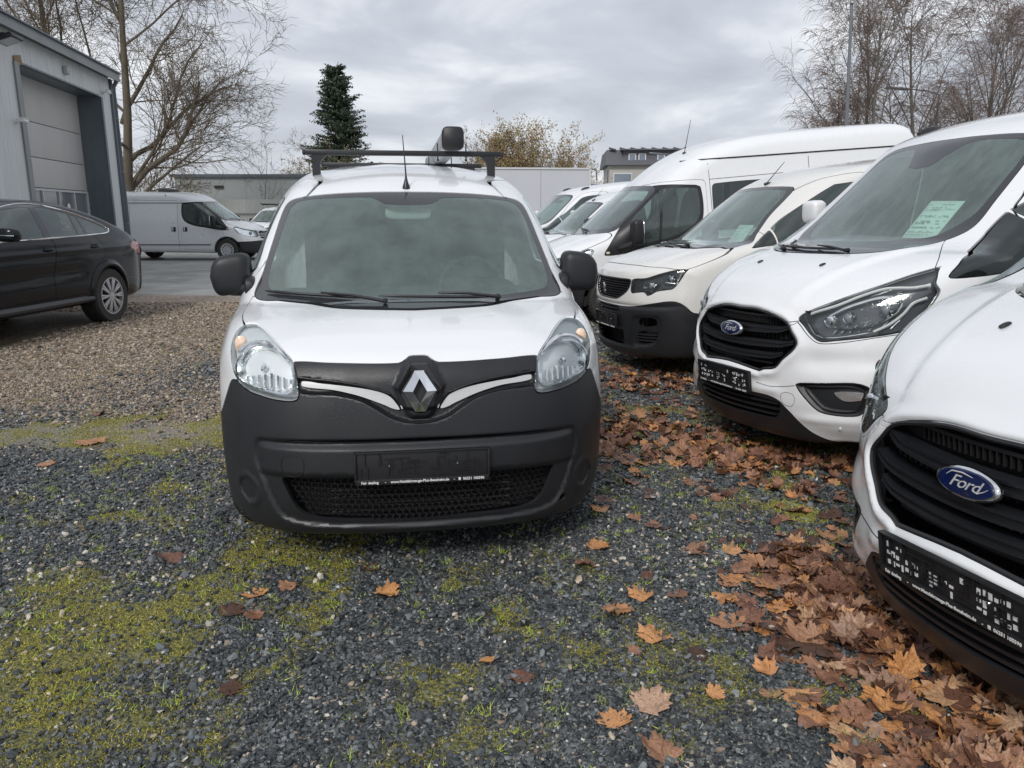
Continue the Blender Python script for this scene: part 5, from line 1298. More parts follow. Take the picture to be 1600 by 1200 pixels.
# ---------------------------------------------------------------- large panel vans
def build_transit(pose, label, side, paint, name, lettering=None, windows=False, key='transit', roofvent=False, cat='van'):
    f = make_body(side, T_wz, T_taper, T_bow, 0.06, 0.15, arches=T_arch, feats=lambda p, q: -0.012*np.exp(-((p[:, 2]-0.66)/0.035)**2)*(p[:, 1] > 1.5) - 0.014*sstep(0.62, 0.5, np.abs(p[:, 0]))*sstep(0.15, 0.3, p[:, 1])*sstep(0.9, 0.7, p[:, 1]))
    top = max(q[1] for q in side)
    V = Vehicle(name, key, f, pose, (np.linspace(-1.04, 1.04, 93), grid_steps([(-0.06, 0.026), (2.6, 0.06), (5.8, None)]), grid_steps([(0.15, 0.026), (top + 0.12, None)])), label, cat, None, paint)
    r = V.root
    # windscreen: front view outline
    zt = 1.82
    out = [(0,zt+0.03,0),(0.40,zt+0.02),(0.66,zt),(0.76,zt-0.06),(0.80,1.60),(0.83,1.40),(0.84,1.27),(0.60,1.245),(0.3,1.235),(0,1.235,0)]
    inn = [(0.40,zt-0.03),(0.64,zt-0.05),(0.72,zt-0.12),(0.76,1.58),(0.79,1.40),(0.78,1.33),(0.6,1.30),(0,1.28),(-0.6,1.30),(-0.78,1.33),(-0.79,1.40),(-0.76,1.58),(-0.72,zt-0.12),(-0.64,zt-0.05),(-0.40,zt-0.03)]
    screen(V, out, inn, 2.0, M_GLASS)
    # black side area round the cab window
    blk = [(0.91,0.955),(0.915,1.0),(1.09,1.22),(1.33,1.50),(1.68,1.80),(1.80,1.835),(2.28,1.80,0),(2.345,1.76),(2.35,1.40),(2.25,1.22),(2.0,1.10),(1.62,1.03),(1.15,0.955)]
    win = [(1.28,1.10),(1.31,1.36),(1.58,1.61),(1.76,1.75),(1.83,1.785),(2.26,1.760),(2.305,1.72),(2.28,1.36),(2.0,1.17),(1.62,1.09),(1.33,1.06)]
    BV, BT = V.take(V.spoly(blk), 0.003); P = cr(win, 6)
    (Vi, Ti), (Vo, To) = cut(BV, BT, sdpoly(P, BV[:, 1], BV[:, 2]))
    V.piece('side_window', (Vi, Ti), M_SIDEG, 0.0, -0.002, both=True); V.piece('window_trim', (Vo, To), M_PLAST2, 0.012, both=True)
    for sg in (1, -1): V.bead('window_divider', V.on_side([(1.765, 1.77), (1.745, 1.45), (1.70, 1.10)], 0.002, sg), 0.018, M_PLAST2)
    if windows:
        for (a, b) in ((2.50, 3.55), (3.65, 4.60)):
            w = [(a, 1.16, 0), (a+0.01, 1.76), (a+0.06, 1.80), (b-0.05, 1.80), (b, 1.76), (b, 1.16, 0)]
            V.piece('rear_side_window', V.take(V.spoly(w), 0.003), M_DARKG, 0.0, -0.001, both=True)
    door = [(1.10,0.90),(1.12,0.50),(1.30,0.36,0),(2.30,0.36,0),(2.38,0.6),(2.42,1.80),(2.38,1.86),(1.85,1.87),(1.70,1.85,0),(1.2,1.5,0)]
    V.piece('door', V.take(V.spoly(door), 0.006), paint, 0.014, both=True)
    hood = [(0,1.225,0),(0.5,1.23),(0.80,1.25),(0.88,1.20),(0.885,1.03),(0.80,0.97),(0.5,0.93),(0,0.92,0)]
    V.piece('bonnet', cut_front(V, hood, 1.05, 0.006), paint, 0.02)
    lamp = [(0.55,0.94),(0.75,0.985),(0.90,1.06),(0.93,1.0),(0.92,0.82),(0.85,0.76),(0.62,0.74),(0.52,0.80)]
    for h, sg in lamp_shell(V, lamp, 0.8, M_BOWL, 0.05): projector(V, h, sg, 0.74, 0.86, 0.05)
    gr = [(0,0.90,0),(0.48,0.90),(0.47,0.70),(0,0.70,0)]
    cut_front(V, gr, 0.5); MB().box((0, 0.14, 0.8), (1.0, 0.02, 0.24)).build('grille_back', M_VOID, r, smooth=False)
    for z0 in (0.74, 0.79, 0.84): blade(V, -0.47, 0.47, lambda x: z0, 0.0, 0.02, 0.03, paint, 'grille_slat', r, 10)
    bl = [(0,0.62,0),(0.6,0.62),(0.85,0.60),(1.2,0.585,0),(1.2,0,0),(0,0,0)]
    V.piece('bumper', cut_front(V, bl, 0.66, 0.004), M_PLAST, 0.014)
    V.finish('body')
    # side seams, rails and handles
    for sg in (1, -1):
        for pts in ([(2.48, 0.36), (2.48, top-0.42)], [(4.0, 0.36), (4.0, top-0.42)], [(2.48, 1.86), (5.5, 1.90)]):
            a = np.array(pts, float); V.bead('panel_seam', V.on_side(a[0]*(1-np.linspace(0, 1, 14)[:, None]) + a[1]*np.linspace(0, 1, 14)[:, None], 0.0, sg), 0.004, M_VOID, 5)
        g0 = V.on_side(np.stack([np.linspace(1.95, 5.45, 16), np.full(16, top-0.37)], 1), 0.006, sg); V.bead('roof_gutter', g0, 0.010, M_PLAST2, 6)
        V.bead('rub_strip', V.on_side(np.stack([np.linspace(1.5, 4.25, 12), np.full(12, 0.50)], 1), 0.004, sg), 0.016, M_PLAST2, 6)
        V.bead('sliding_rail', V.on_side([(4.05, 1.12), (4.9, 1.12)], 0.004, sg), 0.012, M_PLAST2, 6)
        for yy in (2.26, 2.62):
            c = V.on_side([(yy, 0.98)], 0.0, sg)[0]; MB().box(c, (0.03, 0.13, 0.14), ch=0.012).build('handle_recess', M_PLAST2, r)
            MB().box(c + [0.018*sg, 0.02, 0.01], (0.02, 0.03, 0.11), ch=0.006).build('door_handle', paint, r)
        c = V.on_side([(0.955, 0.985)], 0.004, sg)[0]; MB().sellip(c, (0.010, 0.028, 0.018), 0.8, 12).build('side_repeater', mat('repeater_glass', (0.75, 0.68, 0.5), 0.2, coat=1, noise=(60, .3, (.6, .55, .4))), r)
        m = empty('mirror'); m.parent = r
        MB().sellip((1.12*sg, 1.32, 1.24), (0.10, 0.075, 0.17), 0.4, 20).build('mirror_housing', M_PLAST2, m, angle=70)
        MB().sellip((1.12*sg, 1.39, 1.24), (0.085, 0.008, 0.15), 0.4, 16).build('mirror_glass', M_CHROME, m)
        MB().tube([(0.93*sg, 1.15, 1.03), (1.04*sg, 1.25, 1.06), (1.10*sg, 1.32, 1.12)], [0.07, 0.055, 0.05], 10).build('mirror_arm', M_PLAST2, m)
        for k in range(3):
            pass
    if lettering:
        tv, tf = text_mesh(lettering, 0.075, bold=0.001, ext=0.001, spacing=1.25)
        base = V.on_side([(1.86, 1.058)], 0.004, 1)[0]
        th = -0.06
        X = np.stack([base[0] + 0.004 + tv[:, 2] + (-(tv[:, 1])*0.02), base[1] + tv[:, 0]*0.9, base[2] + tv[:, 1] + tv[:, 0]*0.10], 1)
        obj('lettering', X, tf, M_SATIN, r, smooth=False)
    a0 = top_pts(f, [(0.35, 2.35)])[0]
    MB().sellip(a0, (0.02, 0.03, 0.02), 0.8, 12).tube([a0, a0 + [0.02, 0.10, 0.45]], [0.006, 0.003], 6).build('aerial', M_PLAST2, r)
    if roofvent:
        a0 = top_pts(f, [(0.0, 3.1)])[0]; MB().sellip(a0 + [0, 0, 0.03], (0.3, 0.28, 0.06), 0.5, 18).build('roof_vent', M_STEEL, r)
    cabin(V, 1.7, 1.45, 1.15, 2.1, 0.62, 0.45, bulk=None if windows else (2.85, 1.3, 1.5), zfloor=0.55)
    MB().box((0, 3.0, 0.36), (1.8, 5.0, 0.12)).box((0, 0.85, 0.42), (1.0, 1.2, 0.2)).build('chassis', M_VOID, r, smooth=False)
    for (y, sg) in ((1.0, 1), (1.0, -1), (4.75, 1), (4.75, -1)): wheel(r, (0.86*sg, y, 0.335), 0.34, 0.21, 0.21, sg)
    wiper(V, 'wiper', (0.30, 1.24), (-0.05, 1.27), (-0.55, 1.31), (0.25, 1.275))
    return V
build_transit((0.27, 11.4, -0.12, 79, 4.4, 0), 'long white high-roof bus lettered TRANSIT under its black-framed cab window', T_side, M_WHITE, 'high_roof_van', 'TRANSIT', True)
S_side = [(a, b if b < 1.3 else 1.3 + (b - 1.3)*(0.83/1.2 if a > 2.2 else 0.60 + 0.2*0)) for a, b in [q[:2] for q in T_side]]
S_side = [(0.16,0.22,0),(0.05,0.26),(0.0,0.40),(-0.01,0.55),(0.01,0.70),(0.05,0.85),(0.12,0.98),(0.30,1.08),(0.60,1.17),(0.78,1.22),(0.92,1.29),(1.27,1.55),(1.60,1.80),(1.80,1.95),(2.05,2.07),(2.35,2.13),(2.8,2.15),(4.0,2.16),(4.75,2.16),(4.88,2.10),(4.95,1.9),(4.98,1.2),(4.98,0.5),(4.9,0.35),(4.7,0.28,0)]
def build_silver():
    return build_transit((-8.05, 25.75, 0, -90, 0, 0), 'silver panel van with a roof vent parked side-on beyond the yard', S_side, M_SILVER, 'panel_van', None, False, 'silver', True)
_ta = T_arch; T_arch = [(1.0,0.34,0.41),(4.15,0.34,0.41)]
SV = build_silver()
T_arch = _ta
for o in list(SV.root.children):
    if o.name.startswith('wheel') and o.location.y > 3: o.location.y = 4.15
# far end of the row: the same body as the transporters, plainer
build_custom_far = None
# ---------------------------------------------------------------- black coupe-backed off-roader
def build_suv():
    side = [(0.2,0.30,0),(0.06,0.36),(0.0,0.55),(0.01,0.8),(0.08,0.98),(0.3,1.05),(0.8,1.12),(1.12,1.19),(1.35,1.31),(1.75,1.53),(2.1,1.665),(2.5,1.715),(2.85,1.71),(3.2,1.655),(3.6,1.545),(4.0,1.40),(4.32,1.255),(4.52,1.17),(4.66,1.13),(4.73,1.02),(4.80,0.85),(4.86,0.68),(4.85,0.5),(4.76,0.36),(4.5,0.31,0)]
    wz = ([0.25,0.45,0.70,0.95,1.12,1.25,1.45,1.65,1.8],[0.90,0.955,0.975,0.985,0.965,0.915,0.81,0.70,0.62])
    tp = ([0,0.15,0.4,0.8,1.2,3.6,4.2,4.6,4.9],[0.2,0.13,0.05,0.0,0.0,0.0,0.03,0.10,0.22])
    bow = lambda q, z: 0.14*q**2 + 0.25*q**7
    ar = [(0.86,0.38,0.43),(3.775,0.38,0.43)]
    def feats(p, q): return 0*p[:, 0]
    f0 = make_body(side, wz, tp, bow, 0.05, 0.10, arches=ar)
    def f(p):
        x, y, z = np.abs(p[:, 0]), p[:, 1], p[:, 2]
        # shoulder fold, lower door fold and wheel arch lips
        d = f0(p)
        w = (x > 0.6)
        d = d - w*0.012*np.exp(-((z - 1.02 - 0.01*y)/0.03)**2)*sstep(0.6, 1.2, y)*sstep(4.6, 4.0, y)
        d = d + w*0.016*np.exp(-((z - 0.76 - 0.03*(y-2))/0.09)**2)*sstep(1.3, 1.6, y)*sstep(3.4, 3.1, y)
        for (a, b, r) in ar: d = d - w*0.028*np.exp(-((np.hypot(y-a, z-b) - r - 0.02)/0.035)**2)*(z > 0.3)
        return d
    V = Vehicle('coupe_suv', 'suv', f, (-6.97, 7.26, -0.06, 5, 0, 0), (np.linspace(-1.06, 1.06, 107), grid_steps([(-0.06, 0.05), (1.3, 0.02), (4.95, None)]), grid_steps([(0.22, 0.02), (1.80, None)])), 'black coupe-backed off-roader with chrome window line in front of the hall', 'car', None, M_BLACKP)
    r = V.root
    gh = [(1.50,1.205),(1.62,1.33),(1.85,1.46),(2.15,1.575),(2.5,1.635),(2.8,1.63),(3.15,1.575),(3.5,1.495),(3.85,1.385),(3.99,1.315),(3.96,1.272),(3.8,1.250),(3.0,1.225),(2.0,1.205)]
    GV, GT = V.take(V.spoly(gh), 0.002); 
    def sub(poly, V0, T0):
        P = cr(poly, 5); return cut(V0, T0, sdpoly(P, V0[:, 1], V0[:, 2]))
    for k, wpoly in enumerate(([(1.62,1.225,0),(1.68,1.35),(1.90,1.47),(2.2,1.565),(2.50,1.60,0),(2.615,1.60,0),(2.565,1.225,0)], [(2.72,1.60,0),(2.95,1.585),(3.28,1.52,0),(3.23,1.245,0),(2.68,1.232,0)], [(3.31,1.51,0),(3.42,1.485,0),(3.40,1.252,0),(3.27,1.248,0)], [(3.46,1.475,0),(3.70,1.41),(3.90,1.325),(3.90,1.285),(3.80,1.272),(3.47,1.257,0)])):
        (gi, go) = sub(wpoly, GV, GT); V.piece('side_window', gi, M_SIDEG, 0.0, -0.003, both=True); GV, GT = go
    V.piece('window_trim', (GV, GT), M_FRIT, 0.01, both=True)
    for sg in (1, -1):
        V.bead('chrome_line', V.on_side(cr(gh, 5), 0.002, sg), 0.011, M_CHROME, 6, True)
    ws = [(0,1.64,0),(0.4,1.62),(0.60,1.55),(0.68,1.42),(0.78,1.22),(0.5,1.19),(0,1.18,0)]
    V.piece('windscreen', cut_front(V, ws, 2.2, 0.004), M_GLASS, 0.0)
    # rear window
    rw = cr([(-0.52,4.30,0),(-0.50,3.62),(0,3.58),(0.50,3.62),(0.52,4.30,0)], 6)
    V.piece('rear_window', V.take(lambda p: np.maximum(sdpoly(rw, p[:, 0], p[:, 1]), 1.2 - p[:, 2])), M_DARKG, 0.0)
    d1 = [(1.42,1.19),(1.30,0.9),(1.36,0.55),(1.45,0.47,0),(2.58,0.47,0),(2.60,0.8),(2.68,1.15),(2.66,1.21,0)]
    d2 = [(2.67,1.21,0),(2.69,1.15),(2.61,0.8),(2.59,0.47,0),(3.22,0.47,0),(3.32,0.60),(3.42,0.78),(3.66,0.93),(3.72,1.08),(3.55,1.24,0)]
    V.piece('front_door', V.take(V.spoly(d1), 0.005), M_BLACKP, 0.014, both=True)
    V.piece('rear_door', V.take(V.spoly(d2), 0.005), M_BLACKP, 0.014, both=True)
    tl = [(4.46,1.03),(4.50,1.10),(4.70,1.13,0),(4.95,1.13,0),(4.95,0.93,0),(4.74,0.92),(4.62,0.98)]
    V.piece('tail_light', V.take(V.spoly(tl, 0.45), 0.004), M_RED, 0.02, both=True)
    lowr = [(4.15,0.62),(4.3,0.60),(4.95,0.60,0),(4.95,0.2,0),(4.2,0.2,0)]
    V.piece('rear_bumper', V.take(V.spoly(lowr, -1), 0.004), M_BLACKP, 0.014)
    V.finish('body')
    for sg in (1, -1):
        s_ = V.on_side(np.stack([np.linspace(1.35, 3.32, 14), np.full(14, 0.40)], 1), 0.012, sg); MB().tube(s_, [0.03]+[0.045]*12+[0.03], 10).build('side_sill', mat('satin_black', (0.05, 0.052, 0.055), 0.35, noise=(30, 0.3, (0.06, 0.06, 0.062))), r)
        for yy in (2.54, 3.49):
            c = V.on_side([(yy, 1.085)], 0.0, sg)[0]; MB().sellip(c, (0.006, 0.09, 0.035), 0.9, 16).build('handle_recess', M_VOID, r)
            MB().tube([c + [0.012*sg, -0.09, -0.004], c + [0.034*sg, 0, 0.0], c + [0.012*sg, 0.09, 0.002]], [0.010, 0.014, 0.010], 8).build('door_handle', M_BLACKP, r)
        mr = empty('mirror'); mr.parent = r
        MB().sellip((1.10*sg, 1.74, 1.285), (0.13, 0.09, 0.08), 0.6, 24).build('mirror_housing', M_BLACKP, mr, angle=70)
        MB().tube([(0.90*sg, 1.66, 1.20), (1.0*sg, 1.70, 1.22)], [0.035, 0.03], 8).build('mirror_arm', M_PLAST2, mr)
        V.bead('indicator_strip', np.array([(1.10*sg - 0.12, 1.655, 1.285), (1.10*sg, 1.645, 1.28), (1.10*sg + 0.12, 1.665, 1.275)]), 0.006, M_CHROME)
    cabin(V, 1.45, 1.55, 1.0, 2.2, 0.32, 0.38, seats=(-0.38, 0.38))
    for sx in (-0.38, 0.38): seat(r, sx, 3.0, 0.30)
    MB().box((0, 2.4, 0.36), (1.6, 3.9, 0.12)).build('chassis', M_VOID, r, smooth=False)
    for (y, sg) in ((0.86, 1), (0.86, -1), (3.775, 1), (3.775, -1)): wheel(r, (0.845*sg, y, 0.385), 0.385, 0.27, 0.255, sg, 'alloy', 10)
build_suv()
# ---------------------------------------------------------------- ground shape
def vnoise(x, y, s, seed=0):
    """smooth value noise, 0..1"""
    x = np.asarray(x)*s; y = np.asarray(y)*s; i = np.floor(x).astype(int); j = np.floor(y).astype(int); u = x - i; v = y - j
    u = u*u*(3-2*u); v = v*v*(3-2*v)
    def h(a, b):
        n = (a*374761393 + b*668265263 + seed*1442695041) & 0x7fffffff
        n = ((n ^ (n >> 13))*1274126177) & 0x7fffffff
        return ((n ^ (n >> 16)) & 0xffff)/65535.0
    return (h(i, j)*(1-u) + h(i+1, j)*u)*(1-v) + (h(i, j+1)*(1-u) + h(i+1, j+1)*u)*v
def fbm(x, y, s, seed=0, o=4):
    t = 0; a = 0.5; n = 0
    for k in range(o): t = t + a*vnoise(x, y, s*2**k, seed + k); n += a; a *= 0.5
    return t/n
def gz(x, y):
    x = np.asarray(x, float); y = np.asarray(y, float)
    s = np.maximum(0, x - 1.25); z = 0.078*np.minimum(np.sqrt(s*s + 0.04) - 0.2*1 + 0.0*s, 9)*(s > 0)
    z = z - 0.05*sstep(8, 11, y)*sstep(-1.0, 0.3, x)*sstep(20, 14, y) - 0.05*sstep(-4.5, -6, x)*sstep(14, 11, y)
    z = z + 0.012*(fbm(x, y, 1.3, 3) - 0.5)*sstep(30, 6, y)
    return z*sstep(70, 45, y)
def blob(x, y, cx, cy, rx, ry, a=0):
    c, s = math.cos(a), math.sin(a); u = (x-cx)*c + (y-cy)*s; v = -(x-cx)*s + (y-cy)*c
    return np.exp(-((u/rx)**2 + (v/ry)**2))
def moss_mask(x, y):
    b = 0.85*blob(x, y, -1.35, 2.35, 0.50, 0.60) + 0.75*blob(x, y, -0.90, 3.05, 0.38, 0.34) + 0.5*blob(x, y, -1.9, 3.0, 0.5, 0.35) + 0.95*blob(x, y, -1.65, 1.75, 0.5, 0.35) + 0.5*blob(x, y, -1.5, 3.9, 0.5, 0.35)
    b = b + 0.75*blob(x, y, 1.30, 3.65, 0.35, 0.28) + 0.85*blob(x, y, 1.55, 7.4, 0.7, 0.55) + 0.9*blob(x, y, 1.0, 5.5, 0.6, 0.6) + 0.6*blob(x, y, 1.3, 4.5, 0.5, 0.35) + 0.9*blob(x, y, 1.95, 4.6, 0.5, 0.3) + 0.6*blob(x, y, 0.95, 4.2, 0.25, 0.3) + 0.10*blob(x, y, 0.45, 2.25, 0.55, 0.35)
    b = b + 0.7*blob(x, y, -2.6, 5.0, 1.7, 0.5, 0.2) + 0.5*blob(x, y, -1.3, 4.9, 0.5, 0.8) + 0.5*blob(x, y, -1.75, 6.3, 0.3, 1.2)+ 0.08*blob(x, y, -0.1, 2.0, 0.5, 0.3) + 0.5*blob(x, y, 3.2, 4.0, 1.4, 0.8) + 0.5*blob(x, y, 3, 7, 1.4, 1)
    n = fbm(x, y, 4.2, 21, 4)
    return np.clip((b*1.1 + 0.02 + (n - 0.5)*3.2 - 0.40)*1.5, 0, 1)
def brown_mask(x, y):
    t = y - 5.15 + 0.5*(fbm(x, y, 0.8, 8) - 0.5)*3 + 0.35*(x + 3)
    m = sstep(-0.7, 0.8, t)*sstep(-1.2, -2.1, x + 1.2*(fbm(x, y, 0.7, 33) - 0.5) - 0.06*(y - 6))
    # darker lane of grey gravel crossing it beside the van
    m = m*(1 - 0.8*blob(x, y, -2.5, 7.5, 0.8, 1.6, -0.3)) + 0.5*sstep(9, 12, y)*(x > -1)
    return np.clip(m, 0, 1)
def asphalt_mask(x, y):
    e = y - 14.3 + 0.35*(x + 6)*0.5 + (fbm(x, y, 0.6, 4) - 0.5)*1.2
    return sstep(-0.15, 0.15, e)
def mud_mask(x, y): return np.clip(blob(x, y, -2.9, 5.0, 1.5, 0.42, 0.10)*1.4 - 0.2 + 0.3*(fbm(x, y, 3, 9) - 0.5), 0, 1)
def leaf_density(x, y):
    d = 1.2*blob(x, y, 1.85, 1.50, 0.58, 0.55) + 1.0*blob(x, y, 1.72, 2.0, 0.30, 0.40) + 0.9*blob(x, y, 1.38, 1.75, 0.22, 0.35) + 0.9*blob(x, y, 1.30, 2.50, 0.24, 0.22) + 0.55*blob(x, y, 1.22, 2.95, 0.22, 0.28)
    d = d + 1.0*blob(x, y, 0.85, 5.0, 0.42, 0.42) + 0.9*blob(x, y, 1.35, 4.55, 0.42, 0.35) + 0.8*blob(x, y, 1.75, 4.15, 0.35, 0.3) + 0.45*blob(x, y, 1.2, 6.6, 0.6, 0.8) + 0.3*blob(x, y, 1.45, 3.4, 0.3, 0.35)
    return d

def grid_axis(a, segs):
    out = [a]
    for b, h in segs:
        n = max(1, int(round((b - out[-1])/h))); s = out[-1]; out += list(s + (b - s)*np.arange(1, n+1)/n)
    return np.array(out)
def ground_mat():
    m = bpy.data.materials.new('yard_ground'); m.use_nodes = True; nt = m.node_tree; b = nt.nodes['Principled BSDF']; N = nt.nodes.new; L = nt.links.new
    tc = N('ShaderNodeTexCoord'); at = N('ShaderNodeAttribute'); at.attribute_name = 'zones'; sp = N('ShaderNodeSeparateColor'); L(at.outputs['Color'], sp.inputs[0])
    def vor(scale): v = N('ShaderNodeTexVoronoi'); v.inputs['Scale'].default_value = scale; L(tc.outputs['Object'], v.inputs['Vector']); return v
    def ramp(src, stops):
        r = N('ShaderNodeValToRGB'); L(src, r.inputs[0]); e = r.color_ramp.elements
        e[0].position, e[0].color = stops[0][0], (*stops[0][1], 1); e[1].position, e[1].color = stops[-1][0], (*stops[-1][1], 1)
        for p, c in stops[1:-1]: q = e.new(p); q.color = (*c, 1)
        return r
    v1 = vor(62); v2 = vor(48)
    s1 = N('ShaderNodeSeparateColor'); L(v1.outputs['Color'], s1.inputs[0]); s2 = N('ShaderNodeSeparateColor'); L(v2.outputs['Color'], s2.inputs[0])
    grey = ramp(s1.outputs[0], [(0, (0.026, 0.029, 0.030)), (0.5, (0.075, 0.082, 0.084)), (0.85, (0.11, 0.12, 0.12)), (0.97, (0.30, 0.28, 0.24))])
    brown = ramp(s2.outputs[0], [(0, (0.07, 0.053, 0.042)), (0.45, (0.17, 0.13, 0.10)), (0.8, (0.26, 0.205, 0.16)), (0.97, (0.44, 0.37, 0.30))])
    n1 = N('ShaderNodeTexNoise'); n1.inputs['Scale'].default_value = 90; n1.inputs['Detail'].default_value = 6; L(tc.outputs['Object'], n1.inputs['Vector'])
    moss = ramp(n1.outputs[0], [(0.3, (0.05, 0.05, 0.018)), (0.55, (0.15, 0.145, 0.04)), (0.75, (0.25, 0.23, 0.075))])
    n2 = N('ShaderNodeTexNoise'); n2.inputs['Scale'].default_value = 2.5; n2.inputs['Detail'].default_value = 9; L(tc.outputs['Object'], n2.inputs['Vector'])
    asph = ramp(n2.outputs[0], [(0.3, (0.20, 0.205, 0.20)), (0.55, (0.27, 0.275, 0.26)), (0.75, (0.34, 0.34, 0.32))])
    def mix(f, a, c): q = N('ShaderNodeMixRGB'); L(f, q.inputs[0]); L(a, q.inputs[1]); L(c, q.inputs[2]); return q.outputs[0]
    c = mix(sp.outputs[1], grey.outputs[0], brown.outputs[0])
    mf = N('ShaderNodeMath'); mf.operation = 'MULTIPLY'; mf.inputs[1].default_value = 0.9; L(sp.outputs[0], mf.inputs[0])
    c = mix(mf.outputs[0], c, moss.outputs[0]); c = mix(sp.outputs[2], c, asph.outputs[0])
    mud = N('ShaderNodeRGB'); mud.outputs[0].default_value = (0.21, 0.195, 0.155, 1)
    c = mix(at.outputs['Alpha'], c, mud.outputs[0])
    nd = N('ShaderNodeTexNoise'); nd.inputs['Scale'].default_value = 0.9; nd.inputs['Detail'].default_value = 5; L(tc.outputs['Object'], nd.inputs['Vector'])
    dm = N('ShaderNodeMapRange'); dm.inputs[1].default_value = 0.3; dm.inputs[2].default_value = 0.7; dm.inputs[3].default_value = 0.9; dm.inputs[4].default_value = 1.45; L(nd.outputs[0], dm.inputs[0])
    hv = N('ShaderNodeHueSaturation'); L(dm.outputs[0], hv.inputs['Value']); L(c, hv.inputs['Color']); L(hv.outputs[0], b.inputs['Base Color'])
    # stone relief fades on asphalt
    inv = N('ShaderNodeMath'); inv.operation = 'SUBTRACT'; inv.inputs[0].default_value = 1.0; L(sp.outputs[2], inv.inputs[1])
    bp = N('ShaderNodeBump'); bp.invert = True; bp.inputs['Distance'].default_value = 0.012; L(v1.outputs['Distance'], bp.inputs['Height'])
    st = N('ShaderNodeMath'); st.operation = 'MULTIPLY'; st.inputs[1].default_value = 0.9; L(inv.outputs[0], st.inputs[0]); L(st.outputs[0], bp.inputs['Strength'])
    b2 = N('ShaderNodeBump'); b2.inputs['Strength'].default_value = 0.3; b2.inputs['Distance'].default_value = 0.004; L(n1.outputs[0], b2.inputs['Height']); L(bp.outputs[0], b2.inputs['Normal']); L(b2.outputs[0], b.inputs['Normal'])
    rr = N('ShaderNodeMapRange'); rr.inputs[3].default_value = 0.55; rr.inputs[4].default_value = 0.5; L(sp.outputs[2], rr.inputs[0]); L(rr.outputs[0], b.inputs['Roughness'])
    return m
def build_ground():
    gx = grid_axis(-120, [(-12, 6), (-3, 0.25), (3.2, 0.045), (8, 0.2), (20, 1), (140, 8)])
    gy = grid_axis(-8, [(1.0, 0.6), (6.5, 0.045), (9, 0.08), (20, 0.25), (50, 1.5), (420, 20)])
    X, Y = np.meshgrid(gx, gy, indexing='ij'); Z = gz(X, Y)
    V = np.stack([X.ravel(), Y.ravel(), Z.ravel()], 1); n, k = X.shape
    i = np.arange((n-1)*(k-1)); a = (i//(k-1))*k + i % (k-1); F = np.stack([a, a+k, a+k+1, a+1], 1)
    me = raw_mesh('ground', V, F, ground_mat())
    ca = me.color_attributes.new('zones', 'FLOAT_COLOR', 'POINT'); x, y = V[:, 0], V[:, 1]
    c = np.stack([moss_mask(x, y), brown_mask(x, y), asphalt_mask(x, y), mud_mask(x, y)*0.8], 1).astype(np.float32)
    ca.data.foreach_set('color', c.ravel())
    return tag(link('ground', me), kind='structure')
build_ground()

# ---------------------------------------------------------------- scattered stones, moss and grass (one object each)
def scatter(name, P, R, S, T, shape, m, label):
    """points carrying rotation, scale and tone; a node group puts a small solid on each"""
    me = bpy.data.meshes.new(name); me.vertices.add(len(P)); me.vertices.foreach_set('co', P.astype(np.float32).ravel())
    for nm, A in (('rot', R), ('scl', S)):
        a = me.attributes.new(nm, 'FLOAT_VECTOR', 'POINT'); a.data.foreach_set('vector', A.astype(np.float32).ravel())
    a = me.attributes.new('tone', 'FLOAT', 'POINT'); a.data.foreach_set('value', T.astype(np.float32))
    o = link(name, me)
    g = bpy.data.node_groups.new(name + '_nodes', 'GeometryNodeTree')
    g.interface.new_socket('Geometry', in_out='INPUT', socket_type='NodeSocketGeometry'); g.interface.new_socket('Geometry', in_out='OUTPUT', socket_type='NodeSocketGeometry')
    N = g.nodes.new; L = g.links.new; gi = N('NodeGroupInput'); go = N('NodeGroupOutput'); ip = N('GeometryNodeInstanceOnPoints')
    mp = N('GeometryNodeMeshToPoints'); L(gi.outputs[0], mp.inputs['Mesh'])
    if shape == 'stone':
        s = N('GeometryNodeMeshIcoSphere'); s.inputs['Radius'].default_value = 1.0; s.inputs['Subdivisions'].default_value = 1; src = s.outputs['Mesh']
        sp = N('GeometryNodeSetPosition'); nz = N('ShaderNodeTexNoise'); nz.inputs['Scale'].default_value = 1.3; L(src, sp.inputs['Geometry'])
        vm = N('ShaderNodeVectorMath'); vm.operation = 'SUBTRACT'; vm.inputs[1].default_value = (0.5, 0.5, 0.5); L(nz.outputs['Color'], vm.inputs[0])
        vs = N('ShaderNodeVectorMath'); vs.operation = 'SCALE'; vs.inputs['Scale'].default_value = 1.1; L(vm.outputs[0], vs.inputs[0]); L(vs.outputs[0], sp.inputs['Offset']); src = sp.outputs[0]
    else:
        s = N('GeometryNodeMeshCone'); s.inputs['Vertices'].default_value = 3; s.inputs['Radius Top'].default_value = 0.02; s.inputs['Radius Bottom'].default_value = 1.0; s.inputs['Depth'].default_value = 1.0
        s.fill_type = 'NONE'; src = s.outputs['Mesh']
    sm = N('GeometryNodeSetMaterial'); sm.inputs['Material'].default_value = m; L(src, sm.inputs[0])
    L(mp.outputs[0], ip.inputs['Points']); L(sm.outputs[0], ip.inputs['Instance'])
    def attr(nm, t): a = N('GeometryNodeInputNamedAttribute'); a.data_type = t; a.inputs[0].default_value = nm; return a
    ra = attr('rot', 'FLOAT_VECTOR'); er = N('FunctionNodeEulerToRotation'); L(ra.outputs[0], er.inputs[0]); L(er.outputs[0], ip.inputs['Rotation'])
    sa = attr('scl', 'FLOAT_VECTOR'); L(sa.outputs[0], ip.inputs['Scale']); L(ip.outputs[0], go.inputs[0])
    md = o.modifiers.new('scatter', 'NODES'); md.node_group = g
    return tag(o, label, None, None, 'stuff')
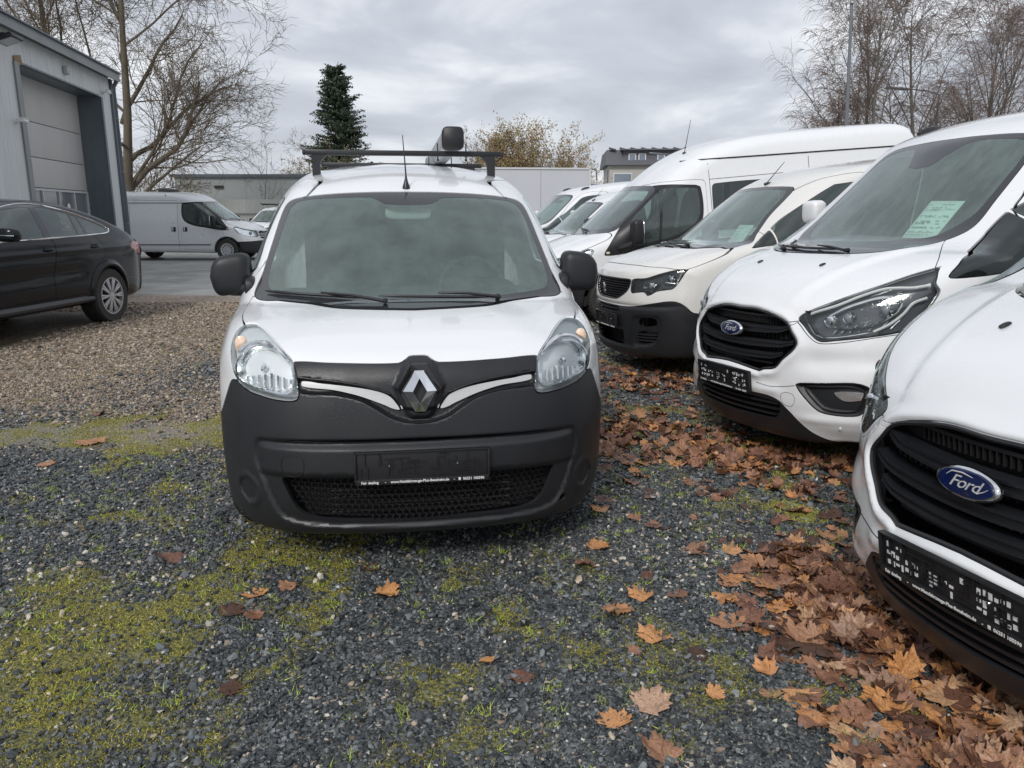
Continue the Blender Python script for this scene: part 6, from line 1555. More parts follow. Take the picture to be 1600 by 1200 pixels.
def tone_mat(name, stops, rough, bump=None, spec=0.5, transl=0):
    m = bpy.data.materials.new(name); m.use_nodes = True; nt = m.node_tree; b = nt.nodes['Principled BSDF']; N = nt.nodes.new; L = nt.links.new
    a = N('ShaderNodeAttribute'); a.attribute_type = 'INSTANCER'; a.attribute_name = 'tone'
    r = N('ShaderNodeValToRGB'); L(a.outputs['Fac'], r.inputs[0]); e = r.color_ramp.elements
    e[0].position, e[0].color = stops[0][0], (*stops[0][1], 1); e[1].position, e[1].color = stops[-1][0], (*stops[-1][1], 1)
    for p, c in stops[1:-1]: q = e.new(p); q.color = (*c, 1)
    n = N('ShaderNodeTexNoise'); n.inputs['Scale'].default_value = 2.2; n.inputs['Detail'].default_value = 4
    tc = N('ShaderNodeTexCoord'); L(tc.outputs['Object'], n.inputs['Vector'])
    mr = N('ShaderNodeMapRange'); mr.inputs[3].default_value = 0.75; mr.inputs[4].default_value = 1.38; L(n.outputs[0], mr.inputs[0])
    h = N('ShaderNodeHueSaturation'); L(r.outputs[0], h.inputs['Color']); L(mr.outputs[0], h.inputs['Value']); h.inputs['Saturation'].default_value = 1.08; L(h.outputs[0], b.inputs['Base Color'])
    b.inputs['Roughness'].default_value = rough; b.inputs['Specular IOR Level'].default_value = spec
    return m
def in_view(x, y, pad=0.12):
    d = y*0.976 + 1.46*0.216; return (np.abs(x) < d*(0.6656 + pad)) & (y > 1.25)
def build_stones():
    rng = np.random.default_rng(5); Ps = []; sizes = []
    for y0, y1, dens, sz in ((1.25, 2.2, 12000, 0.0058), (2.2, 3.4, 9500, 0.0063), (3.4, 5.0, 5600, 0.0076), (5.0, 8.0, 3300, 0.0088), (8.0, 13, 1000, 0.0125)):
        w = (y1*0.976 + 0.32)*0.79; n = int(dens*2*w*(y1-y0)); x = rng.uniform(-w, w, n); y = rng.uniform(y0, y1, n)
        k = in_view(x, y) & ~((np.abs(x + 0.5) < 0.8) & (y > 4.2) & (y < 9)) & ~((x > 2.2) & (y > 2.4)) & ~((x < -5.9) & (y > 7.3) & (y < 12)); x, y = x[k], y[k]
        mo = moss_mask(x, y); mu = mud_mask(x, y); keep = rng.random(len(x)) > (0.80*mo**1.5 + 0.85*mu); x, y = x[keep], y[keep]
        Ps.append(np.stack([x, y], 1)); sizes.append(sz*rng.lognormal(0, 0.28, len(x)))
    P = np.concatenate(Ps); s = np.concatenate(sizes); n = len(P); x, y = P[:, 0], P[:, 1]
    big = rng.random(n) < 0.006; s[big] *= rng.uniform(1.5, 2.3, big.sum())
    s *= np.where(s > 0, rng.choice([0.7, 1.0, 1.0, 1.25], n), 1)
    S = np.stack([s*rng.uniform(0.8, 1.5, n), s*rng.uniform(0.65, 1.1, n), s*rng.uniform(0.35, 0.75, n)], 1)
    R = np.stack([rng.normal(0, 0.45, n), rng.normal(0, 0.45, n), rng.uniform(0, 6.283, n)], 1)
    Z = gz(x, y) + s*rng.uniform(-0.1, 0.7, n); br = brown_mask(x, y)
    T = rng.random(n)*0.44; isb = rng.random(n) < br*0.92 + 0.025; T[isb] = 0.5 + rng.random(isb.sum())*0.42
    warm = (rng.random(n) < 0.016 + 0.10*np.clip(blob(x, y, 0.75, 3.1, 0.5, 0.3) + blob(x, y, -1.9, 2.6, 0.5, 0.6), 0, 1)); T[warm] = rng.uniform(0.93, 1.0, warm.sum())
    m = tone_mat('gravel_stone', [(0, (0.022, 0.025, 0.027)), (0.22, (0.056, 0.062, 0.066)), (0.38, (0.115, 0.125, 0.13)), (0.46, (0.22, 0.235, 0.24)), (0.50, (0.12, 0.09, 0.068)), (0.7, (0.25, 0.20, 0.15)), (0.90, (0.38, 0.32, 0.25)), (0.94, (0.38, 0.31, 0.23)), (1.0, (0.60, 0.57, 0.50))], 0.33)
    scatter('gravel', np.stack([x, y, Z], 1), R, S, T, 'stone', m, 'wet grey and brown gravel chips covering the yard')
def build_moss():
    rng = np.random.default_rng(9); Ps = []
    for y0, y1, dens, h in ((1.25, 3.6, 24000, 0.0095), (3.6, 5.6, 10000, 0.013), (5.6, 8.5, 3600, 0.02)):
        w = (y1*0.976 + 0.32)*0.76; n = int(dens*2*w*(y1-y0)); x = rng.uniform(-w, w, n); y = rng.uniform(y0, y1, n); k = in_view(x, y); x, y = x[k], y[k]
        mo = moss_mask(x, y)*(0.35 + 0.9*(fbm(x, y, 14, 50, 2) > 0.47)); k = rng.random(len(x)) < mo*0.95; x, y = x[k], y[k]
        Ps.append(np.stack([x, y, np.full(len(x), h)], 1))
    # loose grass seedlings in the open gravel
    nt = 800; tx = rng.uniform(-2.6, 2.4, nt*3); ty = rng.uniform(1.3, 4.6, nt*3); k = in_view(tx, ty) & (rng.random(nt*3) < fbm(tx, ty, 1.1, 60, 2)**1.4*1.6); tx, ty = tx[k][:nt], ty[k][:nt]
    for a, b in zip(tx, ty):
        m = rng.integers(7, 22); Ps.append(np.stack([a + rng.normal(0, 0.012, m), b + rng.normal(0, 0.012, m), np.full(m, -rng.uniform(0.016, 0.032))], 1))
    for a, b in ((0.47, 2.12), (0.95, 1.9), (0.98, 1.93), (1.0, 1.88), (0.36, 2.1)):
        m = 20; Ps.append(np.stack([a + rng.normal(0, 0.022, m), b + rng.normal(0, 0.022, m), np.full(m, -0.03)], 1))
    P = np.concatenate(Ps); n = len(P); x, y, h = P.T; grass = h < 0; h = np.abs(h)*rng.uniform(0.5, 1.5, n)
    S = np.stack([np.where(grass, 0.0021, 0.0016 + 0.0004*(y > 3.6)*2), np.where(grass, 0.0007, 0.0012 + 0.0004*(y > 3.6)*2), h], 1)*np.array([1, 1, 1])
    R = np.stack([rng.normal(0, 0.85, n), rng.normal(0, 0.85, n), rng.uniform(0, 6.283, n)], 1)
    T = np.clip(rng.normal(0.43, 0.17, n) + 0.25*(fbm(x, y, 2.0, 70, 2) - 0.5), 0, 0.79); T[grass] = rng.uniform(0.80, 1.0, grass.sum())
    m = tone_mat('moss_blade', [(0, (0.08, 0.075, 0.02)), (0.35, (0.23, 0.215, 0.055)), (0.6, (0.42, 0.40, 0.095)), (0.79, (0.60, 0.50, 0.13)), (0.82, (0.20, 0.28, 0.06)), (1.0, (0.52, 0.58, 0.14))], 0.6)
    scatter('moss_and_grass', np.stack([x, y, gz(x, y) + 0.002], 1), R, S, T, 'blade', m, 'low yellow-green moss and grass growing through the gravel')
build_stones(); build_moss()

# ---------------------------------------------------------------- fallen leaves
def leaf_shape(rng, curl, size=0.5, n_side=1):
    """palmate leaf: five toothed lobes, midribs creased, edge curled; about 1 wide"""
    tips = [(-68, 0.50), (-36, 0.56), (0, 0.60), (36, 0.56), (68, 0.50)]
    pts = []
    def P(a, r): a = math.radians(a); return (r*math.sin(a), r*math.cos(a))
    pts.append(P(-140, 0.20)); pts.append(P(-110, 0.34)); pts.append(P(-98, 0.26))
    for k, (a, r) in enumerate(tips):
        r = r*rng.uniform(0.88, 1.1); a = a + rng.normal(0, 3)
        pts += [P(a - 15, r*0.74), P(a - 12, r*0.86), P(a - 6, r*0.83), P(a, r), P(a + 6, r*0.83), P(a + 12, r*0.86), P(a + 15, r*0.74)]
        if k < 4: pts.append(P(a + 18, r*rng.uniform(0.60, 0.70)))
    pts += [P(98, 0.26), P(110, 0.34), P(140, 0.20)]
    O = np.array(pts); n = len(O); c = np.array([0, -0.02])
    rings = [O, O*0.62 + c*0.38, O*0.28 + c*0.72]; V2 = np.concatenate(rings + [c[None]])
    F = []
    for k in range(2):
        for i in range(n): j = (i+1) % n; F += [(k*n+i, k*n+j, (k+1)*n+j), (k*n+i, (k+1)*n+j, (k+1)*n+i)]
    F += [(2*n+i, 2*n+(i+1) % n, 3*n) for i in range(n)]
    x, y = V2.T; r = np.hypot(x, y); th = np.arctan2(x, y)
    ax = rng.uniform(0, math.pi); u = x*math.cos(ax) + y*math.sin(ax); v = -x*math.sin(ax) + y*math.cos(ax)
    z = curl*(0.75*u*u*rng.choice([1, 1, -0.7]) + 0.35*v*v*rng.choice([1, -0.6])) + 0.045*np.cos(th*5.0 + 0.3)*r*curl + 0.06*curl*np.sin(x*9 + rng.uniform(0, 6))*np.sin(y*8 + rng.uniform(0, 6)) + 0.01*r*np.cos(th*10)
    z = z + np.where(r > 0.4, (r - 0.4)*rng.normal(0, 0.9, len(r))*curl*0.5, 0)
    V = np.stack([x, y, z - z.min()*0.5], 1)
    # stalk
    s0 = len(V); L = rng.uniform(0.25, 0.45); b = rng.normal(0, 0.08)
    V = np.concatenate([V, [(-0.006, -0.02, z[-1]), (0.006, -0.02, z[-1]), (b + 0.005, -0.02 - L, z[-1] + 0.03), (b - 0.005, -0.02 - L, z[-1] + 0.03)]]); F.append((s0, s0+1, s0+2)); F.append((s0, s0+2, s0+3))
    return V, np.array(F)
def leaf_mat(name, stops):
    m = bpy.data.materials.new(name); m.use_nodes = True; nt = m.node_tree; b = nt.nodes['Principled BSDF']; N = nt.nodes.new; L = nt.links.new
    oi = N('ShaderNodeObjectInfo'); at = N('ShaderNodeAttribute'); at.attribute_name = 'tone'
    ad = N('ShaderNodeMath'); ad.operation = 'ADD'; sc = N('ShaderNodeSeparateColor'); L(oi.outputs['Color'], sc.inputs[0]); L(sc.outputs[0], ad.inputs[0]); L(at.outputs['Fac'], ad.inputs[1]); fr = N('ShaderNodeMath'); fr.operation = 'FRACT'; L(ad.outputs[0], fr.inputs[0])
    r = N('ShaderNodeValToRGB'); L(fr.outputs[0], r.inputs[0]); e = r.color_ramp.elements
    e[0].position, e[0].color = stops[0][0], (*stops[0][1], 1); e[1].position, e[1].color = stops[-1][0], (*stops[-1][1], 1)
    for p, c in stops[1:-1]: q = e.new(p); q.color = (*c, 1)
    tc = N('ShaderNodeTexCoord'); n = N('ShaderNodeTexNoise'); n.inputs['Scale'].default_value = 22; n.inputs['Detail'].default_value = 6; L(tc.outputs['Object'], n.inputs['Vector'])
    mr = N('ShaderNodeMapRange'); mr.inputs[1].default_value = 0.3; mr.inputs[2].default_value = 0.7; mr.inputs[3].default_value = 0.6; mr.inputs[4].default_value = 1.3; L(n.outputs[0], mr.inputs[0])
    h = N('ShaderNodeHueSaturation'); L(r.outputs[0], h.inputs['Color']); L(mr.outputs[0], h.inputs['Value']); L(h.outputs[0], b.inputs['Base Color'])
    b.inputs['Roughness'].default_value = 0.45; b.inputs['Specular IOR Level'].default_value = 0.4
    bp = N('ShaderNodeBump'); bp.inputs['Strength'].default_value = 0.4; bp.inputs['Distance'].default_value = 0.004; L(n.outputs[0], bp.inputs['Height']); L(bp.outputs[0], b.inputs['Normal'])
    return m
LEAF_STOPS = [(0, (0.060, 0.030, 0.020)), (0.20, (0.16, 0.075, 0.048)), (0.40, (0.27, 0.135, 0.085)), (0.58, (0.36, 0.19, 0.11)), (0.74, (0.54, 0.25, 0.09)), (0.86, (0.52, 0.33, 0.20)), (0.94, (0.42, 0.27, 0.19)), (1.0, (0.16, 0.085, 0.055))]
def build_leaves():
    rng = np.random.default_rng(21); M = leaf_mat('dry_leaf', LEAF_STOPS)
    shapes = [leaf_shape(rng, c) for c in (0.25, 0.5, 0.7, 0.9, 1.1, 1.3, 0.8, 0.4)]
    meshes = []
    for k, (V, F) in enumerate(shapes):
        me = raw_mesh('leaf', V, F, M); a = me.attributes.new('tone', 'FLOAT', 'POINT'); a.data.foreach_set('value', np.zeros(len(V), np.float32)); meshes.append(me)
    # measured single leaves: x, y, size, label
    named = [(-0.51, 2.76, 0.130, 'bright orange maple leaf alone on the grey gravel in front of the van bumper'), (-1.0, 2.75, 0.10, 'curled orange leaf on the mossy patch left of the van front'), (-1.47, 3.1, 0.155, 'flat pinkish brown leaf lying left of the van, farthest left of the foreground leaves'),
        (-1.06, 2.61, 0.12, 'dark folded brown leaf just below the orange one on the moss'), (0.51, 2.73, 0.115, 'orange leaf with pointed lobes right of the van, above the pale star-shaped one'), (0.64, 2.74, 0.085, 'small rolled brown leaf beside the pointed orange leaf'),
        (0.50, 2.43, 0.125, 'pale orange leaf spread flat in the middle right gravel'), (0.79, 2.53, 0.14, 'large crumpled leaf standing up at the edge of the leaf pile'), (-0.09, 2.31, 0.06, 'tiny three-lobed orange leaf in the centre foreground'),
        (1.06, 2.42, 0.24, 'largest brown maple leaf, dark veined, at the tip of the leaf pile'), (0.31, 1.98, 0.115, 'curled orange leaf nearest the bottom edge of the picture'), (0.36, 3.2, 0.125, 'orange leaf half curled under the right corner of the van'), (0.46, 3.63, 0.12, 'leaf right beside the van\'s front wheel'),
        (0.67, 3.44, 0.10, 'dull brown leaf between the van and the leaf band'), (0.62, 2.12, 0.075, 'small broken orange leaf right of the bright green tuft'), (-0.9, 2.15, 0.09, 'dark maroon leaf shred in the lower left gravel'), (-2.77, 4.82, 0.20, 'wide tan leaf on the muddy strip at left'), (-3.08, 5.5, 0.12, 'brown leaf at the far edge of the muddy strip'), (-2.79, 4.36, 0.12, 'tan leaf at the near edge of the muddy strip, far left')]
    objs = []
    def put(x, y, s, k, tilt, label, dz=0.0, tone=None):
        o = bpy.data.objects.new('fallen_leaf', meshes[k]); COL.objects.link(o)
        o.location = (x, y, float(gz(x, y)) + 0.008 + dz); o.rotation_euler = (rng.normal(0, tilt), rng.normal(0, tilt), rng.uniform(0, 6.28)); o.scale = (s, s, s); tone = tone if tone is not None else rng.uniform(0.15, 0.97); o.color = (tone, tone, tone, 1)
        tag(o, label, 'leaf', 'brown leaves fallen on the gravel'); return o
    for x, y, s, lb in named: put(x, y, s*1.12, int(rng.choice([0, 1, 7, 2, 3])), 0.08, lb, tone=(0.06 if 'dark' in lb or 'maroon' in lb else 0.30 if ('brown' in lb) else 0.62 if 'tan' in lb else 0.76))
    # drifts: many candidates by density, the largest-looking stay individuals
    C = []
    for (x0, x1, y0, y1, n) in ((0.7, 2.6, 1.1, 3.2, 7500), (0.35, 2.6, 3.2, 7.8, 8500)):
        x = rng.uniform(x0, x1, n); y = rng.uniform(y0, y1, n); d = leaf_density(x, y)*(1.0 if y0 < 3 else 0.85)
        k = (rng.random(n) < d*0.9*np.where(y < 3.0, np.clip(1.6*fbm(x, y, 3.4, 90, 3) + 0.1, 0.3, 1.3), np.clip(2.9*fbm(x, y, 3.4, 90, 3) - 0.65, 0.05, 1.3))) | ((rng.random(n) < 0.012)); C.append(np.stack([x[k], y[k], d[k]], 1))
    n = 90; x = rng.uniform(-1.2, 1.6, n); y = rng.uniform(1.6, 5.5, n); C.append(np.stack([x, y, 0*x], 1)[rng.random(n) < 0.30 + 0.3*(x > 0.3)])
    C = np.concatenate(C); s = rng.uniform(0.06, 0.15, len(C))*np.where(C[:, 1] > 3.2, 0.9, 1.0); app = s/(C[:, 1] + 0.3); vis = in_view(C[:, 0], C[:, 1], 0.0)
    order = np.argsort(-(app*vis)); top = order[:300 - len(named)]; rest = order[300 - len(named):]
    for i in top:
        x, y, d = C[i]; deep = min(1, d)
        size = ('small', 'mid-sized', 'large')[min(2, int((s[i] - 0.06)/0.03))]; tone = float(rng.uniform(0.02, 0.98)); kk = int(rng.integers(0, 8))
        hue = 'dark brown' if tone < 0.3 or tone > 0.97 else 'reddish brown' if tone < 0.5 else 'brown' if tone < 0.68 else 'orange' if tone < 0.82 else 'tan'
        shp = 'flat' if kk in (0, 7) else ('curled' if kk in (4, 5) else 'crinkled')
        if y < 3.1 and x > 1.0:
            part = 'beside the heap\'s far tip' if y > 2.6 else ('on the heap\'s gravel side' if x < 1.32 + 0.1*(2.6 - y) else 'deep in the heap below the plate')
            if y < 2.0 and x < 1.5: part = 'at the heap\'s foot near the bottom'
        elif x > 0.5: part = 'in the drift beside the van' + (', near end' if y < 4.3 else '')
        else: part = 'alone on open gravel ' + ('left of centre' if x < 0 else 'right of centre')
        lb = size + ' ' + shp + ' ' + hue + ' leaf ' + part
        put(x, y, s[i], kk, 0.12 + 0.30*deep, lb, dz=rng.uniform(0, 0.035)*deep, tone=tone)
    Vs, Fs, Ts = [], [], []; b = 0
    for i in rest:
        x, y, d = C[i]; V, F = shapes[int(rng.integers(0, 8))]; t = 0.12 + 0.35*min(1, d)
        R = np.array(Euler((rng.normal(0, t), rng.normal(0, t), rng.uniform(0, 6.28))).to_matrix()); W = V @ R.T*s[i] + [x, y, float(gz(x, y)) + 0.006 + rng.uniform(0, 0.022)*min(1, d)]
        Vs.append(W); Fs.append(F + b); b += len(V); Ts.append(np.full(len(V), rng.random()*0.8))
    me = raw_mesh('leaf_litter', np.concatenate(Vs), np.concatenate(Fs), M); a = me.attributes.new('tone', 'FLOAT', 'POINT'); a.data.foreach_set('value', np.concatenate(Ts).astype(np.float32))
    lo = link('leaf_litter', me); lo.color = (0, 0, 0, 1)
    tag(lo, 'litter of smaller brown leaves lying among the larger ones', kind='stuff')
build_leaves()
# ---------------------------------------------------------------- trees
def tubes(name, S, m, parent, sides=4):
    """S: list of (p0, p1, r0, r1)"""
    A = np.array([s[0] for s in S]); B = np.array([s[1] for s in S]); r0 = np.array([s[2] for s in S]); r1 = np.array([s[3] for s in S])
    T = unit(B - A); up = np.where(np.abs(T[:, 2:3]) < 0.9, [[0, 0, 1.0]], [[1.0, 0, 0]]); U = unit(np.cross(T, up)); W = np.cross(T, U); V = []
    for k in range(sides):
        a = 2*math.pi*k/sides; V.append(A + (U*math.cos(a) + W*math.sin(a))*r0[:, None])
    for k in range(sides):
        a = 2*math.pi*k/sides; V.append(B + (U*math.cos(a) + W*math.sin(a))*r1[:, None])
    n = len(A); V = np.concatenate(V); i = np.arange(n)
    F = np.concatenate([np.stack([i + k*n, i + ((k+1) % sides)*n, i + (sides + (k+1) % sides)*n, i + (sides + k)*n], 1) for k in range(sides)])
    return obj(name, V, F, m, parent)
def grow(rng, p, d, L, r, lvl, P, out, tw):
    """recursive limb: P holds per-level settings (plain floats, this runs many thousand times)"""
    R = rng if isinstance(rng, random.Random) else random.Random(int(rng.integers(1 << 30)))
    q = P[lvl]; n = q['seg']; px, py, pz = float(p[0]), float(p[1]), float(p[2]); dx, dy, dz = float(d[0]), float(d[1]), float(d[2])
    m = math.sqrt(dx*dx + dy*dy + dz*dz); dx /= m; dy /= m; dz /= m; step = L/n; r_end = r*q.get('taper', 0.35); wob = q['wob']; g = R.gauss
    pts = [(px, py, pz)]; dirs = [(dx, dy, dz)]; dest = tw if lvl >= q.get('twlvl', 3) else out
    for i in range(n):
        dx += g(0, wob); dy += g(0, wob); dz += g(0, wob) + q['up']*(1 if i < n*0.6 else q.get('up2', 1)); m = math.sqrt(dx*dx + dy*dy + dz*dz); dx /= m; dy /= m; dz /= m
        qx, qy, qz = px + dx*step, py + dy*step, max(pz + dz*step, 0.3); dest.append(((px, py, pz), (qx, qy, qz), r + (r_end - r)*i/n, r + (r_end - r)*(i+1)/n)); px, py, pz = qx, qy, qz
        pts.append((px, py, pz)); dirs.append((dx, dy, dz))
    if lvl + 1 < len(P):
        for j in range(int(round(q['kids']*R.uniform(0.8, 1.2)))):
            t = R.uniform(q['k0'], 1.0) if j else 1.0; f = t*n; i = min(int(f), n-1); f -= i; a0, a1 = pts[i], pts[i+1]; b = tuple(a0[k] + (a1[k]-a0[k])*f for k in range(3)); e = dirs[min(i+1, n)]
            vx, vy, vz = g(0, 1), g(0, 1), g(0, 1); cx, cy, cz = e[1]*vz - e[2]*vy, e[2]*vx - e[0]*vz, e[0]*vy - e[1]*vx; m = math.sqrt(cx*cx + cy*cy + cz*cz) + 1e-9
            a = math.radians(R.uniform(*q['ang'])); c, s_ = math.cos(a), math.sin(a)/m; rl = r + (r_end - r)*t
            grow(R, b, (e[0]*c + cx*s_, e[1]*c + cy*s_, e[2]*c + cz*s_), L*R.uniform(*q['len'])*(1.15 - 0.45*t), max(rl*q['rk'], P[0].get('rmin', 0.009)), lvl+1, P, out, tw)
BARK = mat('bark', (0.105, 0.088, 0.066), 0.9, noise=(6, 0.3, (0.17, 0.145, 0.105), (1, 1, 0.3)), bump=(20, 0.5, 0.03))
TWIG = mat('twig_bark', (0.12, 0.095, 0.07), 0.9, noise=(3, 0.3, (0.19, 0.15, 0.10)))
BIRCH = mat('birch_twig', (0.14, 0.10, 0.085), 0.9, noise=(2, 0.3, (0.21, 0.155, 0.13)))
BIRCHB = mat('birch_bark', (0.17, 0.155, 0.13), 0.85, noise=(9, 0.2, (0.07, 0.06, 0.05), (1, 1, 3)))
def plane_tree(name, label, base, h, seed, limbs=None, dens=1.0, thin=1.0, group=None):
    rng = np.random.default_rng(seed); out, tw = [], []
    P = [dict(seg=8, wob=0.06, up=0.03, kids=int(13*dens), k0=0.20, ang=(30, 62), len=(0.45, 0.7), rk=0.42, taper=0.3),
         dict(seg=8, wob=0.13, up=0.05, up2=-1.0, kids=int(12*dens), k0=0.15, ang=(25, 60), len=(0.40, 0.64), rk=0.42),
         dict(seg=6, wob=0.17, up=0.02, up2=-2.0, kids=int(9*dens), k0=0.12, ang=(25, 65), len=(0.42, 0.68), rk=0.5, twlvl=2),
         dict(seg=4, wob=0.20, up=0.02, kids=int(7*dens), k0=0.15, ang=(25, 60), len=(0.35, 0.6), rk=0.6),
         dict(seg=3, wob=0.2, up=0.04, kids=0, k0=0, ang=(0, 1), len=(1, 1), rk=1)]
    for q in P[2:]: q['twlvl'] = 2
    base = np.array(base, float); r0 = 0.0155*h*thin
    grow(rng, base, (0.04, 0, 1), h*0.75, r0, 0, P, out, tw)
    for (z, d, L, r) in limbs or []: grow(rng, base + [0.0, 0, z], d, L, r, 1, P, out, tw)
    t = empty(name, base, label=label, cat='tree', group=group); W = base
    sh = lambda S: [(np.subtract(a, W), np.subtract(b, W), c, d) for a, b, c, d in S]
    tubes('trunk_and_limbs', sh(out), BARK, t, 6); tag(tubes('twigs', sh(tw), TWIG, t, 3), kind='stuff'); return t
plane_tree('bare_tree', 'big bare spreading tree whose long limb arches right over the silver van', (-15.7, 32.5, 0), 14.5, 6, [(2.4, (0.9, -0.2, 0.42), 5.8, 0.13), (3.4, (0.75, 0.1, 0.75), 5.2, 0.11), (2.0, (0.9, -0.3, 0.15), 4.2, 0.08), (5, (0.6, -0.3, 0.8), 5.0, 0.10)], 1.0)
plane_tree('bare_tree', 'upright bare tree directly behind the roof of the metal hall', (-20.5, 36, 0), 15.5, 8, None, 0.9)
plane_tree('bare_tree', 'bare tree behind the left end of the metal hall roof', (-26, 34, 0), 15, 12, None, 0.95)
plane_tree('young_tree', 'thin bare sapling standing in front of the low grey warehouse', (-12.6, 40, 0), 5.6, 15, None, 0.35, 0.35)
plane_tree('distant_tree', 'small bare tree over the warehouse roof left of the conifer', (-15.5, 62, 0), 7.5, 17, None, 0.6, 0.8)
plane_tree('distant_tree', 'small bare tree seen just left of the yellow-leaved thicket', (-2.6, 52, 0), 6.6, 19, None, 0.6, 0.8)

def birch(name, label, base, h, seed, lean=(0, 0)):
    rng = np.random.default_rng(seed); out, tw = [], []
    P = [dict(seg=10, wob=0.04, up=0.05, kids=21, k0=0.16, ang=(22, 45), len=(0.38, 0.55), rk=0.42, taper=0.15),
         dict(seg=8, wob=0.08, up=0.06, up2=-0.6, kids=11, k0=0.25, ang=(18, 45), len=(0.35, 0.5), rk=0.45),
         dict(seg=6, wob=0.10, up=-0.04, up2=3.0, kids=12, k0=0.15, ang=(20, 55), len=(0.45, 0.75), rk=0.5, twlvl=2),
         dict(seg=6, wob=0.07, up=-0.20, up2=1.5, kids=0, k0=0, ang=(0, 1), len=(1, 1), rk=1, twlvl=2)]
    base = np.array(base, float); grow(rng, base, (lean[0], lean[1], 1), h*0.85, 0.011*h, 0, P, out, tw)
    t = empty(name, base, label=label, cat='tree', group='bare birches behind the parked row'); sh = lambda S: [(np.subtract(a, base), np.subtract(b, base), c, d) for a, b, c, d in S]
    tubes('trunk_and_limbs', sh(out), BIRCHB, t, 6); tag(tubes('twigs', sh(tw), BIRCH, t, 3), kind='stuff')
birch('birch_tree', 'bare birch directly right of the tall grey mast', (17.0, 37, 0), 12.0, 31, (-0.08, 0))
birch('birch_tree', 'bare birch with the street lamp in front of its crown', (19.4, 38, 0), 12.5, 32, (0.0, 0))
birch('birch_tree', 'bare birch leaning right at the right edge of the picture', (22.5, 39, 0), 12.0, 33, (0.16, 0))
birch('birch_tree', 'bare birch between the mast and the street lamp, farther back', (19.0, 43, 0), 13.5, 41, (-0.03, 0))
birch('birch_tree', 'bare birch at the right edge, farther back than the leaning one', (25.0, 43, 0), 12.5, 42, (0.02, 0))
birch('birch_tree', 'bare birch leaning left with the leftmost drooping twigs', (16.2, 39, 0), 8.2, 36, (-0.05, 0))

def leaf_cards(P, N, s, rng):
    """small folded leaf faces"""
    n = len(P); U = unit(np.cross(N, rng.normal(0, 1, (n, 3)))); W = np.cross(N, U); s = s[:, None]
    V = np.concatenate([P - U*s, P + W*s*0.5 + N*s*0.2, P + U*s, P - W*s*0.5 + N*s*0.2]); i = np.arange(n)
    return V, np.stack([i, i+n, i+2*n, i+3*n], 1)
def conifer():
    rng = np.random.default_rng(41); h = 12.3; base = np.array([-12.9, 60.0, 0.0])
    t = empty('conifer', base, label='dark green conifer with ragged tiers rising behind the roof bar', cat='tree')
    S = [((0, 0, k*h/10), (0.02*k, 0, (k+1)*h/10), 0.22*(1-k/10)+.02, 0.22*(1-(k+1)/10)+.02) for k in range(10)]; S = [(np.array(a, float), np.array(b, float), c, d) for a, b, c, d in S]
    PP, NN, SS = [], [], []
    for k in range(396):
        z = h*(0.05 + 0.93*((k//11)/36.0)**0.9) + rng.normal(0, 0.07); a = rng.uniform(0, 6.28); tt = max(0.0, 1 - z/h)
        L = (0.30 + 3.0*tt**0.62)*rng.uniform(0.55, 1.15)*(1 + 0.16*math.sin((k//11)*2.4 + a)); d = np.array([math.cos(a), math.sin(a), 0.22 + 0.5*(1-tt)]); d = unit(d)
        p = np.array([0, 0, z]); q = p.copy(); m = 7
        for j in range(m):
            d2 = unit(d + np.array([0, 0, -0.75*(j/m) + (0.5 if j > 4 else 0)])); q2 = q + d2*L/m; S.append((q, q2, 0.03*(1-j/m)+.006, 0.03*(1-(j+1)/m)+.004))
            c = int(34*(0.45 + 0.5*tt)); f = rng.random(c)[:, None]; w = 0.06 + 0.20*L/3*(1 - abs(j/m - 0.45)*0.9)
            pts = q + (q2 - q)*f + rng.normal(0, 1, (c, 3))*[w, w, w*0.25]; PP.append(pts - [0, 0, 0.08]); NN.append(unit(rng.normal(0, 1, (c, 3)) + [0, 0, 0.8])); SS.append(rng.uniform(0.05, 0.125, c)); q = q2
    tubes('trunk', S, BARK, t, 4); V, F = leaf_cards(np.concatenate(PP), np.concatenate(NN), np.concatenate(SS), rng)
    tag(obj('foliage', V, F, mat('needles', (0.026, 0.046, 0.028), 0.7, noise=(1.4, 0.25, (0.070, 0.098, 0.055))), t, smooth=False), kind='stuff')
conifer()
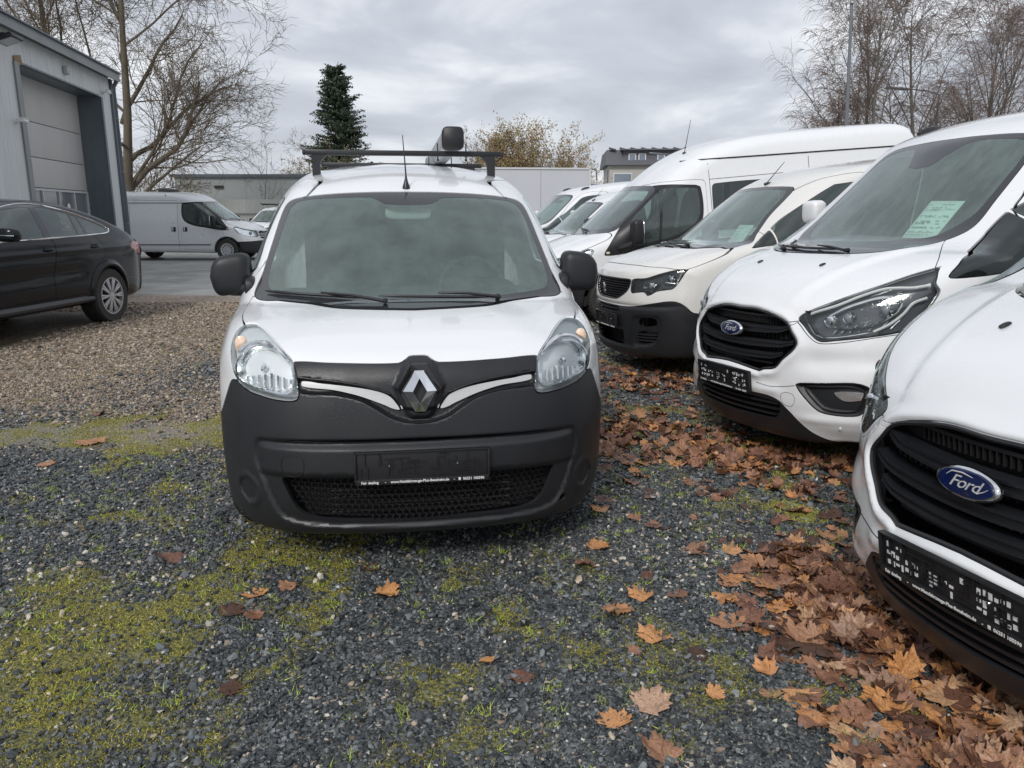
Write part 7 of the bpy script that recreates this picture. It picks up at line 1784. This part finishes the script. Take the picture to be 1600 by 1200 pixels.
def thicket(name, label, base, rx, h, seed, n, col, col2, stems=14, cat='bush', leafs=0.07, ry=1.5, droop=0.0):
    rng = np.random.default_rng(seed); out, tw = [], []; base = np.array(base, float)
    P = [dict(seg=7, wob=0.08, up=0.05, kids=11, k0=0.2, ang=(15, 45), len=(0.3, 0.5), rk=0.5, taper=0.2), dict(seg=5, wob=0.12, up=0.05 - droop, kids=6, k0=0.2, ang=(20, 50), len=(0.4, 0.6), rk=0.5, twlvl=1), dict(seg=4, wob=0.12, up=0.03 - droop*2, kids=0, k0=0, ang=(0, 1), len=(1, 1), rk=1, twlvl=1)]
    for k in range(stems):
        x = rng.uniform(-1, 1); b = base + [x*rx, rng.uniform(-1, 1)*ry, 0]; grow(rng, b, (x*0.25 + rng.normal(0, .1), rng.normal(0, .15), 1), h*rng.uniform(0.7, 1.05)*(1 - 0.35*x*x), 0.05, 0, P, out, tw)
    t = empty(name, base, label=label, cat=cat); sh = lambda S: [(np.subtract(a, base), np.subtract(b, base), c, d) for a, b, c, d in S]
    tubes('stems', sh(out), TWIG, t, 4); tag(tubes('twigs', sh(tw), TWIG, t, 3), kind='stuff')
    E = np.array([s[1] for s in tw]); i = rng.integers(0, len(E), n); Q = E[i] - base + rng.normal(0, 0.12, (n, 3)); V, F = leaf_cards(Q, unit(rng.normal(0, 1, (n, 3))), rng.uniform(0.5, 1.2, n)*leafs, rng)
    tag(obj('foliage', V, F, mat(name + '_leaf' + str(seed), col, 0.7, noise=(2, 0.3, col2)), t, smooth=False), kind='stuff')
thicket('autumn_thicket', 'thicket with withered yellow-brown leaves behind the white box trailer', (0.6, 48, 0), 2.3, 5.8, 51, 30000, (0.26, 0.18, 0.075), (0.36, 0.27, 0.13), 36)
thicket('autumn_bush', 'low bush with a few pale leaves at the right end of the thicket', (4.0, 50, 0), 0.9, 4.9, 52, 900, (0.30, 0.22, 0.12), (0.40, 0.32, 0.2), 5)
thicket('willow_hedge', 'drooping yellowish hedge between the big bare tree and the silver van', (-17.6, 37, 0), 1.9, 4.0, 53, 5200, (0.20, 0.15, 0.06), (0.29, 0.22, 0.10), 26, 'hedge', 0.05, 1.0, 0.12)
thicket('willow_hedge', 'yellowish hedge top showing above the grey warehouse roof', (-11.8, 52, 0), 2.0, 5.0, 54, 3500, (0.24, 0.18, 0.075), (0.32, 0.25, 0.11), 12, 'hedge', 0.06, 1.0, 0.12)

# ---------------------------------------------------------------- metal hall on the left
M_CLAD = mat('grey_cladding', (0.64, 0.645, 0.64), 0.6, 0.0, noise=(1.6, 0.22, (0.52, 0.545, 0.56), (2.5, 2.5, 0.22)), bump=(5, 0.08, 0.01))
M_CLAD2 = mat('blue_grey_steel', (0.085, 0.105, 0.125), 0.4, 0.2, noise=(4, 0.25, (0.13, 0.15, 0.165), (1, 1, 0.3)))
M_TRIM = mat('grey_flashing', (0.26, 0.275, 0.28), 0.45, 0.2, noise=(3, 0.25, (0.19, 0.20, 0.205), (1, 1, 0.3)))
M_DOORP = mat('pale_door_panel', (0.50, 0.49, 0.475), 0.55, noise=(1.5, 0.25, (0.44, 0.435, 0.42), (1, 1, 0.25)))
def hall():
    A = np.array([-10.85, 22.0]); d = np.array([0.16, -0.987]); ang = math.atan2(d[1], d[0])
    # local frame: x along the wall (towards the camera), y outwards to the yard, z up
    t = empty('metal_hall', (A[0], A[1], 0), ang, 'grey metal-clad hall with a tall sectional door in a deep recess', 'building')
    H_, D0, D1, DT, RC = 5.0, 0.9, 5.57, 4.43, 0.56; Lw = 17.0
    yo = 1.0    # outward sign: local +y points to the yard
    def panel(x0, x1, z0, z1):
        b = MB(); b.box(((x0+x1)/2, -0.03*yo, (z0+z1)/2), (x1-x0-0.008, 0.03, z1-z0)); n = max(1, int(round((x1-x0)/0.33)))
        for k in range(n):
            xc = x0 + (k + 0.5)*(x1-x0)/n; w = 0.022
            V = [(xc-w*1.6, -0.0145, z0), (xc-w, -0.006, z0), (xc+w, -0.006, z0), (xc+w*1.6, -0.0145, z0)]; V += [(a, b_, z1) for a, b_, _ in V]
            b.add(V, [(0, 1, 5, 4), (1, 2, 6, 5), (2, 3, 7, 6)])
        return b.build('cladding_panel', M_CLAD, t, smooth=False)
    xs = [0.0, D0]; x = D1
    panel(0.03, D0, 0, H_)
    while x < Lw: panel(x, min(x+1.0, Lw), 0, H_); x += 1.0
    x = D0
    while x < D1 - 0.01: x1 = min(x + 1.168, D1); panel(x, x1, DT, H_); x = x1
    # recess: jambs, soffit
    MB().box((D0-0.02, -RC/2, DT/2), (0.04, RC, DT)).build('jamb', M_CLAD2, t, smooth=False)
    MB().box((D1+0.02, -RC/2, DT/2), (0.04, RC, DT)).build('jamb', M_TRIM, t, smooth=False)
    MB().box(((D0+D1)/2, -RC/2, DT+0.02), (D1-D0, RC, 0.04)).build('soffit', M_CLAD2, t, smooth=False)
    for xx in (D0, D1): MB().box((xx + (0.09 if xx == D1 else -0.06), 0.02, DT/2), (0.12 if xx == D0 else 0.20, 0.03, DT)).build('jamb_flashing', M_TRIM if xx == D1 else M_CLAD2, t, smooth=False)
    MB().box((D1-0.02, 0.018, DT+0.05), (0.35, 0.006, 0.18), ry3(0.2)).build('rust_streak', mat('rust', (0.22, 0.12, 0.06), 0.9, noise=(14, 0.3, (0.33, 0.25, 0.17))), t, smooth=False)
    # sectional door
    dr = empty('sectional_door'); dr.parent = t; zz = [4.43, 3.48, 2.71, 2.04]
    for z1, z0 in zip(zz[:-1], zz[1:]): MB().box(((D0+D1)/2, -RC-0.03, (z0+z1)/2), (D1-D0, 0.05, z1-z0-0.016), ch=0.004).build('door_section', M_DOORP, dr)
    MB().box(((D0+D1)/2, -RC-0.07, 2.2), (D1-D0, 0.01, 4.4)).build('door_backing', M_VOID, dr, smooth=False)
    for row, (z1, z0) in enumerate(((2.03, 1.18), (1.16, 0.31))):
        fr = mat('door_frame', (0.55, 0.56, 0.56), 0.45, noise=(8, 0.3, (0.48, 0.49, 0.49)))
        for zc in (z1-0.025, z0+0.025): MB().box(((D0+D1)/2, -RC-0.015, zc), (D1-D0, 0.05, 0.05)).build('window_rail', fr, dr, smooth=False)
        n = 5; w = (D1-D0)/n
        for k in range(n+1): MB().box((min(max(D0 + k*w, D0+0.025), D1-0.025), -RC-0.012, (z0+z1)/2), (0.05, 0.05, z1-z0-0.1)).build('window_post', fr, dr, smooth=False)
        for k in range(n): MB().box((D0 + (k+0.5)*w, -RC-0.03, (z0+z1)/2), (w-0.05, 0.012, z1-z0-0.1)).build('window_pane', mat('hall_window', (0.13, 0.14, 0.155), 0.12, coat=0.5, noise=(2, 0.3, (0.20, 0.21, 0.22))), dr, smooth=False)
    MB().lathe([(0.0005, 0.008), (0.085, 0.006), (0.09, 0)], 20, 'y', (D0 + 1.42, -RC+0.02, 1.62)).build('round_sticker', M_WPLAST, dr)
    # roof edge
    MB().box((Lw/2, 0.10, H_+0.07), (Lw+0.1, 0.26, 0.05)).build('eave_board', M_TRIM, t, smooth=False)
    MB().box((Lw/2, 0.24, H_+0.03), (Lw+0.1, 0.03, 0.20)).build('fascia', M_TRIM, t, smooth=False)
    MB().box((Lw/2, 0.27, H_+0.145), (Lw+0.1, 0.10, 0.03)).build('roof_edge', M_CLAD2, t, smooth=False)
    V = [(-0.05, 0.22, H_+0.12), (Lw+0.1, 0.22, H_+0.12), (Lw+0.1, -9, H_+1.2), (-0.05, -9, H_+1.2)]; V += [(a, b, c-0.1) for a, b, c in V]
    MB().add(V, [(0, 1, 2, 3), (7, 6, 5, 4), (0, 3, 7, 4), (1, 5, 6, 2), (3, 2, 6, 7)]).build('roof', M_TRIM, t, smooth=False)
    # far gable and its corner, downpipe
    V = [(0, -0.02, 0), (0, -9, 0), (0, -9, H_+1.1), (0, -0.02, H_+0.05)]; V += [(a+0.05, b, c) for a, b, c in V]
    MB().add(V, [(0, 1, 2, 3), (4, 7, 6, 5), (0, 3, 7, 4), (1, 5, 6, 2)]).build('gable_wall', M_CLAD, t, smooth=False)
    MB().box((-0.02, 0.0, H_/2), (0.12, 0.10, H_), ch=0.005).build('corner_trim', M_CLAD2, t)
    MB().tube([(-0.14, 0.04, 0), (-0.14, 0.04, H_-0.2), (-0.12, 0.16, H_)], 0.055, 10).build('downpipe', M_CLAD2, t)
    for z in (1.2, 2.6, 4.0): MB().lathe([(0.064, -0.02), (0.064, 0.02)], 12, 'z', (-0.14, 0.04, z)).build('pipe_clip', M_TRIM, t)
    MB().box((Lw/2, -4.5, -0.01), (Lw, 9, 0.02)).build('floor_slab', M_TRIM, t, smooth=False)
    MB().box((Lw, -4.5, 2.6), (0.05, 9, 5.2)).build('gable_wall', M_CLAD, t, smooth=False)
    # flood light, cameras, sensor: fixed to the wall, parts of the building
    f = empty('flood_light', (6.55, 0.0, 4.62)); f.parent = t
    MB().box((0, 0.12, 0.14), (0.05, 0.26, 0.03), rx3(0.2)).build('bracket', M_PLAST2, f, smooth=False)
    MB().box((0, 0.30, 0.06), (0.50, 0.34, 0.08), rx3(0.35), ch=0.01).build('lamp_body', M_PLAST2, f)
    MB().box((0, 0.315, 0.015), (0.42, 0.26, 0.012), rx3(0.35)).build('lamp_glass', mat('lamp_glass', (0.5, 0.52, 0.52), 0.1, coat=1, noise=(30, .3, (.4, .42, .42))), f, smooth=False)
    for (x, z) in ((0.72, 4.55), (6.0, 3.25)):
        c = empty('security_camera', (x, 0.0, z)); c.parent = t
        MB().tube([(0, 0, 0), (0, 0.12, 0.02)], 0.02, 8).lathe([(0.05, 0.0), (0.05, 0.03)], 12, 'y').build('camera_arm', M_WPLAST, c)
        MB().tube([(0.10, 0.16, 0.03), (-0.12, 0.17, 0.02)], 0.040, 12).box((0, 0.165, 0.07), (0.24, 0.09, 0.012)).build('camera_body', M_WPLAST, c)
        MB().tube([(-0.121, 0.17, 0.02), (-0.135, 0.17, 0.02)], 0.030, 12).build('camera_lens', M_PLAST2, c)
    MB().sellip((3.1, 0.05, 4.70), (0.09, 0.06, 0.10), 0.5, 14).build('motion_sensor', mat('sensor_grey', (0.45, 0.47, 0.48), 0.5, noise=(20, .3, (.4, .42, .43))), t)
hall()

# ---------------------------------------------------------------- far left: warehouse and fence
def warehouse():
    t = empty('warehouse', (-15, 45, 0), 0, 'low flat-roofed grey warehouse behind the yard fence', 'building')
    m = mat('grey_render', (0.36, 0.38, 0.375), 0.85, noise=(0.5, 0.25, (0.31, 0.325, 0.32), (1, 1, 2)))
    x = -4.1; k = 0
    while x < 6: MB().box((x + 1.0, 2, 1.75), (1.99, 4.0, 3.5)).build('wall_panel', m, t, smooth=False); x += 2.0
    MB().box((1.0, 1.98, 3.56), (10.6, 4.3, 0.16)).build('roof_edge', M_CLAD2, t, smooth=False)
    MB().box((-1.6, -0.06, 2.95), (0.5, 0.1, 0.14)).build('wall_lamp', M_PLAST2, t)
warehouse()
def fence():
    t = empty('sheet_fence', (-9.5, 39, 0), 0, 'pale corrugated sheet fence between the silver van and the warehouse', 'fence')
    m = mat('fence_sheet', (0.55, 0.56, 0.53), 0.6, noise=(1.2, 0.25, (0.47, 0.48, 0.455), (1, 1, 0.4)))
    for k in range(12):
        x0 = -6 + k*1.0; b = MB(); n = 8
        V = []
        for i in range(n*2+1): xx = x0 + i*0.98/(n*2); V += [(xx, 0.03*(i % 2), 0), (xx, 0.03*(i % 2), 2.15)]
        V2 = [(a, b_ + 0.004, c) for a, b_, c in V]; q = len(V)
        F = [(2*i, 2*i+2, 2*i+3, 2*i+1) for i in range(n*2)] + [(q+2*i, q+2*i+1, q+2*i+3, q+2*i+2) for i in range(n*2)]
        b.add(V + V2, F); b.build('fence_panel', m, t, smooth=False)
    MB().box((0, -0.03, 1.45), (12, 0.04, 0.06)).build('rail', M_TRIM, t, smooth=False)
fence()
# ---------------------------------------------------------------- box trailer, street lamps, mast, sign, block of flats
def trailer():
    t = empty('box_trailer', (2.85, 29.4, 0), 0.10, 'pale grey box trailer body standing behind the white vans', 'trailer')
    m = mat('trailer_skin', (0.50, 0.51, 0.54), 0.5, noise=(0.6, 0.25, (0.46, 0.47, 0.50))); W = 7.2
    for k in range(4): MB().box((-W + 0.9 + k*1.8, 0.0, 1.95), (1.79, 0.04, 2.2)).build('side_panel', m, t, smooth=False)
    MB().box((-W/2, 1.25, 1.95), (W, 2.4, 2.2)).build('box_core', m, t, smooth=False)
    MB().box((-W/2, 1.22, 3.08), (W+0.06, 2.56, 0.06)).build('roof_rail', M_SATIN, t, smooth=False)
    MB().box((0.02, -0.02, 1.95), (0.08, 0.08, 2.24)).build('corner_post', M_SATIN, t, smooth=False); MB().box((-W-0.02, -0.02, 1.95), (0.08, 0.08, 2.24)).build('corner_post', M_SATIN, t, smooth=False)
    MB().box((-W/2, 1.2, 0.75), (W-0.2, 1.0, 0.2)).build('chassis', M_STEEL, t, smooth=False)
    for x in (-1.2, -2.4):
        for y in (0.25, 2.2): wheel(t, (x, y, 0.48), 0.48, 0.25, 0.27, 1).rotation_euler = (0, 0, math.pi/2)
    MB().box((0.0, -0.05, 3.13), (0.05, 0.05, 0.05)).build('marker_lamp', M_AMBER, t, smooth=False)
trailer()
def street_lamp(loc, rz, h, arm, label, head=0.7):
    t = empty('street_lamp', loc, rz, label, 'lamp'); m = mat('galvanised_post', (0.22, 0.23, 0.24), 0.5, 0.6, noise=(3, .3, (0.17, .18, .19)))
    MB().tube([(0, 0, 0), (0, 0, h*0.5), (0, 0, h)], [0.09, 0.07, 0.045], 10).build('post', m, t)
    MB().tube([(0, 0, h-0.03), (-arm*0.4, 0, h + 0.10*arm), (-arm, 0, h + 0.16*arm)], [0.04, 0.035, 0.03], 8).build('arm', m, t)
    MB().sellip((-arm-head*0.4, 0, h + 0.17*arm), (head*0.5, 0.13, 0.06), 0.7, 16, ry3(0.08)).build('lamp_head', m, t)
street_lamp((21.0, 40, 0), 0, 7.2, 1.5, 'curved street lamp standing in front of the bare birches', 1.3)
street_lamp((5.85, 55, 0), 0, 4.4, 0.8, 'thin street lamp right of the box trailer', 0.4)
street_lamp((12.4, 60, 0), 0, 5.7, 0.9, 'street lamp whose arm points left over the flats roof', 1.4)
t = empty('mast', (11.75, 28, 0), 0, 'tall plain grey mast in front of the birches', 'pole'); MB().tube([(0, 0, 0), (-0.13, 0, 4), (-0.33, 0, 8.35)], [0.075, 0.065, 0.05], 10).build('pole', mat('mast_grey', (0.19, 0.20, 0.22), 0.5, 0.4, noise=(3, .3, (0.15, .16, .17))), t)
MB().lathe([(0.055, 8.30), (0.055, 8.36), (0.001, 8.38)], 10, 'z', (-0.33, 0, 0)).build('cap', M_STEEL, t)
t = empty('yard_sign', (5.5, 53, 0), 0, 'small white sign with a violet band on a post beside the thin lamp', 'sign')
MB().tube([(0, 0.05, 0), (0, 0.05, 3.0)], 0.04, 8).build('post', M_STEEL, t); MB().box((0, 0, 3.25), (1.1, 0.06, 0.75), ch=0.01).build('board', M_WPLAST, t)
MB().box((0.05, -0.036, 3.25), (0.75, 0.01, 0.3)).build('violet_band', mat('violet', (0.14, 0.11, 0.35), 0.5, noise=(20, .3, (0.2, .17, .4))), t, smooth=False)
def flats():
    t = empty('block_of_flats', (10.6, 90, -0.4), -0.05, 'cream block of flats with dark mansard dormers and balconies', 'building')
    w_ = mat('cream_render', (0.46, 0.44, 0.40), 0.85, noise=(0.4, .25, (0.40, .385, .35))); rf = mat('slate', (0.085, 0.088, 0.10), 0.7, noise=(2, .3, (0.12, .12, .135))); fr = mat('white_frame', (0.66, 0.67, 0.68), 0.5, noise=(8, .3, (0.6, .61, .62))); gl = mat('far_pane', (0.16, 0.20, 0.25), 0.1, coat=1, noise=(1, .3, (0.22, .26, .31)))
    MB().box((5.5, 5, 3.6), (10.2, 10, 7.2)).build('wall', w_, t, smooth=False)
    V = [(-0.1, -0.6, 7.2), (11.6, -0.6, 7.2), (11.6, 10.6, 7.2), (-0.1, 10.6, 7.2), (0.1, 0.6, 8.9), (11.4, 0.6, 8.9), (11.4, 9.4, 8.9), (0.1, 9.4, 8.9)]
    MB().add(V, [(0, 1, 5, 4), (1, 2, 6, 5), (2, 3, 7, 6), (3, 0, 4, 7), (4, 5, 6, 7), (3, 2, 1, 0)]).build('mansard_roof', rf, t, smooth=False)
    MB().box((6.2, 0.55, 8.05), (8.6, 1.4, 1.5)).build('dormer', rf, t, smooth=False); MB().box((6.2, 0.3, 8.85), (9.2, 2.2, 0.14)).build('dormer_roof', rf, t, smooth=False)
    for k in range(9): MB().box((0.7 + k*1.2, 0.5, 8.98), (0.8, 0.8, 0.16), ry3(0.25)).build('ridge_fold', rf, t, smooth=False)
    for x in (2.9, 4.0, 6.1, 8.1, 9.2):
        f = MB().box((x, -0.18, 7.95), (0.85, 0.06, 1.0)).build('window', fr, t, smooth=False); MB().box((x, -0.22, 7.95), (0.62, 0.02, 0.78)).build('pane', gl, f, smooth=False)
    for x, w in ((1.9, 1.9), (6.9, 1.3), (9.2, 1.3)):
        f = MB().box((x, -0.04, 5.6), (w+0.2, 0.06, 1.5)).build('window', fr, t, smooth=False); MB().box((x, -0.08, 5.6), (w, 0.02, 1.3)).build('pane', gl, f, smooth=False)
    for x, w in ((1.0, 1.0), (2.6, 0.9), (6.9, 1.3)):
        f = MB().box((x, -0.04, 2.6), (w+0.2, 0.06, 1.6)).build('window', fr, t, smooth=False); MB().box((x, -0.08, 2.6), (w, 0.02, 1.4)).build('pane', gl, f, smooth=False)
    b = empty('balcony'); b.parent = t
    MB().box((2.4, -0.9, 4.1), (6.4, 1.9, 0.5)).build('slab', rf, b, smooth=False); MB().box((-0.9, -0.9, 4.75), (0.08, 1.9, 0.9)).box((-0.2, -1.8, 4.75), (1.4, 0.06, 0.9)).build('side_rail', rf, b, smooth=False); MB().box((3.0, -1.82, 4.75), (5.0, 0.05, 0.85)).build('front_rail', w_, b, smooth=False)
    for x in (0.1, 4.9): MB().box((x, -1.6, 5.4), (0.12, 0.12, 2.3)).build('post', rf, b, smooth=False)
    V = [(3.6, -2.2, 4.3), (7.4, -2.2, 6.9), (7.4, 0, 6.9), (3.6, 0, 4.3)]; V += [(a, b_, c-0.25) for a, b_, c in V]
    MB().add(V, [(0, 1, 2, 3), (7, 6, 5, 4), (0, 4, 5, 1), (3, 2, 6, 7), (0, 3, 7, 4), (1, 5, 6, 2)]).build('canopy', rf, t, smooth=False)
flats()
# low roofs and hedges closing the horizon
for k, (x, y, w, h, lb) in enumerate(((-44, 70, 20, 4.0, 'long low hedge line on the horizon at far left'), (30, 75, 26, 4.5, 'dark hedge line on the horizon behind the birches'))):
    thicket('distant_hedge', lb, (x, y, 0), w/2, h, 60 + k, 5000, (0.10, 0.095, 0.05), (0.16, 0.14, 0.08), 26, 'hedge', 0.10, 1.5)
t = empty('flat_roof_shed', (26.5, 46, 0), 0, 'flat grey roof edge showing past the transporter roof at far right', 'building')
MB().box((2, 2, 2.6), (9, 4, 5.2)).build('wall', M_CLAD, t, smooth=False); MB().box((2, 1.9, 5.35), (9.6, 4.6, 0.2)).build('roof', M_TRIM, t, smooth=False)
